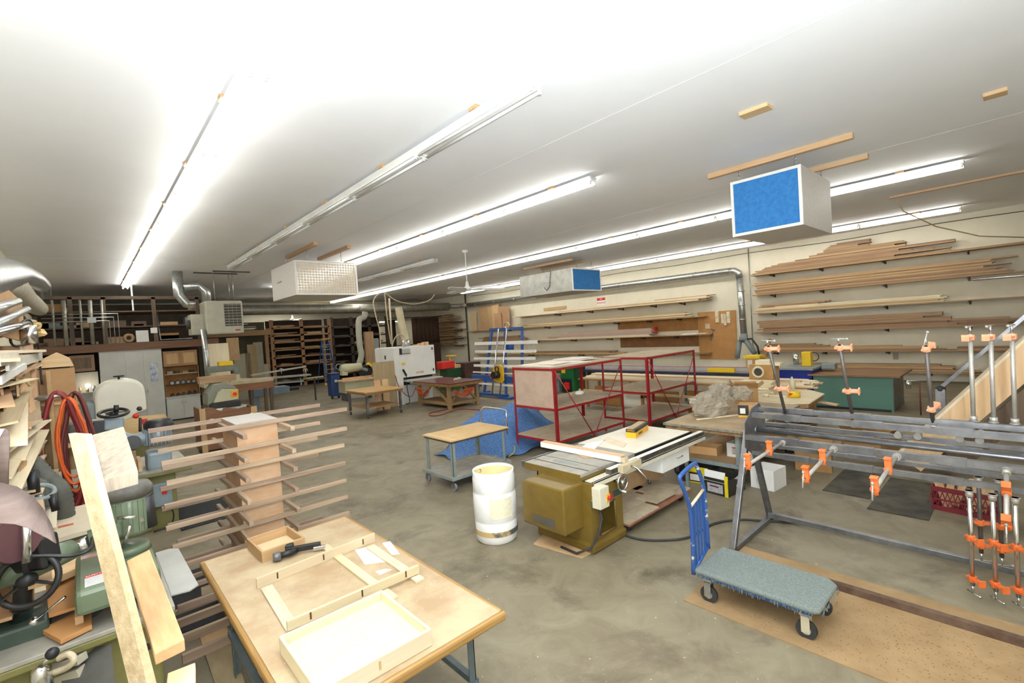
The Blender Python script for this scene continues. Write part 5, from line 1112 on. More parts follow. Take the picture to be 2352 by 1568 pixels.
# ---- tall board bracket close to the camera ----
tb = thing('cantilever_rack', 'pale wooden upright with two projecting block arms rising in the near left', 'rack', PT(375, 1600, 1.0)); t0 = Vector(tb.location)
def tq(x, y, t): return PT(x, y, t)-t0
chipb = mat('raw_chipboard_edge', '9c8766', 'b5a282', rough=.9, scale=40, lo=.3, hi=.7, bump=.4)
def hexa(name, a, b, m, par, bev=0):
    g = G(); g.add(list(a)+list(b), [(3,2,1,0),(4,5,6,7),(0,1,5,4),(1,2,6,5),(2,3,7,6),(3,0,4,7)]); return obj(name, g, m, par, bev=bev)
back = V(-.03, .07, .0)
a4 = [tq(195, 998, 1.12), tq(211, 996, 1.12), tq(368, 1600, 1.0), tq(345, 1600, 1.0)]
hexa('upright_board', a4, [v+back for v in a4], chipb, tb)
dirY = V(0.02, 1, .05).normalized()
def block(nm_, f, ln, m):
    "f = four corners of the end face; extruded back by ln"
    hexa(nm_, f, [v+ln for v in f], m, tb, bev=.002)
e1 = [tq(228, 1137, 1.1), tq(318, 1112, 1.1), tq(317, 1080, 1.1), tq(228, 1104, 1.1)]
block('block_arm', e1, tq(212, 998, 1.36)-tq(228, 1104, 1.1), mat('weathered_fir', '6f6356', '877b69', rough=.7, scale=1, stretch=(60, 60, 8), detail=4))
e2 = [tq(358, 1528, 1.0), tq(426, 1494, 1.0), tq(424, 1468, 1.0), tq(355, 1502, 1.0)]
block('block_arm', e2, tq(291, 1287, 1.32)-tq(355, 1502, 1.0), mat('clear_fir', '9f7c55', 'b08d66', rough=.6, scale=1.5, stretch=(40, 3, 40), detail=4))
e3 = [tq(378, 1640, .95), tq(450, 1610, .95), tq(448, 1590, .95), tq(376, 1618, .95)]
block('block_arm', e3, tq(385, 1545, 1.08)-tq(376, 1618, .95), pine['y'])
obj('post_below', G().bar(tq(356, 1600, 1.0), V(.12, .6, 0)-t0, .03, .06), chipb, tb)
# ---- sanding belts at left edge ----
beltm = mat('sanding_belt_brown', '6c5a54', '84736c', rough=.8, scale=2, stretch=(1, 1, 14))
belt_i = mat('belt_backing_maroon', '563639', '633f42', rough=.8)
bl_ = thing('sanding_belt', 'wide brown abrasive belt draped in a curve at the left edge', 'belt', PT(0, 1240, 2.0)); b0 = Vector(bl_.location)
g = G(); up_ = [(-60, 1108), (0, 1108), (40, 1118), (75, 1140), (100, 1170), (118, 1205), (128, 1243)]; lo_ = [(-60, 1200), (0, 1201), (35, 1203), (65, 1212), (90, 1225), (110, 1235), (129, 1247)]
for (a, b) in zip(up_, lo_): g.v += [tuple(PT(a[0], a[1], 2.25)-b0), tuple(PT(b[0], b[1], 1.95)-b0)]
for i in range(len(up_)-1): g.f.append((2*i, 2*i+1, 2*i+3, 2*i+2)); g.sm.append(True)
obj('belt', g, beltm, bl_, solid=.004)
b2 = thing('sanding_belt', 'white-backed maroon sanding belt loop standing on edge at the left border', 'belt', PT(-20, 1110, 2.3)); b0 = Vector(b2.location)
g = G()
for (x, y) in ((-40, 985), (0, 984), (14, 984), (20, 992), (22, 1010)): g.v += [tuple(PT(x, y, 2.3)-b0), tuple(PT(x-(4 if x > 10 else 0), y+125, 2.3)-b0)]
for i in range(4): g.f.append((2*i, 2*i+1, 2*i+3, 2*i+2)); g.sm.append(True)
obj('belt', g, beltm, b2, solid=.004)
g = G().slab([PT(-20, 985, 2.2)-b0, PT(10, 985, 2.2)-b0, PT(-20, 1040, 2.2)-b0], (0, .01, 0)); obj('inner_face', g, pw, b2)
bs_ = thing('belt_sander', 'maroon belt sander drum housing under the draped belt at the left edge', 'sander', PT(20, 1290, 2.6)); b0 = Vector(bs_.location)
obj('drum', G().cyl(PT(-40, 1235, 2.7)-b0, PT(45, 1232, 2.7)-b0, .14, n=26), belt_i, bs_); obj('frame_bar', G().cyl(PT(60, 1200, 2.7)-b0, PT(62, 1290, 2.7)-b0, .022), chrome, bs_); obj('dark_housing', G().bar(PT(-30, 1285, 2.9)-b0, PT(120, 1262, 2.9)-b0, .12, .2), black, bs_, bev=.02)
# ---- middle bench: cream board with fence, clamps, ribbed hose ----
mb = thing('jointer_table', 'cream board-topped machine table with red tape mark behind the belts', 'table', (0, 6.6, 0))
qd = [P(x, y, Z=.95) for x, y in ((118, 1176), (236, 1148), (240, 1205), (125, 1238))]
obj('top_board', G().slab([v-V(0,6.6,0) for v in qd], (0, 0, -.04)), mat('cream_board', 'd2c5ab', 'ded2ba', rough=.5, scale=3), mb)
c0 = P(150, 1206, Z=.951); obj('red_tape', G().box(c0.x-.05, c0.x+.06, c0.y-.05-6.6, c0.y+.02-6.6, .951, .953), mat('orange_red_tape', 'c0573a', 'cf7556', rough=.6, scale=20), mb)
ob = [v-V(0,6.6,0) for v in qd]; xs = [v.x for v in ob]; ys = [v.y for v in ob]
obj('pedestal', G().box(min(xs)+.05, max(xs)-.06, min(ys)+.1, max(ys)-.1, 0, .9), olive, mb)
obj('upright_fence', G().slab([P(112, 1212, Y=6.35)-V(0,6.6,0), P(130, 1210, Y=6.35)-V(0,6.6,0), P(134, 1118, Y=6.9)-V(0,6.6,0), P(112, 1120, Y=6.9)-V(0,6.6,0)], (-.04, .02, 0)), mat('cream_board', 'd2c5ab'), mb)
cl_ = thing('hold_down_wheel', 'grey clamp wheel with dark upright grip behind the draped belt', 'handwheel', P(90, 1130, Y=6.0)); h0 = Vector(cl_.location)
obj('rim', G().torus((0,0,0), (.2,-.5,1), .1, .02, 26, 8), greymetal, cl_); obj('grip', G().cyl((-.03,0,0), (-.03,0,.2), .04), black, cl_); obj('side_grip', G().cyl((.08,-.05,-.03), (.1,-.08,-.18), .03), black, cl_); obj('stem', G().cyl((0,0,-.02),(0,0,-h0.z+.0), .03), steel, cl_)
rh = thing('ribbed_hose', 'grey ribbed dust hose looped on the floor side of the scrap rack', 'hose', P(80, 1090, Y=6.8)); h0 = Vector(rh.location)
def ribbed(pts, r, m, par, n=4):
    c = catmull(pts, 14); obj('hose', G().tube(c, [r*(1 if i % 2 else .86) for i in range(len(c))], 14), m, par)
gh = mat('grey_ribbed_hose', '4f5049', '65665e', rough=.7)
ribbed([P(25, 1060, Y=7)-h0, P(45, 1050, Y=7)-h0, P(75, 1065, Y=6.9)-h0, P(115, 1105, Y=6.8)-h0, P(140, 1130, Y=6.7)-h0, P(150, 1190, Y=6.8)-h0], .085, gh, rh)
ribbed([P(30, 1095, Y=6.6)-h0, P(60, 1105, Y=6.6)-h0, P(95, 1120, Y=6.6)-h0, P(110, 1160, Y=6.6)-h0], .07, gh, rh)
# ---- far shaper ----
fsh = thing('spindle_shaper', 'olive-green shaper with switch box and dusty table behind the tall drying rack', 'shaper', (.3, 9.2, 0)); so = V(.3, 9.2, 0)
obj('cabinet', G().box(-.75, .62, -.55, .55, 0, .8), olive, fsh, bev=.02); obj('table_casting', G().box(-.85, .82, -.65, .75, .8, .85), olive, fsh, bev=.01); obj('table_top', G().box(-.85, .82, -.65, .75, .85, .88), dustt, fsh, bev=.004)
obj('black_band', G().box(-.5, .0, -.655, -.65, .68, .74), black, fsh)
obj('switch_box', G().box(.33, .55, -.63, -.55, .35, .68), bluegrey, fsh, bev=.008); obj('red_switch', G().box(.43, .49, -.64, -.63, .52, .58), redm, fsh); obj('cord', G().tube(catmull([(.5, -.6, .35), (.55, -.62, .2), (.5, -.63, .05), (.3, -.65, .02)], 5), .01, 6), black, fsh)
obj('fence_board', G().box(-.15, .2, -.2, -.16, .88, 1.15).box(.2, .24, -.45, -.1, .88, 1.05), pine['x'], fsh)
p2, q = feeder('blue-grey power feeder with dark handwheel on top, in front of the band saw', 8.9, {'base': (262, 1045)})
obj('column', G().cyl(q(262, 1050), q(262, 962), .075, n=20), chrome, p2); obj('column_head', G().bar(q(262, 985), q(262, 960), .22, .2, up=(0,1,0)), bluegrey, p2, bev=.02)
hw = obj('handwheel', G().torus(q(261, 948), (0, -.25, 1), .165, .022, 30, 10).lathe([(0,0),(.05,0),(.06,.07),(0,.08)], q(261, 956), (0,0,1), 16), black, p2); g = G()
for a in (0, 2.1, 4.2): g.bar(q(261, 948), q(261, 948)+V(math.cos(a), math.sin(a), 0)*.16, .03, .015)
obj('wheel_spoke', g, black, hw); obj('grip', G().cyl(q(267, 946, -.1), q(267, 930, -.1), .03), black, hw)
obj('terminal_box', G().bar(q(230, 1000), q(230, 966), .15, .15, up=(0,1,0)), black, p2, bev=.01)
obj('feeder_arm', G().tube([q(262, 1000), q(300, 1012), q(335, 1005), q(352, 1000)], [.09, .1, .09, .07], 16), bluegrey, p2); obj('arm_end', G().cyl(q(305, 1016, -.3), q(300, 1020, -.12), .1, n=20), black, p2)
obj('feeder_motor', G().lathe([(0,0),(.16,0),(.165,.28),(0,.3)], q(364, 1020), (0,0,1), 24), mat('grey_motor', '85898a', '9a9d9d', rough=.4, metal=.3), p2)
g = G(); c = q(364, 1020)
for k in range(22):
    a = 2*PI*k/22; g.bar(c+V(math.cos(a)*.17, math.sin(a)*.17, .02), c+V(math.cos(a)*.17, math.sin(a)*.17, .26), .01, .015, up=(math.cos(a), math.sin(a), 0))
obj('cooling_fins', g, bluegrey, p2); obj('fan_cover', G().lathe([(.18,0),(.185,.08),(.15,.13),(0,.14)], q(364, 983), (0,0,1), 24), black, p2); obj('capacitor', G().bar(q(390, 985), q(390, 970), .1, .15, up=(0,1,0)), black, p2)
obj('feeder_housing', G().bar(q(335, 1058), q(392, 1048), .4, .27), bluegrey, p2, bev=.04); obj('lever', G().cyl(q(322, 960, .3), q(322, 990, .2), .02).sph(q(320, 938, .3), .035), black, p2); obj('red_knob', G().sph(q(312, 955, .3), .04), redm, p2)
# ---- band saw ----
bn = thing('band_saw', 'band saw with glossy cream upper wheel cover and wooden table', 'band saw', (.5, 12.9, 0))
cr_ = mat('glossy_cream_enamel', 'd9d6c6', 'e2dfd0', rough=.18, coat=.4, scale=2)
q = lambda x, y: P(x, y, Y=12.6)-V(.5, 12.9, 0)
cc, rr = q(278, 918), .41
poly = []
for k in range(15): a = PI*k/14; ca, sa = math.cos(a), math.sin(a); poly.append((cc.x+rr*math.copysign(abs(ca)**.75, ca), cc.z+.02+rr*.95*abs(sa)**.75))
poly += [(cc.x-rr, cc.z-.46), (cc.x-rr*.5, cc.z-.5), (cc.x+rr*.3, cc.z-.42), (cc.x+rr*.55, cc.z-.32), (cc.x+rr, cc.z-.28)]
MF = Matrix(((1,0,0,0),(0,0,1,-.3),(0,1,0,0),(0,0,0,1)))
obj('wheel_cover', G().prism(poly, .3, MF), cr_, bn, bev=.045)
obj('cover_seam', G().tube([(p[0], .01, p[1]) for p in poly[:15]], .02, 8), cr_, bn)
obj('tension_knob', G().cyl((cc.x, -.15, cc.z+.42), (cc.x, -.15, cc.z+.48), .02).cyl((cc.x, -.15, cc.z+.47), (cc.x, -.15, cc.z+.5), .09), black, bn)
obj('frame_column', G().box(cc.x-.62, cc.x-.38, -.2, .15, 0, cc.z), bluegrey, bn, bev=.04)
obj('guide_housing', G().cyl((cc.x-.45,-.3,cc.z-.55), (cc.x-.45,-.05,cc.z-.55), .22, n=22), cr_, bn)
obj('lower_box', G().box(cc.x-.5, cc.x+.4, -.25, .3, 0, .85), olive, bn, bev=.02); obj('red_guard', G().box(cc.x+.3, cc.x+.4, -.3, -.2, 1.1, 1.2), redm, bn)
tq2 = [P(x, y, Z=1.02) for x, y in ((262, 962), (378, 950), (388, 962), (385, 975), (275, 995), (264, 985))]
obj('saw_table', G().slab([v-V(.5, 12.9, 0) for v in tq2], (0, 0, -.09)), mat('worn_wood_table', 'bd9d68', 'cdb07c', rough=.7, scale=3), bn)
# ---- scrap rack ----
sr = thing('scrap_rack', 'wooden scrap lumber rack with tall posts along the left wall', 'rack', (-.85, 6.3, 0))
for y in (-2.2, 0.0, 1.9):
    for x in (-.4, .37 if y > 1 else -.38): obj('post', G().box(x-.045, x+.045, y-.045, y+.045, 0, 2.85), pine['z'], sr)
for z in (.5, 1.15, 1.75, 2.3, 2.75):
    for y in (-2.2, 0.0, 1.9): obj('arm', G().bar((-.4, y, z), (.3, y, z), .05, .07), rackwood['x'], sr)
random.seed(21)
sm_ = [pale['y'], pale['y'], wood('grey_pine', 'b39b74', 'c9b38c', 'y', .15), pine['y'], mdf]
nsc = 0
for z0, z1 in ((.54, 1.1), (1.19, 1.68), (1.79, 2.24), (2.34, 2.68)):
    z = z0
    while z < z1:
        for x in (-1.15, -.9, -.65):
            if z > z1: break
            w_ = R(.08, .2); y1 = R(6.4, 8.7); L_ = min(R(1.6, 4.2), y1-4.25); th = R(.008, .028); tl = R(-.03, .06); yw = R(-.09, .09)
            o = obj('scrap_board', G().box(-w_/2, w_/2, -L_/2, L_/2, 0, th), random.choice(sm_), label='rough scrap board in the pile %s of the left wall rack' % ('at the bottom shelf' if z0 < 1 else 'on the second shelf' if z0 < 1.5 else 'on the third shelf' if z0 < 2 else 'near the top'), cat='board', loc=(x+.12+R(-.04,.1), y1-L_/2, z+abs(tl)*.2), group='scrap boards in the left rack')
            o.rotation_euler = (tl, R(-.15, .15), yw)
        z += .04
for k in range(14):
    x = -.46+R(-.03, .04); z = R(.75, 2.5); y = R(5.0, 7.8); h = R(.15, .4); l_ = R(.2, .6)
    o = obj('panel_offcut', G().box(-.008, .008, -l_/2, l_/2, 0, h), random.choice([mdf, mdf, oak['y'], pine['y']]), label='flat panel offcut leaning on the front of the left scrap rack', cat='panel', loc=(x, y, z), group='panel offcuts on the left rack'); o.rotation_euler = (R(-.4, .4), R(-.1, .15), R(-.1, .1))
sheet_e = mat('tan_sheet_board', 'b18a5f', 'bd976b', rough=.7, scale=3)
for k in range(4):
    x = -.5-.16*k
    obj('plywood_sheet', G().box(x-.01, x+.01, 4.0, 8.1-.3*k, 2.82+.05*k, 3.3-.02*k), sheet_e, label='tan sheet standing on edge at the top of the left rack, %s from the aisle' % ('first', 'second', 'third', 'fourth')[k], cat='sheet')
for k, (a, b) in enumerate((((-20, 712), (40, 692)), ((-20, 748), (62, 710)), ((-20, 765), (75, 740)))):
    p0, p1 = P(a[0], a[1], X=-.46), P(b[0], b[1], X=-.42)
    obj('steel_rod', G().cyl(p0, p1, .035, n=12), galv if k < 2 else chrome, label='%s grey pipe lying across the sheets at the top of the left rack' % ('uppermost', 'middle', 'lowest')[k], cat='pipe')
for k, (a, b, wd_, mm, lab) in enumerate((((0, 842), (95, 817), .09, mat('pale_grey_trim', 'b9b5a8', 'c9c5b8', rough=.6), 'wide pale grey trim length sticking out of the scrap rack'), ((-10, 880), (58, 840), .05, white, 'bright white trim length slanting across the scrap boards'), ((-10, 828), (40, 820), .08, mat('pale_grey_trim', 'b9b5a8'), 'short grey trim length above the white one'))):
    p0, p1 = P(a[0], a[1], X=-.40), P(b[0], b[1], X=-.37); p0 = p1+(p0-p1)*.9
    obj('trim_length', G().bar(p1, p0, .02, wd_), mm, label=lab, cat='trim')
obj('crumpled_bag', crumple((-.5, 8.05, 2.95), .16, .2, .13, seed=4, amp=.25), mat('yellowed_bag', 'b99d63', 'cdb27a', rough=.6), label='crumpled yellowish paper bag on top of the rack post', cat='bag')
for k, (x0, y0, w_, l_, z0, h, lab) in enumerate(((-.85, 10.4, .3, .5, .0, 2.45, 'tall tan cabinet side panel beyond the scrap rack, left one'), (-.45, 10.7, .05, .6, 0, 2.4, 'tall tan hardboard panel with shelf cleat beyond the scrap rack'))):
    obj('tall_board', G().box(x0, x0+w_, y0, y0+l_, z0, h), mdf, label=lab, cat='panel')
ck_ = thing('tall_cabinet', 'tall brown wooden cabinet with open edge beyond the hanging hoses', 'cabinet', (-.42, 11.4, 0))
obj('body', G().box(-.35, .3, -.3, .4, 0, 2.42), mdf, ck_); obj('front_board', G().box(-.36, .31, -.33, -.3, 1.9, 2.42), sheet_e, ck_); obj('shelf_lip', G().box(-.2, .26, -.36, -.33, 1.82, 1.86), pine['x'], ck_); obj('angled_top', G().slab([(-.35, -.35, 2.45), (.1, -.35, 2.7), (.25, -.35, 2.6), (.3, -.35, 2.45)], (0, .5, 0)), pine['x'], ck_)
hk = obj('hose_peg', G().cyl((-.5, 8.2, 2.12), (-.22, 8.1, 2.14), .03), galv, label='short pipe peg the red hoses hang on', cat='peg')
def coil(label, cx, cy, zt, zb, wd_, n, r, m, seed, cat='hose'):
    random.seed(seed); t = thing('hose_coil', label, cat, (cx, cy, zt)); pts = []
    for k in range(n):
        w_ = wd_*R(.7, 1.1); L_ = (zt-zb)*R(.85, 1.05); oy = R(-.07, .07)
        for i in range(14):
            a = 2*PI*i/14; pts.append((w_*math.sin(a)*(1 if math.cos(a) < .3 else .8)+R(-.008,.008), oy+.01*k, -L_/2+L_/2*math.cos(a)))
    obj('loops', G().tube(catmull(pts, 3), r, 8), m, t); return t
rh_ = mat('maroon_hose', '7c2426', '8c3030', rough=.5); oc = mat('orange_cord', 'd0561d', 'de6526', rough=.5)
coil('maroon air hose coiled on the peg, longest bundle', -.26, 8.15, 2.18, .55, .2, 5, .022, rh_, 2)
coil('dark red hose hanging beside the maroon one', -.1, 8.2, 2.15, .5, .17, 4, .022, mat('dark_red_hose', '5f2a27', '6c3330', rough=.5), 5)
coil('bright orange extension cord coiled over the hoses', -.16, 8.05, 2.1, .95, .15, 5, .014, oc, 9, 'cord')
obj('pale_board', G().box(-.5, -.47, 7.9, 8.9, .75, 1.55), mat('pale_lilac_board', 'c6c4cc', rough=.7), label='pale board leaning behind the hoses', cat='panel')
bk = thing('bucket', 'grey plastic bucket with ribbed rim behind the orange cord', 'bucket', P(178, 1000, Y=11.0)+V(0,0,-.1)); bz = bk.location.z
bk.location.y = 11.0
obj('pail', G().lathe([(0,0),(.13,0),(.155,.36),(.165,.36),(.165,.33),(.17,.3),(.16,.3),(.17,.24),(.155,.24)], n=26), mat('grey_pail', '8f9090', '9d9e9d', rough=.5), bk)
wbn = thing('side_bench', 'small wooden bench under the grey bucket', 'bench', (-.05, 11.0, 0)); wb_z = bz
obj('bench_top', G().box(-.3, .45, -.35, .4, wb_z-.04, wb_z), pine['x'], wbn)
for sx in (-.25, .4):
    for sy in (-.3, .35): obj('leg', G().box(sx-.03, sx+.03, sy-.03, sy+.03, 0, wb_z-.04), rackwood['z'], wbn)
# ================= rear left: mezzanine, cabinets =================
random.seed(5)
darkint = mat('shade_and_curtain_brown', '241b14', '33271c', rough=.9, scale=3)  # near-black stands in for shade behind loft and racks; also roll core and curtain
mz = thing('mezzanine', 'brown timber storage loft above the white cabinets at the rear left', 'loft', (3.0, 23.8, 0))
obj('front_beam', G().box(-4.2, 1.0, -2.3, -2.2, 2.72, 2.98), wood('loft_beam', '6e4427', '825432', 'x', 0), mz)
obj('deck', G().box(-4.2, 1.0, -2.2, 2.2, 2.94, 3.0), dkwood['x'], mz); obj('back_panel', G().box(-4.2, 1.0, 2.2, 2.25, 0, 4.7), darkint, mz)  # panel behind the deck carries the loft's interior shade in its colour
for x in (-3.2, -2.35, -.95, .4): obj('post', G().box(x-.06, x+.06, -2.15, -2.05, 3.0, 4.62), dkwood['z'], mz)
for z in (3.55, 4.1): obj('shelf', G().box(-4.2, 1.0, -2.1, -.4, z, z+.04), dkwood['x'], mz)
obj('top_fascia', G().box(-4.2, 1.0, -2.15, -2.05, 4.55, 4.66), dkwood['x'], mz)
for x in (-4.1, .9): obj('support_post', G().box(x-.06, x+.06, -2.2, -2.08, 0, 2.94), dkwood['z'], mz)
def P_(x, y, Y=21.7): return P(x, y, Y=Y)
wc = P_(329, 780); obj('white_box', G().box(wc.x-.19, wc.x+.17, 21.75, 22.1, 3.0, 3.42), bwt, label='white cardboard box standing on the loft beside a paper roll', cat='box', bev=.004)
rl = thing('paper_roll', 'tan roll of paper with dark core on the loft by the white box', 'roll', (1.28, 21.75, 3.0)); obj('roll', G().torus((0, .1, .17), (0,1,0), .115, .055, 24, 8), mat('roll_tan', 'a98a63', 'b7986f', rough=.8), rl); obj('core', G().cyl((0, .05, .17), (0, .3, .17), .06, n=18), darkint, rl)
for k in range(26):
    x = random.choice((-1.1, -.7, -.3, .1, .9, 1.6, 2.0, 2.5, 2.9, 3.3)); z = random.choice((3.0, 3.59, 4.14)); w_, d_, h_ = R(.2, .7), R(.3, .6), R(.06, .3)
    if z == 3.0 and .9 < x < 2.1: continue
    obj('stored_box', G().box(x-w_/2, x+w_/2, 21.9, 21.9+d_, z, z+h_), random.choice([kraft, dkwood['x'], walnut['x'], mdf, greymetal]), label='dim storage box or offcut lying in the timber loft', cat='box', group='stored things in the loft')
for k, x in enumerate((-.62, -.35, .05, .3, .6)):
    obj('vertical_duct', G().cyl((x, 21.45, 3.0), (x, 21.45, 4.5), .06 if k % 2 else .035, n=12), dusty, label='dusty vertical pipe in front of the loft at the rear left', cat='pipe', group='vertical pipes before the loft')
for k, z in enumerate((4.02, 3.9, 3.78)):
    obj('conduit', G().tube([(-.9, 21.3, z), (1.0-.12*k, 21.3, z), (1.0-.12*k, 21.3, 3.0)], .018, 6), galv, label='thin conduit bending down in front of the loft', cat='conduit', group='conduits before the loft')
obj('junction_box', G().box(.2, .42, 21.2, 21.3, 3.72, 3.9), mat('pale_box', 'b5b8b6', rough=.5), label='small pale junction box on the loft conduits', cat='junction box')
obj('paper_sheet', G().box(1.9, 2.1, 21.62, 21.63, 3.3, 3.5), bwt, label='small white paper hanging at the loft near the dark bags', cat='paper')
# white storage cabinet
gw = mat('grey_white_melamine', 'b9b9b3', 'c4c4be', rough=.5, scale=2)
wcab = thing('storage_cabinet', 'tall white three-door storage cabinet under the loft', 'cabinet', (1.3, 21.75, 0))
obj('body', G().box(-.88, .86, -.2, .3, .05, 2.72), gw, wcab)
for k, (a, b) in enumerate(((-.87, -.21), (-.2, .3), (.31, .85))):
    d_ = obj('door', G().box(a, b, -.22, -.2, .1, 2.66), gw, wcab, bev=.004)
    obj('handle', G().cyl(((b-.06) if k < 2 else a+.06, -.24, 1.15), ((b-.06) if k < 2 else a+.06, -.24, 1.35), .01, n=8), chrome, d_)
obj('calendar', G().box(1.78, 2.0, 21.51, 21.52, 1.55, 2.2), mat('calendar_print', '7d8fae', 'cfd3d8', rough=.5, scale=6, lo=.4, hi=.6), label='blue and white calendar hanging on the right cabinet door', cat='calendar')
obj('metal_rule', G().box(.5, 1.3, 21.6, 21.66, 2.74, 2.8), galv, label='long metal level lying on top of the white cabinet', cat='level')
obj('yellow_level', G().box(1.25, 1.9, 21.62, 21.68, 2.73, 2.81), mat('dark_yellow', 'a37e22', rough=.6), label='yellow strip lying on top of the white cabinet', cat='level')
bc = thing('base_cabinet', 'low white two-door base cabinet right of the tall cabinet', 'cabinet', (2.75, 21.75, 0))
obj('body', G().box(-.56, .5, -.2, .3, .05, .86), gw, bc); obj('counter', G().box(-.58, .52, -.24, .32, .86, .89), gw, bc)
for a, b in ((-.55, -.04), (-.03, .49)): d_ = obj('door', G().box(a, b, -.22, -.2, .1, .82), gw, bc, bev=.003); obj('handle', G().cyl((-.09 if a < -.3 else .02, -.24, .62), (-.09 if a < -.3 else .02, -.24, .74), .008, n=6), chrome, d_)
oakc = wood('oak_cabinet', 'a4723c', 'b88449', 'z', 0)
uc = thing('wall_cabinet', 'oak wall cabinet with two panelled doors above the tool shelf', 'cabinet', (2.75, 21.8, 2.02))
obj('body', G().box(-.55, .52, -.15, .25, 0, .58), oakc, uc)
for a, b in ((-.53, -.02), (0, .5)): d_ = obj('door', G().box(a, b, -.17, -.15, .03, .56), oakc, uc, bev=.004); obj('panel', G().box(a+.07, b-.07, -.175, -.17, .1, .49), oak['z'], d_, bev=.003)
lc = thing('wall_cabinet', 'single dark oak wall cabinet left of the tall white cabinet', 'cabinet', (0, 21.8, 2.1)); obj('body', G().box(-.33, .3, -.15, .25, 0, .55), walnut['z'], lc); d_ = obj('door', G().box(-.31, .28, -.17, -.15, .03, .53), walnut['z'], lc); obj('panel', G().box(-.24, .21, -.176, -.17, .1, .46), dkwood['z'], d_)
nb_ = thing('tool_niche', 'brown backed shelf niche holding a row of circular saws', 'shelf', (2.75, 21.8, .89)); obj('back', G().box(-.55, .52, .2, .22, 0, 1.1), hb, nb_); obj('shelf', G().box(-.55, .52, -.1, .2, .82, .85), oak['x'], nb_); obj('lower_shelf', G().box(-.55, .52, -.05, .2, .42, .44), dkwood['x'], nb_); [obj('side', gg_, oakc, nb_) for gg_ in (G().box(-.56, -.54, -.15, .22, 0, 1.1), G().box(.51, .53, -.15, .22, 0, 1.1))]
for k in range(5):
    x = 2.42+.17*k; s_ = thing('circular_saw', 'black circular saw in the row on the niche shelf', 'power saw', (x, 21.72, 1.33), 0, 'circular saws on the niche shelf')
    obj('blade_guard', G().cyl((0, -.06, .08), (0, 0, .08), .085, n=16), black, s_); obj('blade', G().cyl((0, -.07, .07), (0, -.062, .07), .06, n=16), chrome, s_); obj('motor', G().cyl((.0, 0, .1), (0, .12, .1), .05, n=12), black, s_)
for k in range(5): obj('hand_tool', G().tube(catmull([(2.35+.18*k, 21.7, .91), (2.4+.18*k, 21.72, .98+R(0,.06)), (2.46+.18*k, 21.7, .93)], 4), .03, 8), black, label='dark hand tool lying on the white base cabinet', cat='tool', group='hand tools on the base cabinet')
for k in range(4): obj('tool_case', G().box(2.3+.24*k, 2.46+.24*k, 21.75, 21.95, 1.745, 1.8+R(0, .06)), random.choice([brk, greymetal, black]), label='small tool on the upper niche shelf', cat='tool', group='small tools on the upper niche shelf')
# sink niche, left
sk = thing('wash_counter', 'grey counter with a lit mirror-backed shelf left of the white cabinets', 'counter', (-.05, 21.8, 0))
obj('base', G().box(-.5, .4, -.2, .35, 0, .85), gw, sk); obj('counter_top', G().box(-.5, .42, -.25, .35, .85, .9), greymetal, sk); obj('backboard', G().box(-.5, .42, .3, .33, .9, 2.05), mat('niche_back', 'b9b5aa', 'c9c6bb', rough=.4), sk); obj('shelf', G().box(-.5, .42, -.05, .3, 1.35, 1.38), gw, sk)
for k in range(9): obj('workshop_jar', G().cyl((-.4+.09*k, 21.75+R(0,.1), 1.38 if k % 2 else .9), (-.4+.09*k, 21.8, (1.38 if k % 2 else .9)+R(.1,.22)), R(.03,.045)), random.choice([brk, white, pine['z'], greymetal]), label='small jar or can on the wash counter shelves', cat='jar', group='jars at the wash counter')
fb_ = thing('framed_mirror_lamp', 'small lit work lamp glowing in the niche left of the white cabinet', 'lamp', (.08, 21.75, 1.5)); obj('bulb', G().sph((0, 0, .1), .07), emis('warm_bulb', 'fff4dd', 14), fb_); obj('stem', G().cyl((0,0,-.12),(0,0,.05),.012), brk, fb_)
for k in range(7):
    g = G().cb((0,0,0), (R(.5, .9), .3, .03)); o = obj('dark_offcut', g, random.choice([dkwood['x'], black, steel]), label='dark strip piled on the shelf above the wash counter', cat='offcut', loc=(-.1+R(-.3,.6), 21.9, 2.75+.035*k), group='dark strips above the wash counter')
# ================= machines at the rear left =================
md = thing('edge_sander', 'cream and grey slope-sided machine with yellow switch behind the brown bin', 'machine', (2.9, 15.2, 0)); q = lambda x, y, Y=15.0: P(x, y, Y=Y)-V(2.9, 15.2, 0)
cmx = mat('machine_cream', 'b3b08f', 'bdba9b', rough=.45)
pts = [q(478, 930), q(486, 905), q(505, 885), q(543, 893), q(546, 915)]
pl = [(p.x, p.z) for p in (q(490, 925), q(500, 900), q(512, 893), q(546, 893), q(547, 916))]
obj('front_housing', G().prism(list(reversed(pl)), .1, Matrix(((1,0,0,0),(0,0,1,-.25),(0,1,0,0),(0,0,0,1)))), cmx, md, bev=.01)
pl = [(p.x, p.z) for p in (q(478, 932), q(478, 905), q(492, 884), q(518, 880), q(540, 886), q(546, 893), q(512, 893), q(490, 925))]
obj('rear_housing', G().prism(list(reversed(pl)), .7, Matrix(((1,0,0,0),(0,0,1,-.15),(0,1,0,0),(0,0,0,1)))), mat('machine_grey_green', '7b7e70', '878a7c', rough=.5), md, bev=.02)
c = q(538, 904); obj('switch_plate', G().box(c.x-.09, c.x+.09, -.27, -.25, c.z-.09, c.z+.09), mat('yellow_plate', 'e6a51c'), md); obj('switch_knob', G().cyl((c.x, -.3, c.z), (c.x, -.26, c.z), .05), redm, md)
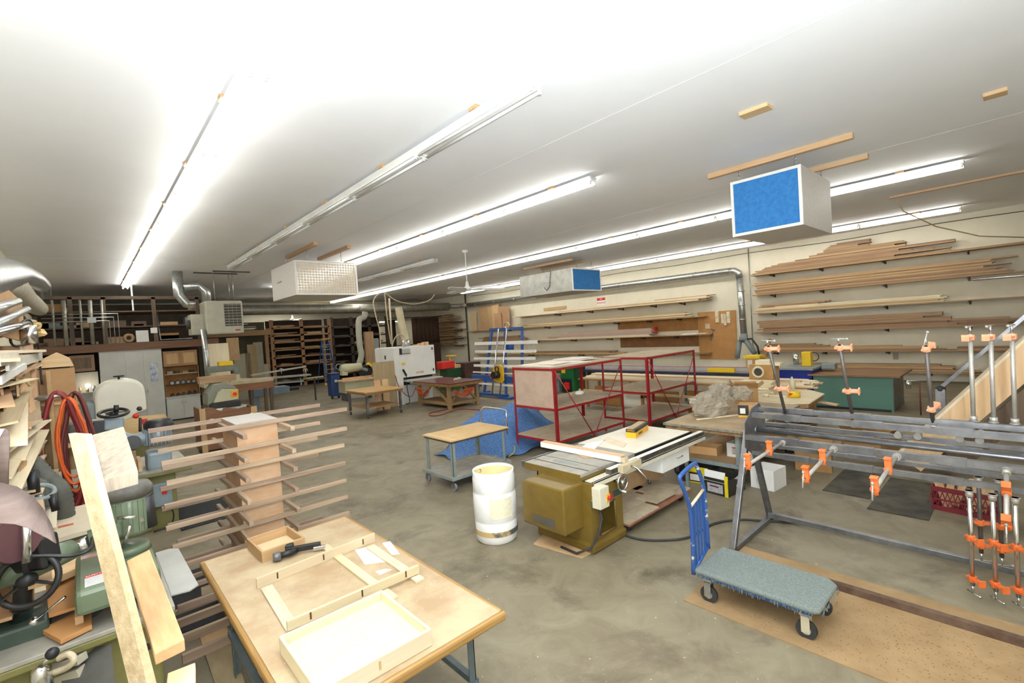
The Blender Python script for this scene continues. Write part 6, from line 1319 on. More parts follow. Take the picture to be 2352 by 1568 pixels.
c = q(515, 940); obj('round_table', G().lathe([(0,-.03),(.62,-.03),(.64,0),(0,0)], (c.x-.05, -.2, c.z+.05), (0,0,1), 30), dustt, md); obj('cutter_block', G().box(c.x-.3, c.x+.4, -.3, .1, c.z+.05, c.z+.2), black, md, bev=.02); obj('paper_on_table', G().box(c.x-.4, c.x, -.6, -.3, c.z+.052, c.z+.06), bwt, md); obj('pedestal', G().box(-.5, .4, -.2, .5, 0, c.z+.02), greymetal, md)
obj('wooden_tray', G().box(-.55, .35, .3, .7, pl[3][1]+.02, pl[3][1]+.2), walnut['x'], md)
rbm = wood('red_brown_bin', '7f4a2b', '96603a', 'x', 0)
bb_ = thing('wooden_bin', 'reddish brown wooden bin with broken top edge behind the drying rack', 'bin', (2.6, 14.0, 0)); q = lambda x, y: P(x, y, Y=13.7)-V(2.6, 14.0, 0)
t0_, t1_ = q(457, 940), q(587, 932)
pr = [(t0_.x, .1), (t1_.x, .1), (t1_.x, t1_.z), (t1_.x-.35, t1_.z-.02), (-.05, t0_.z-.03), (-.1, t0_.z-.12), (-.18, t0_.z-.08), (-.3, t0_.z), (t0_.x, t0_.z)]
obj('front_board', G().prism(pr, .03, Matrix(((1,0,0,0),(0,0,1,-.3),(0,1,0,0),(0,0,0,1)))), rbm, bb_); obj('side_board', G().box(t0_.x, t0_.x+.03, -.27, .5, .1, t0_.z), rbm, bb_); obj('side_board', G().box(t1_.x-.03, t1_.x, -.27, .5, .1, t1_.z-.02), rbm, bb_); obj('corner_post', G().box(t1_.x-.12, t1_.x+.02, -.34, -.3, 0, t1_.z), oak['z'], bb_); obj('corner_post', G().box(t0_.x, t0_.x+.12, -.34, -.3, 0, t0_.z), oak['z'], bb_); obj('bottom', G().box(t0_.x, t1_.x, -.27, .5, .08, .12), rbm, bb_)
ra = thing('radial_arm_saw', 'grey radial arm saw with cream column cover right of the silver drop duct', 'saw', (3.6, 19.3, 0)); q = lambda x, y: P(x, y, Y=19.2)-V(3.6, 19.3, 0)
obj('arm', G().bar(q(474, 850), q(540, 843), .16, .22), mat('arm_grey', '6d7068', '7b7e75', rough=.5), ra, bev=.02); obj('arm_end', G().bar(q(540, 843), q(543, 862), .16, .2, up=(0,1,0)), mat('arm_grey', '6d7068'), ra, bev=.02); obj('column_base', G().bar(q(538, 860), q(540, 876), .3, .25, up=(0,1,0)), cmx, ra); a_ = q(540, 876); obj('saw_bench', G().box(-.6, 1.6, -.3, .6, a_.z-.1, a_.z), mat('worn_bench_top', 'a89b7d', 'b9ad8f', rough=.6), ra)
for x in (-.5, 1.5):
    for y in (-.25, .5): obj('leg', G().box(x-.05, x+.05, y-.05, y+.05, 0, a_.z-.1), dkwood['z'], ra)
obj('bench_rail', G().box(-.6, 1.6, -.31, -.29, a_.z-.35, a_.z-.1), rbm, ra)
a1 = P(520, 838, Y=19.2); obj('yellow_tool', G().box(a1.x-.25, a1.x+.2, 19.1, 19.35, a1.z-.03, a1.z+.14), yl, label='yellow power tool resting on the grey saw arm', cat='tool', bev=.03)
for k, (x0, x1, y0, y1, dy, mm, lab) in enumerate(((484, 524, 787, 878, 19.9, pale['z'], 'tall cream plywood panel leaning behind the radial arm saw'), (522, 546, 775, 828, 24, oak['z'], 'narrow open wooden cabinet hanging under the loft beam'), (541, 562, 812, 880, 26, mat('grey_beige_panel', '8d8672', '99927d', rough=.8), 'grey beige panel leaning at the rear'), (561, 574, 810, 880, 27, dkwood['z'], 'dark brown plank leaning at the rear'), (574, 588, 790, 880, 27.5, mat('dull_tan_panel', '8f7a57', '9c8763', rough=.8), 'dull tan plank leaning at the rear'), (588, 602, 785, 880, 28, mat('grey_beige_panel', '8d8672'), 'tall grey beige plank leaning at the rear'), (606, 616, 835, 882, 28.5, mat('pale_panel', '9f947c', rough=.8), 'short pale plank leaning near the lumber racks'))):
    a, b = P(x0, y1, Y=dy), P(x1, y0, Y=dy); o = obj('leaning_panel', G().box(-(b.x-a.x)/2, (b.x-a.x)/2, -.02, .02, 0, b.z), mm, label=lab, cat='panel', loc=((a.x+b.x)/2, dy-.1, 0)); o.rotation_euler.x = -.05 if k != 1 else 0
    if k == 1: o.location.z = a.z+.0; o.scale.z = (b.z-a.z)/b.z
# sliding table saw
sl = thing('sliding_table_saw', 'blue-grey sliding panel saw with long outrigger table', 'table saw', (5.3, 21.6, 0)); q = lambda x, y, Y=21.3: P(x, y, Y=Y)-V(5.3, 21.6, 0)
sb_ = mat('saw_blue_grey', '5d6b78', '697785', rough=.45); 
a, b = q(583, 912), q(665, 886); obj('saw_body', G().box(a.x, b.x, -.3, .5, a.z, b.z), sb_, sl, bev=.01); obj('dark_end', G().box(b.x, b.x+.45, -.1, .3, a.z+.05, b.z-.1), black, sl)
obj('leg', G().box(a.x, a.x+.2, -.25, .4, 0, a.z), sb_, sl)
a, b = q(582, 871), q(712, 860); obj('sliding_table', G().bar(a, b, .35, .07), mat('saw_aluminium', '8c8d86', 'a3a49c', rough=.4, metal=.4), sl); obj('lower_rail', G().bar(a+V(.6,0,-.25), b+V(-.3,0,-.25), .1, .06), greymetal, sl)
obj('cross_arm', G().bar(q(692, 884), q(690, 868), .06, .05, up=(0,1,0)), greymetal, sl); obj('support', G().bar(q(620, 890), q(622, 872), .3, .1, up=(0,1,0)), black, sl)
for x in (650, 706): c = q(x, 858); obj('stop_clamp', G().torus((c.x, c.z*0-.1, c.z+.12), (0,1,0), .09, .018, 16, 6, 0, 200).cyl((c.x, -.1, c.z), (c.x, -.1, c.z+.18), .02), chrome, sl)
obj('cast_table', G().slab([q(530, 885, 20.8), q(584, 876, 20.8), q(584, 868, 21.9), q(545, 868, 21.9)], (0,0,-.05)), mat('worn_bench_top', 'a89b7d'), sl)
for x in (532, 576): c = q(x, 882, 20.9); obj('wood_leg', G().box(c.x-.05, c.x+.05, -.75, -.65, 0, c.z-.02), dkwood['z'], sl)
a = q(580, 868); obj('fence_shelf', G().bar(a+V(0,.3,.1), a+V(2.2,.3,.25), .3, .05), dustt, sl)
# ================= lumber racks on the rear =================
def lrack(label, x0, x1, y, zs, zt, m, bays, boards, bm_, glab, dark=darkint):
    t = thing('lumber_rack', label, 'rack', ((x0+x1)/2, y, 0)); c = (x0+x1)/2
    for k in range(bays+1):
        x = x0+(x1-x0)*k/bays; obj('post', G().box(x-c-.1, x-c+.1, -.05, .05, 0, zt), m['z'], t)
    for z in zs: obj('shelf', G().box(x0-c, x1-c, -.05, 1.2, z-.1, z), m['x'], t)
    obj('back', G().box(x0-c, x1-c, 1.2, 1.25, 0, zt), dark, t)  # dark sheet added so the rack interior looks shaded
    for z in zs:
        for b in range(bays):
            n = random.randint(*boards)
            for k in range(n):
                w_ = (x1-x0)/bays-.25; bx0 = x0+(x1-x0)*b/bays+.12; l_ = w_*R(.5, 1)
                obj('rack_board', G().box(bx0+R(0, w_-l_), bx0+l_+R(0,.01), y+.06+R(0, .1), y+1.0, z+.045*k, z+.045*k+.04), random.choice(bm_), label=glab, cat='board', group=glab.split(' lying')[0]+'s')
    return t
lrack('two-bay orange-brown lumber rack at the rear centre behind the ladder', 8.3, 11.7, 30.0, (.35, 1.35, 1.85, 2.3, 2.75, 3.15, 3.6), 4.05, rackwood, 2, (1, 3), [walnut['x'], oak['x'], dkwood['x']], 'dim board end lying in the rear orange-brown rack')
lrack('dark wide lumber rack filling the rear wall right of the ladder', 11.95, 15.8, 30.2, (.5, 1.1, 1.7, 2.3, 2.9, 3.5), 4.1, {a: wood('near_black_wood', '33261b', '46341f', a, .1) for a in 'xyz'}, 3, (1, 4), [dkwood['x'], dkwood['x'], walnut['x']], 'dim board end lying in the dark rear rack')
obj('rear_beam', G().box(3.9, 8.2, 29.9, 30.1, 3.2, 3.5), rackwood['x'], label='horizontal timber beam at the rear between loft and lumber rack', cat='beam')
for x in (4.0, 8.0): obj('beam_post', G().box(x-.1, x+.1, 30.0, 30.2, 0, 3.2), rackwood['z'], label='timber post holding the rear beam, %s one' % ('left' if x < 5 else 'right'), cat='post')
obj('dark_partition', G().box(3.9, 8.2, 31.0, 31.1, 0, 4.0), mat('dim_grey_partition', '54503f', '605b49', rough=.9), label='dim grey-brown partition behind the leaning planks', cat='partition')
for k in range(8): o = obj('stored_sheet', G().box(4.4+R(0, 1.5), 6.2+R(0, 1.6), 30.0, 30.9, 3.5+.05*k, 3.54+.05*k), random.choice([bwt, greyed, dkwood['x'], walnut['x']]), label='sheet lying on top of the rear timber beam', cat='sheet', group='sheets on the rear beam')
# ladder
la = thing('step_ladder', 'tall blue fibreglass step ladder in front of the rear lumber racks', 'ladder', (11.0, 28.9, 0)); bluel = mat('ladder_blue', '2c4c86', '365a99', rough=.5)
for s in (-1, 1):
    obj('front_rail', G().bar((s*.38, -.5, 0), (s*.18, .15, 2.75), .05, .09), bluel, la); obj('rear_rail', G().bar((s*.36, .8, 0), (s*.17, .2, 2.7), .04, .05), bluel, la)
for k in range(8): z = .3*(k+1); f = z/2.75; obj('step', G().box(-.38+.2*f, .38-.2*f, -.5+.65*f-.04, -.5+.65*f+.05, z-.015, z+.015), galv, la)
obj('top_cap', G().box(-.25, .25, .02, .32, 2.72, 2.79), mat('cap_orange', 'c98a22', rough=.5), la); obj('foot_pad', G().box(-.42, -.32, -.56, -.44, 0, .12), yl, la); obj('foot_pad', G().box(.32, .42, -.56, -.44, 0, .12), yl, la)
# door region: screens and far room things
scm = mat('brown_curtain', '3f2a20', '4d362a', rough=.85, scale=3, stretch=(8, 1, 1)); 
def screen(label, x0, x1, z0, z1, y, m):
    g = G(); n = 24
    for i in range(n+1):
        x = x0+(x1-x0)*i/n; g.v += [(x, y+.05*math.sin(i*1.7), z0), (x, y+.05*math.sin(i*1.7+.4), z1)]
    for i in range(n): g.f.append((2*i, 2*i+2, 2*i+3, 2*i+1)); g.sm.append(True)
    return obj('curtain', g, m, label=label, cat='curtain', solid=.02)
screen('very dark curtain strip left of the bright doorway wall', 15.95, 16.7, .0, 3.85, 30.6, darkint)
screen('dark brown curtain hanging right of the white sander', 17.7, 20.0, 2.0, 3.9, 30.0, scm)
obj('curtain_rail', G().cyl((15.8, 30.1, 3.95), (21, 30.1, 3.95), .03), brk, label='dark rail carrying the brown curtain', cat='rail')
obj('lower_screen', G().box(16.2, 19.9, 29.8, 29.9, 0, 2.0), scm, label='dark brown panel standing behind the white sander', cat='screen')
for k, (px, py, w_, h_, mm, lab) in enumerate(((855, 870, .5, 3.0, walnut['z'], 'long tan plank leaning left of the sander'), (862, 800, .5, 2.6, greymetal, 'grey electrical cabinet beyond the sander'), (852, 765, .3, 2.9, dkwood['z'], 'narrow brown plank beside the grey electrical cabinet'))):
    p = P(px, py, Y=25+k); obj('tall_board', G().box(p.x-w_/2, p.x+w_/2, 25+k, 25.2+k, 0, h_), mm, label=lab, cat='board' if k != 1 else 'cabinet')
# ================= wide belt sander =================
wbs = thing('wide_belt_sander', 'big white wide-belt sander with sloping infeed table', 'sander', (9.6, 17.0, 0)); so = V(9.6, 17.0, 0); sw = mat('sander_white', 'd9d8d2', 'e2e1db', rough=.4, scale=2)
def WB(x0, x1, y0, y1, z0, z1): return G().box(x0-9.6, x1-9.6, y0-17, y1-17, z0, z1)
obj('side_cabinet', WB(8.72, 8.8, 16.25, 17.8, 0, 2.18), sw, wbs); obj('upper_body', WB(8.8, 10.48, 16.25, 17.8, 1.05, 2.2), sw, wbs, bev=.01); obj('front_door', WB(8.9, 10.5, 16.2, 16.25, 1.02, 2.2), sw, wbs, bev=.008); obj('left_column', WB(8.7, 9.0, 16.15, 16.3, 0, 1.06), sw, wbs); obj('lower_body', WB(9.0, 10.4, 16.35, 17.7, 0, .72), sw, wbs, bev=.01)
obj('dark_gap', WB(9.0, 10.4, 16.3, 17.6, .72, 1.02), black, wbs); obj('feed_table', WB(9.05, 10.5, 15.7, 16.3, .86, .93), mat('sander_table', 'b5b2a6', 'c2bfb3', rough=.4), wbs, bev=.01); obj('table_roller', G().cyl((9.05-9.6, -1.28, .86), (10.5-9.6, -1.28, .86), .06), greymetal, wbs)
obj('document_pocket', WB(9.0, 9.4, 16.18, 16.2, 1.95, 2.12), mat('pocket_grey', 'b2b1ab'), wbs); obj('black_clip', WB(8.93, 9.0, 16.12, 16.2, 1.92, 2.15), black, wbs); obj('pocket_edge', WB(9.0, 9.4, 16.17, 16.19, 1.93, 1.95), black, wbs)
obj('switch', WB(9.0, 9.1, 16.13, 16.2, 1.52, 1.6), yl, wbs); obj('control_grip', G().bar((-.62, -.9, 1.35), (-.5, -.92, 1.1), .08, .07), black, wbs, bev=.01); obj('warning_mark', WB(9.6, 9.95, 16.19, 16.2, 1.12, 1.2), mat('faint_marks', 'c28a6f', 'd6cdbd', rough=.6, scale=40), wbs)
obj('hinge', WB(10.38, 10.42, 16.17, 16.2, 2.0, 2.1), black, wbs); obj('hinge', WB(10.38, 10.42, 16.17, 16.2, 1.15, 1.25), black, wbs); obj('side_dials', WB(8.715, 8.72, 16.9, 17.0, 1.75, 1.9), black, wbs); obj('side_dials', WB(8.715, 8.72, 17.1, 17.2, 1.4, 1.48), black, wbs)
obj('vent_port', G().tube([(.1, 0, 2.18), (.1, 0, 2.45)], .15, 16), galv, wbs)
obj('control_cable', G().tube(catmull([(-.5, -.92, 1.1), (-.52, -.95, .6), (-.45, -.95, .1), (-.6, -.95, .02)], 6), .015, 6), black, wbs)
ho_ = mat('cream_hose', 'b9ad90', 'c8bd9f', rough=.5)
obj('sander_hose', G().tube(catmull([P(915, 705, Y=17), P(918, 720, Y=17), P(924, 750, Y=17), V(9.7, 17, 2.46)], 8), .15, 14), ho_, label='fat cream hose dropping from the main duct to the sander', cat='hose')
obj('saw_hose', G().tube(catmull([P(838, 716, Y=20), P(836, 728, Y=20), P(824, 738, Y=20), P(826, 790, Y=20), P(830, 815, Y=20), P(824, 838, Y=20)], 8), .13, 14), mat('grey_hose', '9a9888', 'a8a696', rough=.5), label='crooked grey hose dropping from the main duct to the mitre saw', cat='hose')
cable = mat('pale_cable', 'b7a283', 'c2ae90', rough=.6)
for k, (pts, lab) in enumerate((([(872, 672), (858, 690), (862, 720), (872, 760), (874, 798)], 'pale air cable dropping from the long light row, left loop'), ([(884, 672), (888, 720), (898, 790)], 'pale air cable dropping to the sander, straight one'), ([(885, 672), (910, 690), (950, 698), (985, 690), (998, 676)], 'pale cable swagged between the light row and the duct'), ([(900, 795), (908, 775), (920, 768), (930, 778), (922, 800)], 'tangled grey cable on top of the sander'))):
    obj('air_cable', G().tube(catmull([P(x, y, Y=16.5) for x, y in pts], 8), .022, 6), cable, label=lab, cat='cable')
obj('pole', G().cyl(P(894, 685, Y=16.4), P(901, 795, Y=16.4), .035), greyed, label='pale vertical pole rising from the sander to the ceiling', cat='pole')
for k in range(3): obj('sander_top_item', G().box(9.9+.2*k, 10.05+.2*k, 16.5, 16.8, 2.2, 2.25+.04*k), pine['x'], label='small wood piece on top of the white sander', cat='offcut', group='wood pieces on the sander')
plyp = mat('weathered_plywood', '9b8866', 'ac9a78', rough=.8, scale=2, stretch=(4, 1, .7))
a, b = P(855, 960, Y=15.9), P(902, 832, Y=15.9)
o = obj('plywood_board', G().box(-.5, .36, -.015, .015, 0, 1.72), plyp, label='weathered plywood panel leaning on the left end of the sander', cat='panel', loc=(8.28, 16.05, 0)); o.rotation_euler.x = -.06
for k, x in enumerate((7.75, 8.05)): o = obj('wood_plank', G().box(-.12, .12, -.02, .02, 0, 1.1), pine['z'], label='%s short orange plank leaning before the plywood panel' % ('left', 'right')[k], cat='board', loc=(x, 15.75, 0)); o.rotation_euler.x = -.06
# rolling square table
rt_ = thing('rolling_table', 'small square table on four casters in front of the sander', 'table', (7.35, 15.25, 0)); tt = [P(x, y, Z=.86)-V(7.35, 15.25, 0) for x, y in ((800, 892), (847, 904), (914, 890), (866, 883))]
sc_ = .92
obj('tabletop', G().box(-.72, .72, -.8, .78, .83, .87), mat('tan_tabletop', 'b08c58', 'c29d67', rough=.6), rt_, bev=.006); obj('apron', G().box(-.68, .68, -.76, -.72, .76, .83).box(-.68, -.64, -.72, .72, .76, .83), rackwood['x'], rt_)
for sx in (-.6, .6):
    for sy in (-.68, .68):
        obj('leg', G().box(sx-.035, sx+.035, sy-.035, sy+.035, .14, .83), steel, rt_); c = obj('caster', G().cyl((sx-.02, sy, .055), (sx+.02, sy, .055), .055, n=16), rubber, rt_); obj('hub', G().cyl((sx-.024, sy, .055), (sx+.024, sy, .055), .03), chrome, c)
obj('lower_shelf', G().box(-.6, .6, -.66, .66, .3, .33), mat('brown_shelf', '9d7c55'), rt_)
# hose table
ht = thing('finishing_table', 'heavy wooden table with dark red top and orange hoses hung below', 'table', (9.8, 14.45, 0)); red_t = mat('glossy_red_brown_top', '4d1a16', '642620', rough=.3, scale=3)
obj('tabletop', G().box(-.72, .72, -1.25, 1.15, .87, .9), red_t, ht); obj('top_frame', G().box(-.72, .72, -1.25, 1.15, .78, .87), mat('stained_frame', '7a5c36', '8e6d43', rough=.6, scale=6), ht)
hw_ = wood('hose_table_wood', '8f6d40', 'a17e4e', 'z', 0)
for sx in (-.6, .6):
    for sy in (-1.0, 0.9): obj('leg', G().box(sx-.06, sx+.06, sy-.06, sy+.06, 0, .78), hw_, ht)
    obj('side_stretcher', G().box(sx-.04, sx+.04, -1.0, .9, .12, .2), hw_, ht); obj('diagonal_brace', G().bar((sx, -.95, .2), (sx, -.1, .78), .05, .08), hw_, ht); obj('diagonal_brace', G().bar((sx, .85, .2), (sx, .1, .78), .05, .08), hw_, ht)
for sy in (-1.0, .9): obj('end_stretcher', G().box(-.6, .6, sy-.04, sy+.04, .12, .2), hw_, ht); obj('diagonal_brace', G().bar((-.55, sy, .2), (0, sy, .78), .08, .05), hw_, ht); obj('diagonal_brace', G().bar((.55, sy, .2), (0.0, sy, .78), .08, .05), hw_, ht)
obj('tray_shelf', G().box(-.6, .6, -1.0, .9, .2, .22), hw_, ht)
oh = mat('orange_hose', 'b2461f', 'c25529', rough=.5)
for k, (x, y, ax) in enumerate(((9.1, 14.9, 'y'), (9.7, 13.32, 'x'))):
    t = thing('hose_coil', 'orange hose coil hanging under the red-topped table, %s' % ('long side' if k == 0 else 'near end'), 'hose', (x, y, .55)); g = G()
    for j in range(6):
        s_ = R(.32, .45); z_ = R(-.02, .12); pts = [(-s_, 0), (-s_*.6, -.12-z_), (0, -.17-z_), (s_*.6, -.12-z_), (s_, 0), (0, -.03-z_)]
        g.tube(catmull([((p if ax == 'x' else -.02*j), (p if ax == 'y' else -.02*j), h+.1) for p, h in pts], 4), .014, 6)
    obj('loops', g, oh, t)
for k in range(3): obj('rag', crumple((9.9+.15*k, 14.0+.1*k, .93), .09, .07, .05, 12, 8, seed=30+k), mat('rag_cloth', 'a98c7d', 'c9b7a8', rough=.9), label='crumpled rag on the red-topped table', cat='rag', group='rags on the red-topped table')
obj('floor_hose', G().tube(catmull([P(x, y, Z=.02) for x, y in ((1240, 941), (1190, 938), (1160, 940), (1150, 943), (1172, 944), (1165, 938), (1110, 941), (1060, 939), (1033, 945), (1010, 953), (990, 954), (988, 948), (1020, 941), (1035, 938))], 6), .016, 6), rh_, label='thin red hose looping over the floor by the red-topped table', cat='hose')
obj('sander_air_line', G().tube(catmull([P(x, y, Y=15.6) for x, y in ((908, 862), (915, 885), (930, 905), (945, 910), (955, 890))], 6), .014, 6), rh_, label='red air line drooping from the sander to the table', cat='hose')
# mitre saw bench
ms = thing('mitre_saw_stand', 'cream and black mitre saw on a low stand left of the plywood panel', 'saw', (8.7, 19.8, 0)); q = lambda x, y: P(x, y, Y=19.8)-V(8.7, 19.8, 0)
obj('motor_body', G().tube([q(782, 845), q(792, 846), q(828, 842)], [.14, .2, .17], 16), cmx, ms); obj('motor_foot', G().bar(q(790, 850), q(790, 862), .25, .25, up=(0,1,0)), cmx, ms, bev=.02); obj('saw_head', G().cyl(q(840, 852)-V(0,.1,0), q(840, 852)+V(0,.12,0), .28, n=20), black, ms); obj('yellow_motor', G().bar(q(842, 836), q(852, 843), .2, .22), yl, ms, bev=.03); obj('dust_elbow', G().tube([q(822, 838), q(830, 846), q(842, 850)], .12, 12), greymetal, ms)
a, b = q(785, 875), q(850, 862); obj('bench_box', G().box(a.x, b.x, -.3, .4, .35, a.z), cmx, ms, bev=.01); obj('fence', G().box(a.x, b.x, -.1, 0, a.z, a.z+.12), pine['x'], ms); obj('bench_top', G().box(a.x-.1, b.x+.1, -.4, .45, a.z-.03, a.z+.02), pine['x'], ms)
for x in (a.x+.1, b.x-.1): obj('leg', G().box(x-.03, x+.03, -.25, .35, 0, .35), steel, ms)
obj('loop_handle', G().torus(q(778, 842), (0,1,0), .12, .02, 16, 6), greymetal, ms)
bin_ = thing('rolling_bin', 'dark blue wheeled bin left of the mitre saw', 'bin', (8.3, 21.2, 0)); obj('tub', G().prism([(-.2,-.25),(.2,-.25),(.2,.25),(-.2,.25)], .98, Matrix.Translation((0,0,.12))), mat('bin_blue', '263d6d', '2f487c', rough=.5), bin_, bev=.03); obj('number_mark', G().torus((0, -.255, .8), (0,1,0), .05, .012, 14, 5), white, bin_)
for x in (-.15, .15): obj('wheel', G().cyl((x-.03, -.1, .07), (x+.03, -.1, .07), .07), rubber, bin_)
obj('lid', G().box(-.23, .23, -.28, .28, 1.1, 1.16), mat('bin_blue', '263d6d'), bin_, bev=.02)
rs_ = thing('roller_stand', 'low metal roller stand beyond the blue bin', 'stand', (7.6, 21.6, 0)); obj('roller', G().cyl((-.5, 0, 1.0), (.4, 0, 1.02), .035), mat('pale_green_roller', '9b9c7d', 'adae8e', rough=.5), rs_); obj('post', G().box(-.03, .03, -.03, .03, 0, 1.0), brk, rs_)
# red/green machine and brown box
rg = thing('bench_machine', 'red-topped dark green machine with yellow head beyond the hose table', 'machine', (12.5, 18.1, 0)); obj('pedestal', G().box(-.4, .45, -.3, .3, 0, .55), gn, rg); obj('green_body', G().box(-.35, .5, -.3, .3, .55, 1.0), mat('deep_green', '173d22'), rg, bev=.02); obj('red_head', G().box(-.55, .15, -.25, .25, 1.0, 1.35), redm, rg, bev=.04); obj('yellow_plate', G().box(-.1, .3, -.2, .1, 1.55, 1.6), yl, rg); obj('neck', G().cyl((.05, 0, 1.3), (.05, 0, 1.56), .03), yl, rg); obj('wood_block', G().box(.15, .55, -.2, .2, 1.0, 1.15), pine['x'], rg)
obj('maroon_cabinet', G().box(13.0, 13.95, 17.6, 18.3, 0, 1.2), mat('maroon_board', '3d2722', '4a312a', rough=.6), label='dark maroon board cabinet between the green machine and the blue panel saw', cat='cabinet', bev=.01)
# ================= blue panel saw =================
ps = thing('panel_saw', 'blue vertical panel saw with white slats and yellow saw carriage', 'panel saw', (12.0, 14.0, 0)); pb2 = mat('panel_saw_blue', '2b5191', '365fa3', rough=.4)
def q(x, y, dx=0):
    z = P(x, y, X=12.0).z; X = 11.75+.17*max(z, 0)+dx; return P(x, y, X=X)-V(12.0, 14.0, 0)
for a, b in (((1112, 905), (1130, 757)), ((1163, 912), (1160, 755)), ((1200, 900), (1199, 752))): obj('frame_post', G().bar(q(*a, .12), q(*b, .12), .09, .07, up=(1,0,0)), pb2, ps)
obj('top_rail', G().bar(q(1126, 757, .1), q(1200, 753, .1), .1, .1), pb2, ps)
for k, (a, b, h) in enumerate((((1091, 789), (1234, 785), .13), ((1092, 807), (1231, 806), .1), ((1090, 823), (1229, 823), .1), ((1089, 839), (1225, 842), .1), ((1087, 854), (1225, 860), .05), ((1086, 879), (1225, 889), .07))): obj('white_slat', G().bar(q(*a), q(*b), .05, h), mat('slat_white', 'e9e8e4', 'f0efec', rough=.5), ps)
obj('blue_beam', G().bar(q(1086, 867), q(1225, 875), .12, .26), pb2, ps); obj('beam_foot', G().bar(q(1099, 878), q(1098, 905), .08, .08, up=(1,0,0)), pb2, ps)
obj('floor_beam', G().box(-.35, .35, -.9, -.3, 0, .07), pb2, ps); obj('floor_beam', G().box(-.25, -.1, -.6, 1.3, .05, .15), pb2, ps); obj('floor_beam', G().box(-.35, .5, 1.2, 1.35, 0, .12), pb2, ps)
obj('guide_tube', G().cyl(q(1130, 905, -.12), q(1145, 755, -.12), .03), chrome, ps); obj('guide_tube', G().cyl(q(1148, 906, -.12), q(1164, 754, -.12), .03), chrome, ps)
c = q(1144, 860, -.2); obj('saw_carriage', G().prism([(-.27,-.28),(.2,-.33),(.3,-.2),(.28,.3),(.1,.38),(-.1,.34),(-.3,.25)], .06, Matrix(((0,0,1,c.x),(-1,0,0,c.y),(0,1,0,c.z),(0,0,0,1)))), mat('carriage_yellow', 'd7a818', 'e0b328', rough=.5), ps, bev=.02); obj('saw_motor', G().cyl(c+V(-.25, 0, 0), c+V(.02, 0, 0), .14), black, ps); obj('red_motor_cap', G().cyl(c+V(-.2, .18, -.05), c+V(.0, .18, -.05), .09), redm, ps); obj('saw_grip', G().torus(c+V(-.05, 0, .22), (1,0,0), .1, .025, 16, 6), black, ps)
c = q(1165, 748); obj('counterweight_wheel', G().torus(c, (1,0,.2), .14, .02, 22, 6), chrome, ps); c = q(1172, 795, .3); obj('blue_bucket', G().lathe([(0,-.15),(.13,-.15),(.17,.15),(.16,.15),(0,.1)], c, n=18), pb2, ps)
# scraps on the far right wall racks
for k, (z, ya, yb) in enumerate(((3.5, 28.0, 32.0), (2.9, 28.2, 31.8), (2.3, 28.3, 31.8), (1.75, 28.5, 31.5))):
    wall_shelf('far scrap shelf number in the rear corner of the right wall, %s' % ordn[k], 27.9, 32.2, z, [28.4, 31.5], .75)
    n = 10
    for j in range(n): pile(z+.055*j, 0, 0, [(ya+R(0, 1.2), yb-R(0, 1.2), .05, R(-.45, -.05))], (walnut['y'], oak['y']), 'ragged board in the scrap pile on the %s far corner shelf' % ordn[k], 'scraps on the %s far corner shelf' % ordn[k], wide=.45)
# ================= floor clutter by the foreground table, small extras =================
sf = thing('slatted_skid', 'low wooden skid with long slats on the floor left of the foreground table', 'skid', (.9, 5.0, 0)); s0 = V(.9, 5.0, 0)
for k, (px, py) in enumerate(((462, 1357), (408, 1398), (406, 1432), (415, 1468), (418, 1512))):
    p = P(px, py, Z=.24); obj('slat', G().box(p.x-.9, p.x+.95-.9, p.y-5.0-.02, p.y-5.0+.02, .2, .27), arm['x'], sf, bev=.003)
for x in (-.05, .45): obj('runner', G().box(x, x+.05, -.75, .4, 0, .2), rackwood['y'], sf)
for k, (q, lab, mm, z) in enumerate(((((455, 1450), (520, 1435), (530, 1480), (470, 1500)), 'tan board lying on the floor between the skid and the table leg', mdf, 0), (((470, 1500), (535, 1480), (565, 1580), (500, 1590)), 'brown plywood piece on the floor under the near table edge', plyp, .012), (((590, 1545), (625, 1530), (680, 1560), (640, 1600)), 'light grey sheet on the floor under the foreground table', gw, .02))):
    obj('floor_board', G().slab([P(x, y, Z=z) for x, y in q], (0, 0, .012)), mm, label=lab, cat='board')
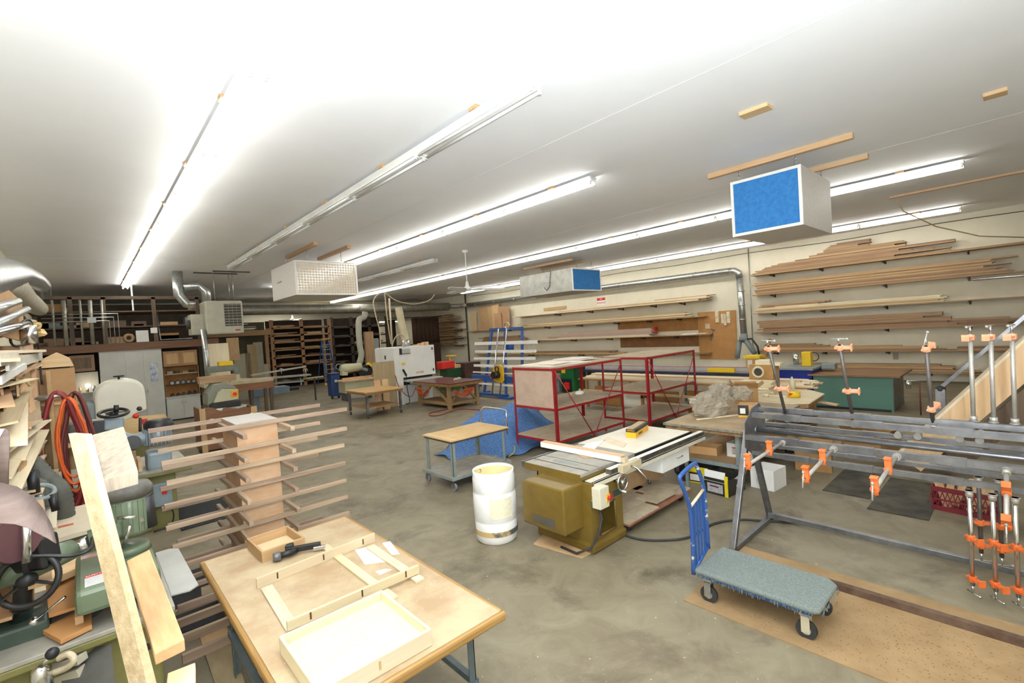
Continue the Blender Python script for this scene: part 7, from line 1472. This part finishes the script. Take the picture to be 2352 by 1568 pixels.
box_open('cardboard_box', 'torn open cardboard box on the floor under the foreground table', 1.12, 4.42, .02, .18, .16, .2, mat('tan_card', 'bf9562'), .5)
tc2 = thing('work_light', 'small chrome clamp lamp with a coiled black cord on the scrap rack', 'lamp', P(66, 768, X=-.42)); obj('shade', G().cyl((0,0,-.1), (0,0,.1), .07, n=16), chrome, tc2); obj('cord', G().tube(catmull([(0,0,-.1), (-.1,-.3,-.12), (-.1,-.4,.0), (0,-.1,.16), (.02,.4,.1), (.02,.9,-.1), (.02,1.0,-.6)], 6), .012, 6), black, tc2)
# dust and shavings on the near surfaces
random.seed(77)
chipm = mat('wood_chips', 'c9b287', 'dccaa4', rough=.9)
def chips(name, lab, x0, x1, y0, y1, z, n, s, m=chipm):
    g = G()
    for k in range(n):
        x, y = R(x0, x1), R(y0, y1); a = R(0, 3.1); l_ = R(.4, 1)*s
        g.slab([(x, y, z), (x+l_*math.cos(a), y+l_*math.sin(a), z), (x+l_*math.cos(a+.9), y+l_*math.sin(a+.9), z)], (0, 0, .001))
    o = obj(name, g, m, label=lab, cat='sawdust', kind='stuff'); return o
chips('wood_chips', 'pale wood chips scattered on the concrete floor', 1.9, 9, 1.2, 9, .001, 260, .018)
chips('wood_chips', 'fine shavings scattered on the foreground table top', .7, 1.8, 2.4, 4.5, .862, 160, .008, white)
chips('wood_chips', 'reddish sawdust flakes scattered on the hardboard floor sheet', 4.0, 5.0, 0, 2.1, .012, 900, .014, mat('sawdust_brown', '8a5a34', 'a9794c', rough=1))
# red painted ends on the moulding bundle
for k in range(5): obj('red_tip', G().box(XR-.4, XR-.12, 12.22, 12.26, 1.98+.07*k, 2.03+.07*k), redm, label='red painted end of the moulding bundle on the third middle shelf', cat='tag', group='red moulding ends')
bd = thing('board_stack', 'white papers and pale boards on the third middle shelf near the pegboard', 'papers', (XR-.25, 10.6, 1.87)); obj('papers', G().box(-.15, .1, -.5, .3, 0, .03).box(-.12, .08, -.45, .2, .03, .05), pw, bd); obj('board', G().box(-.2, .15, -.9, -.55, 0, .05), pale['y'], bd)
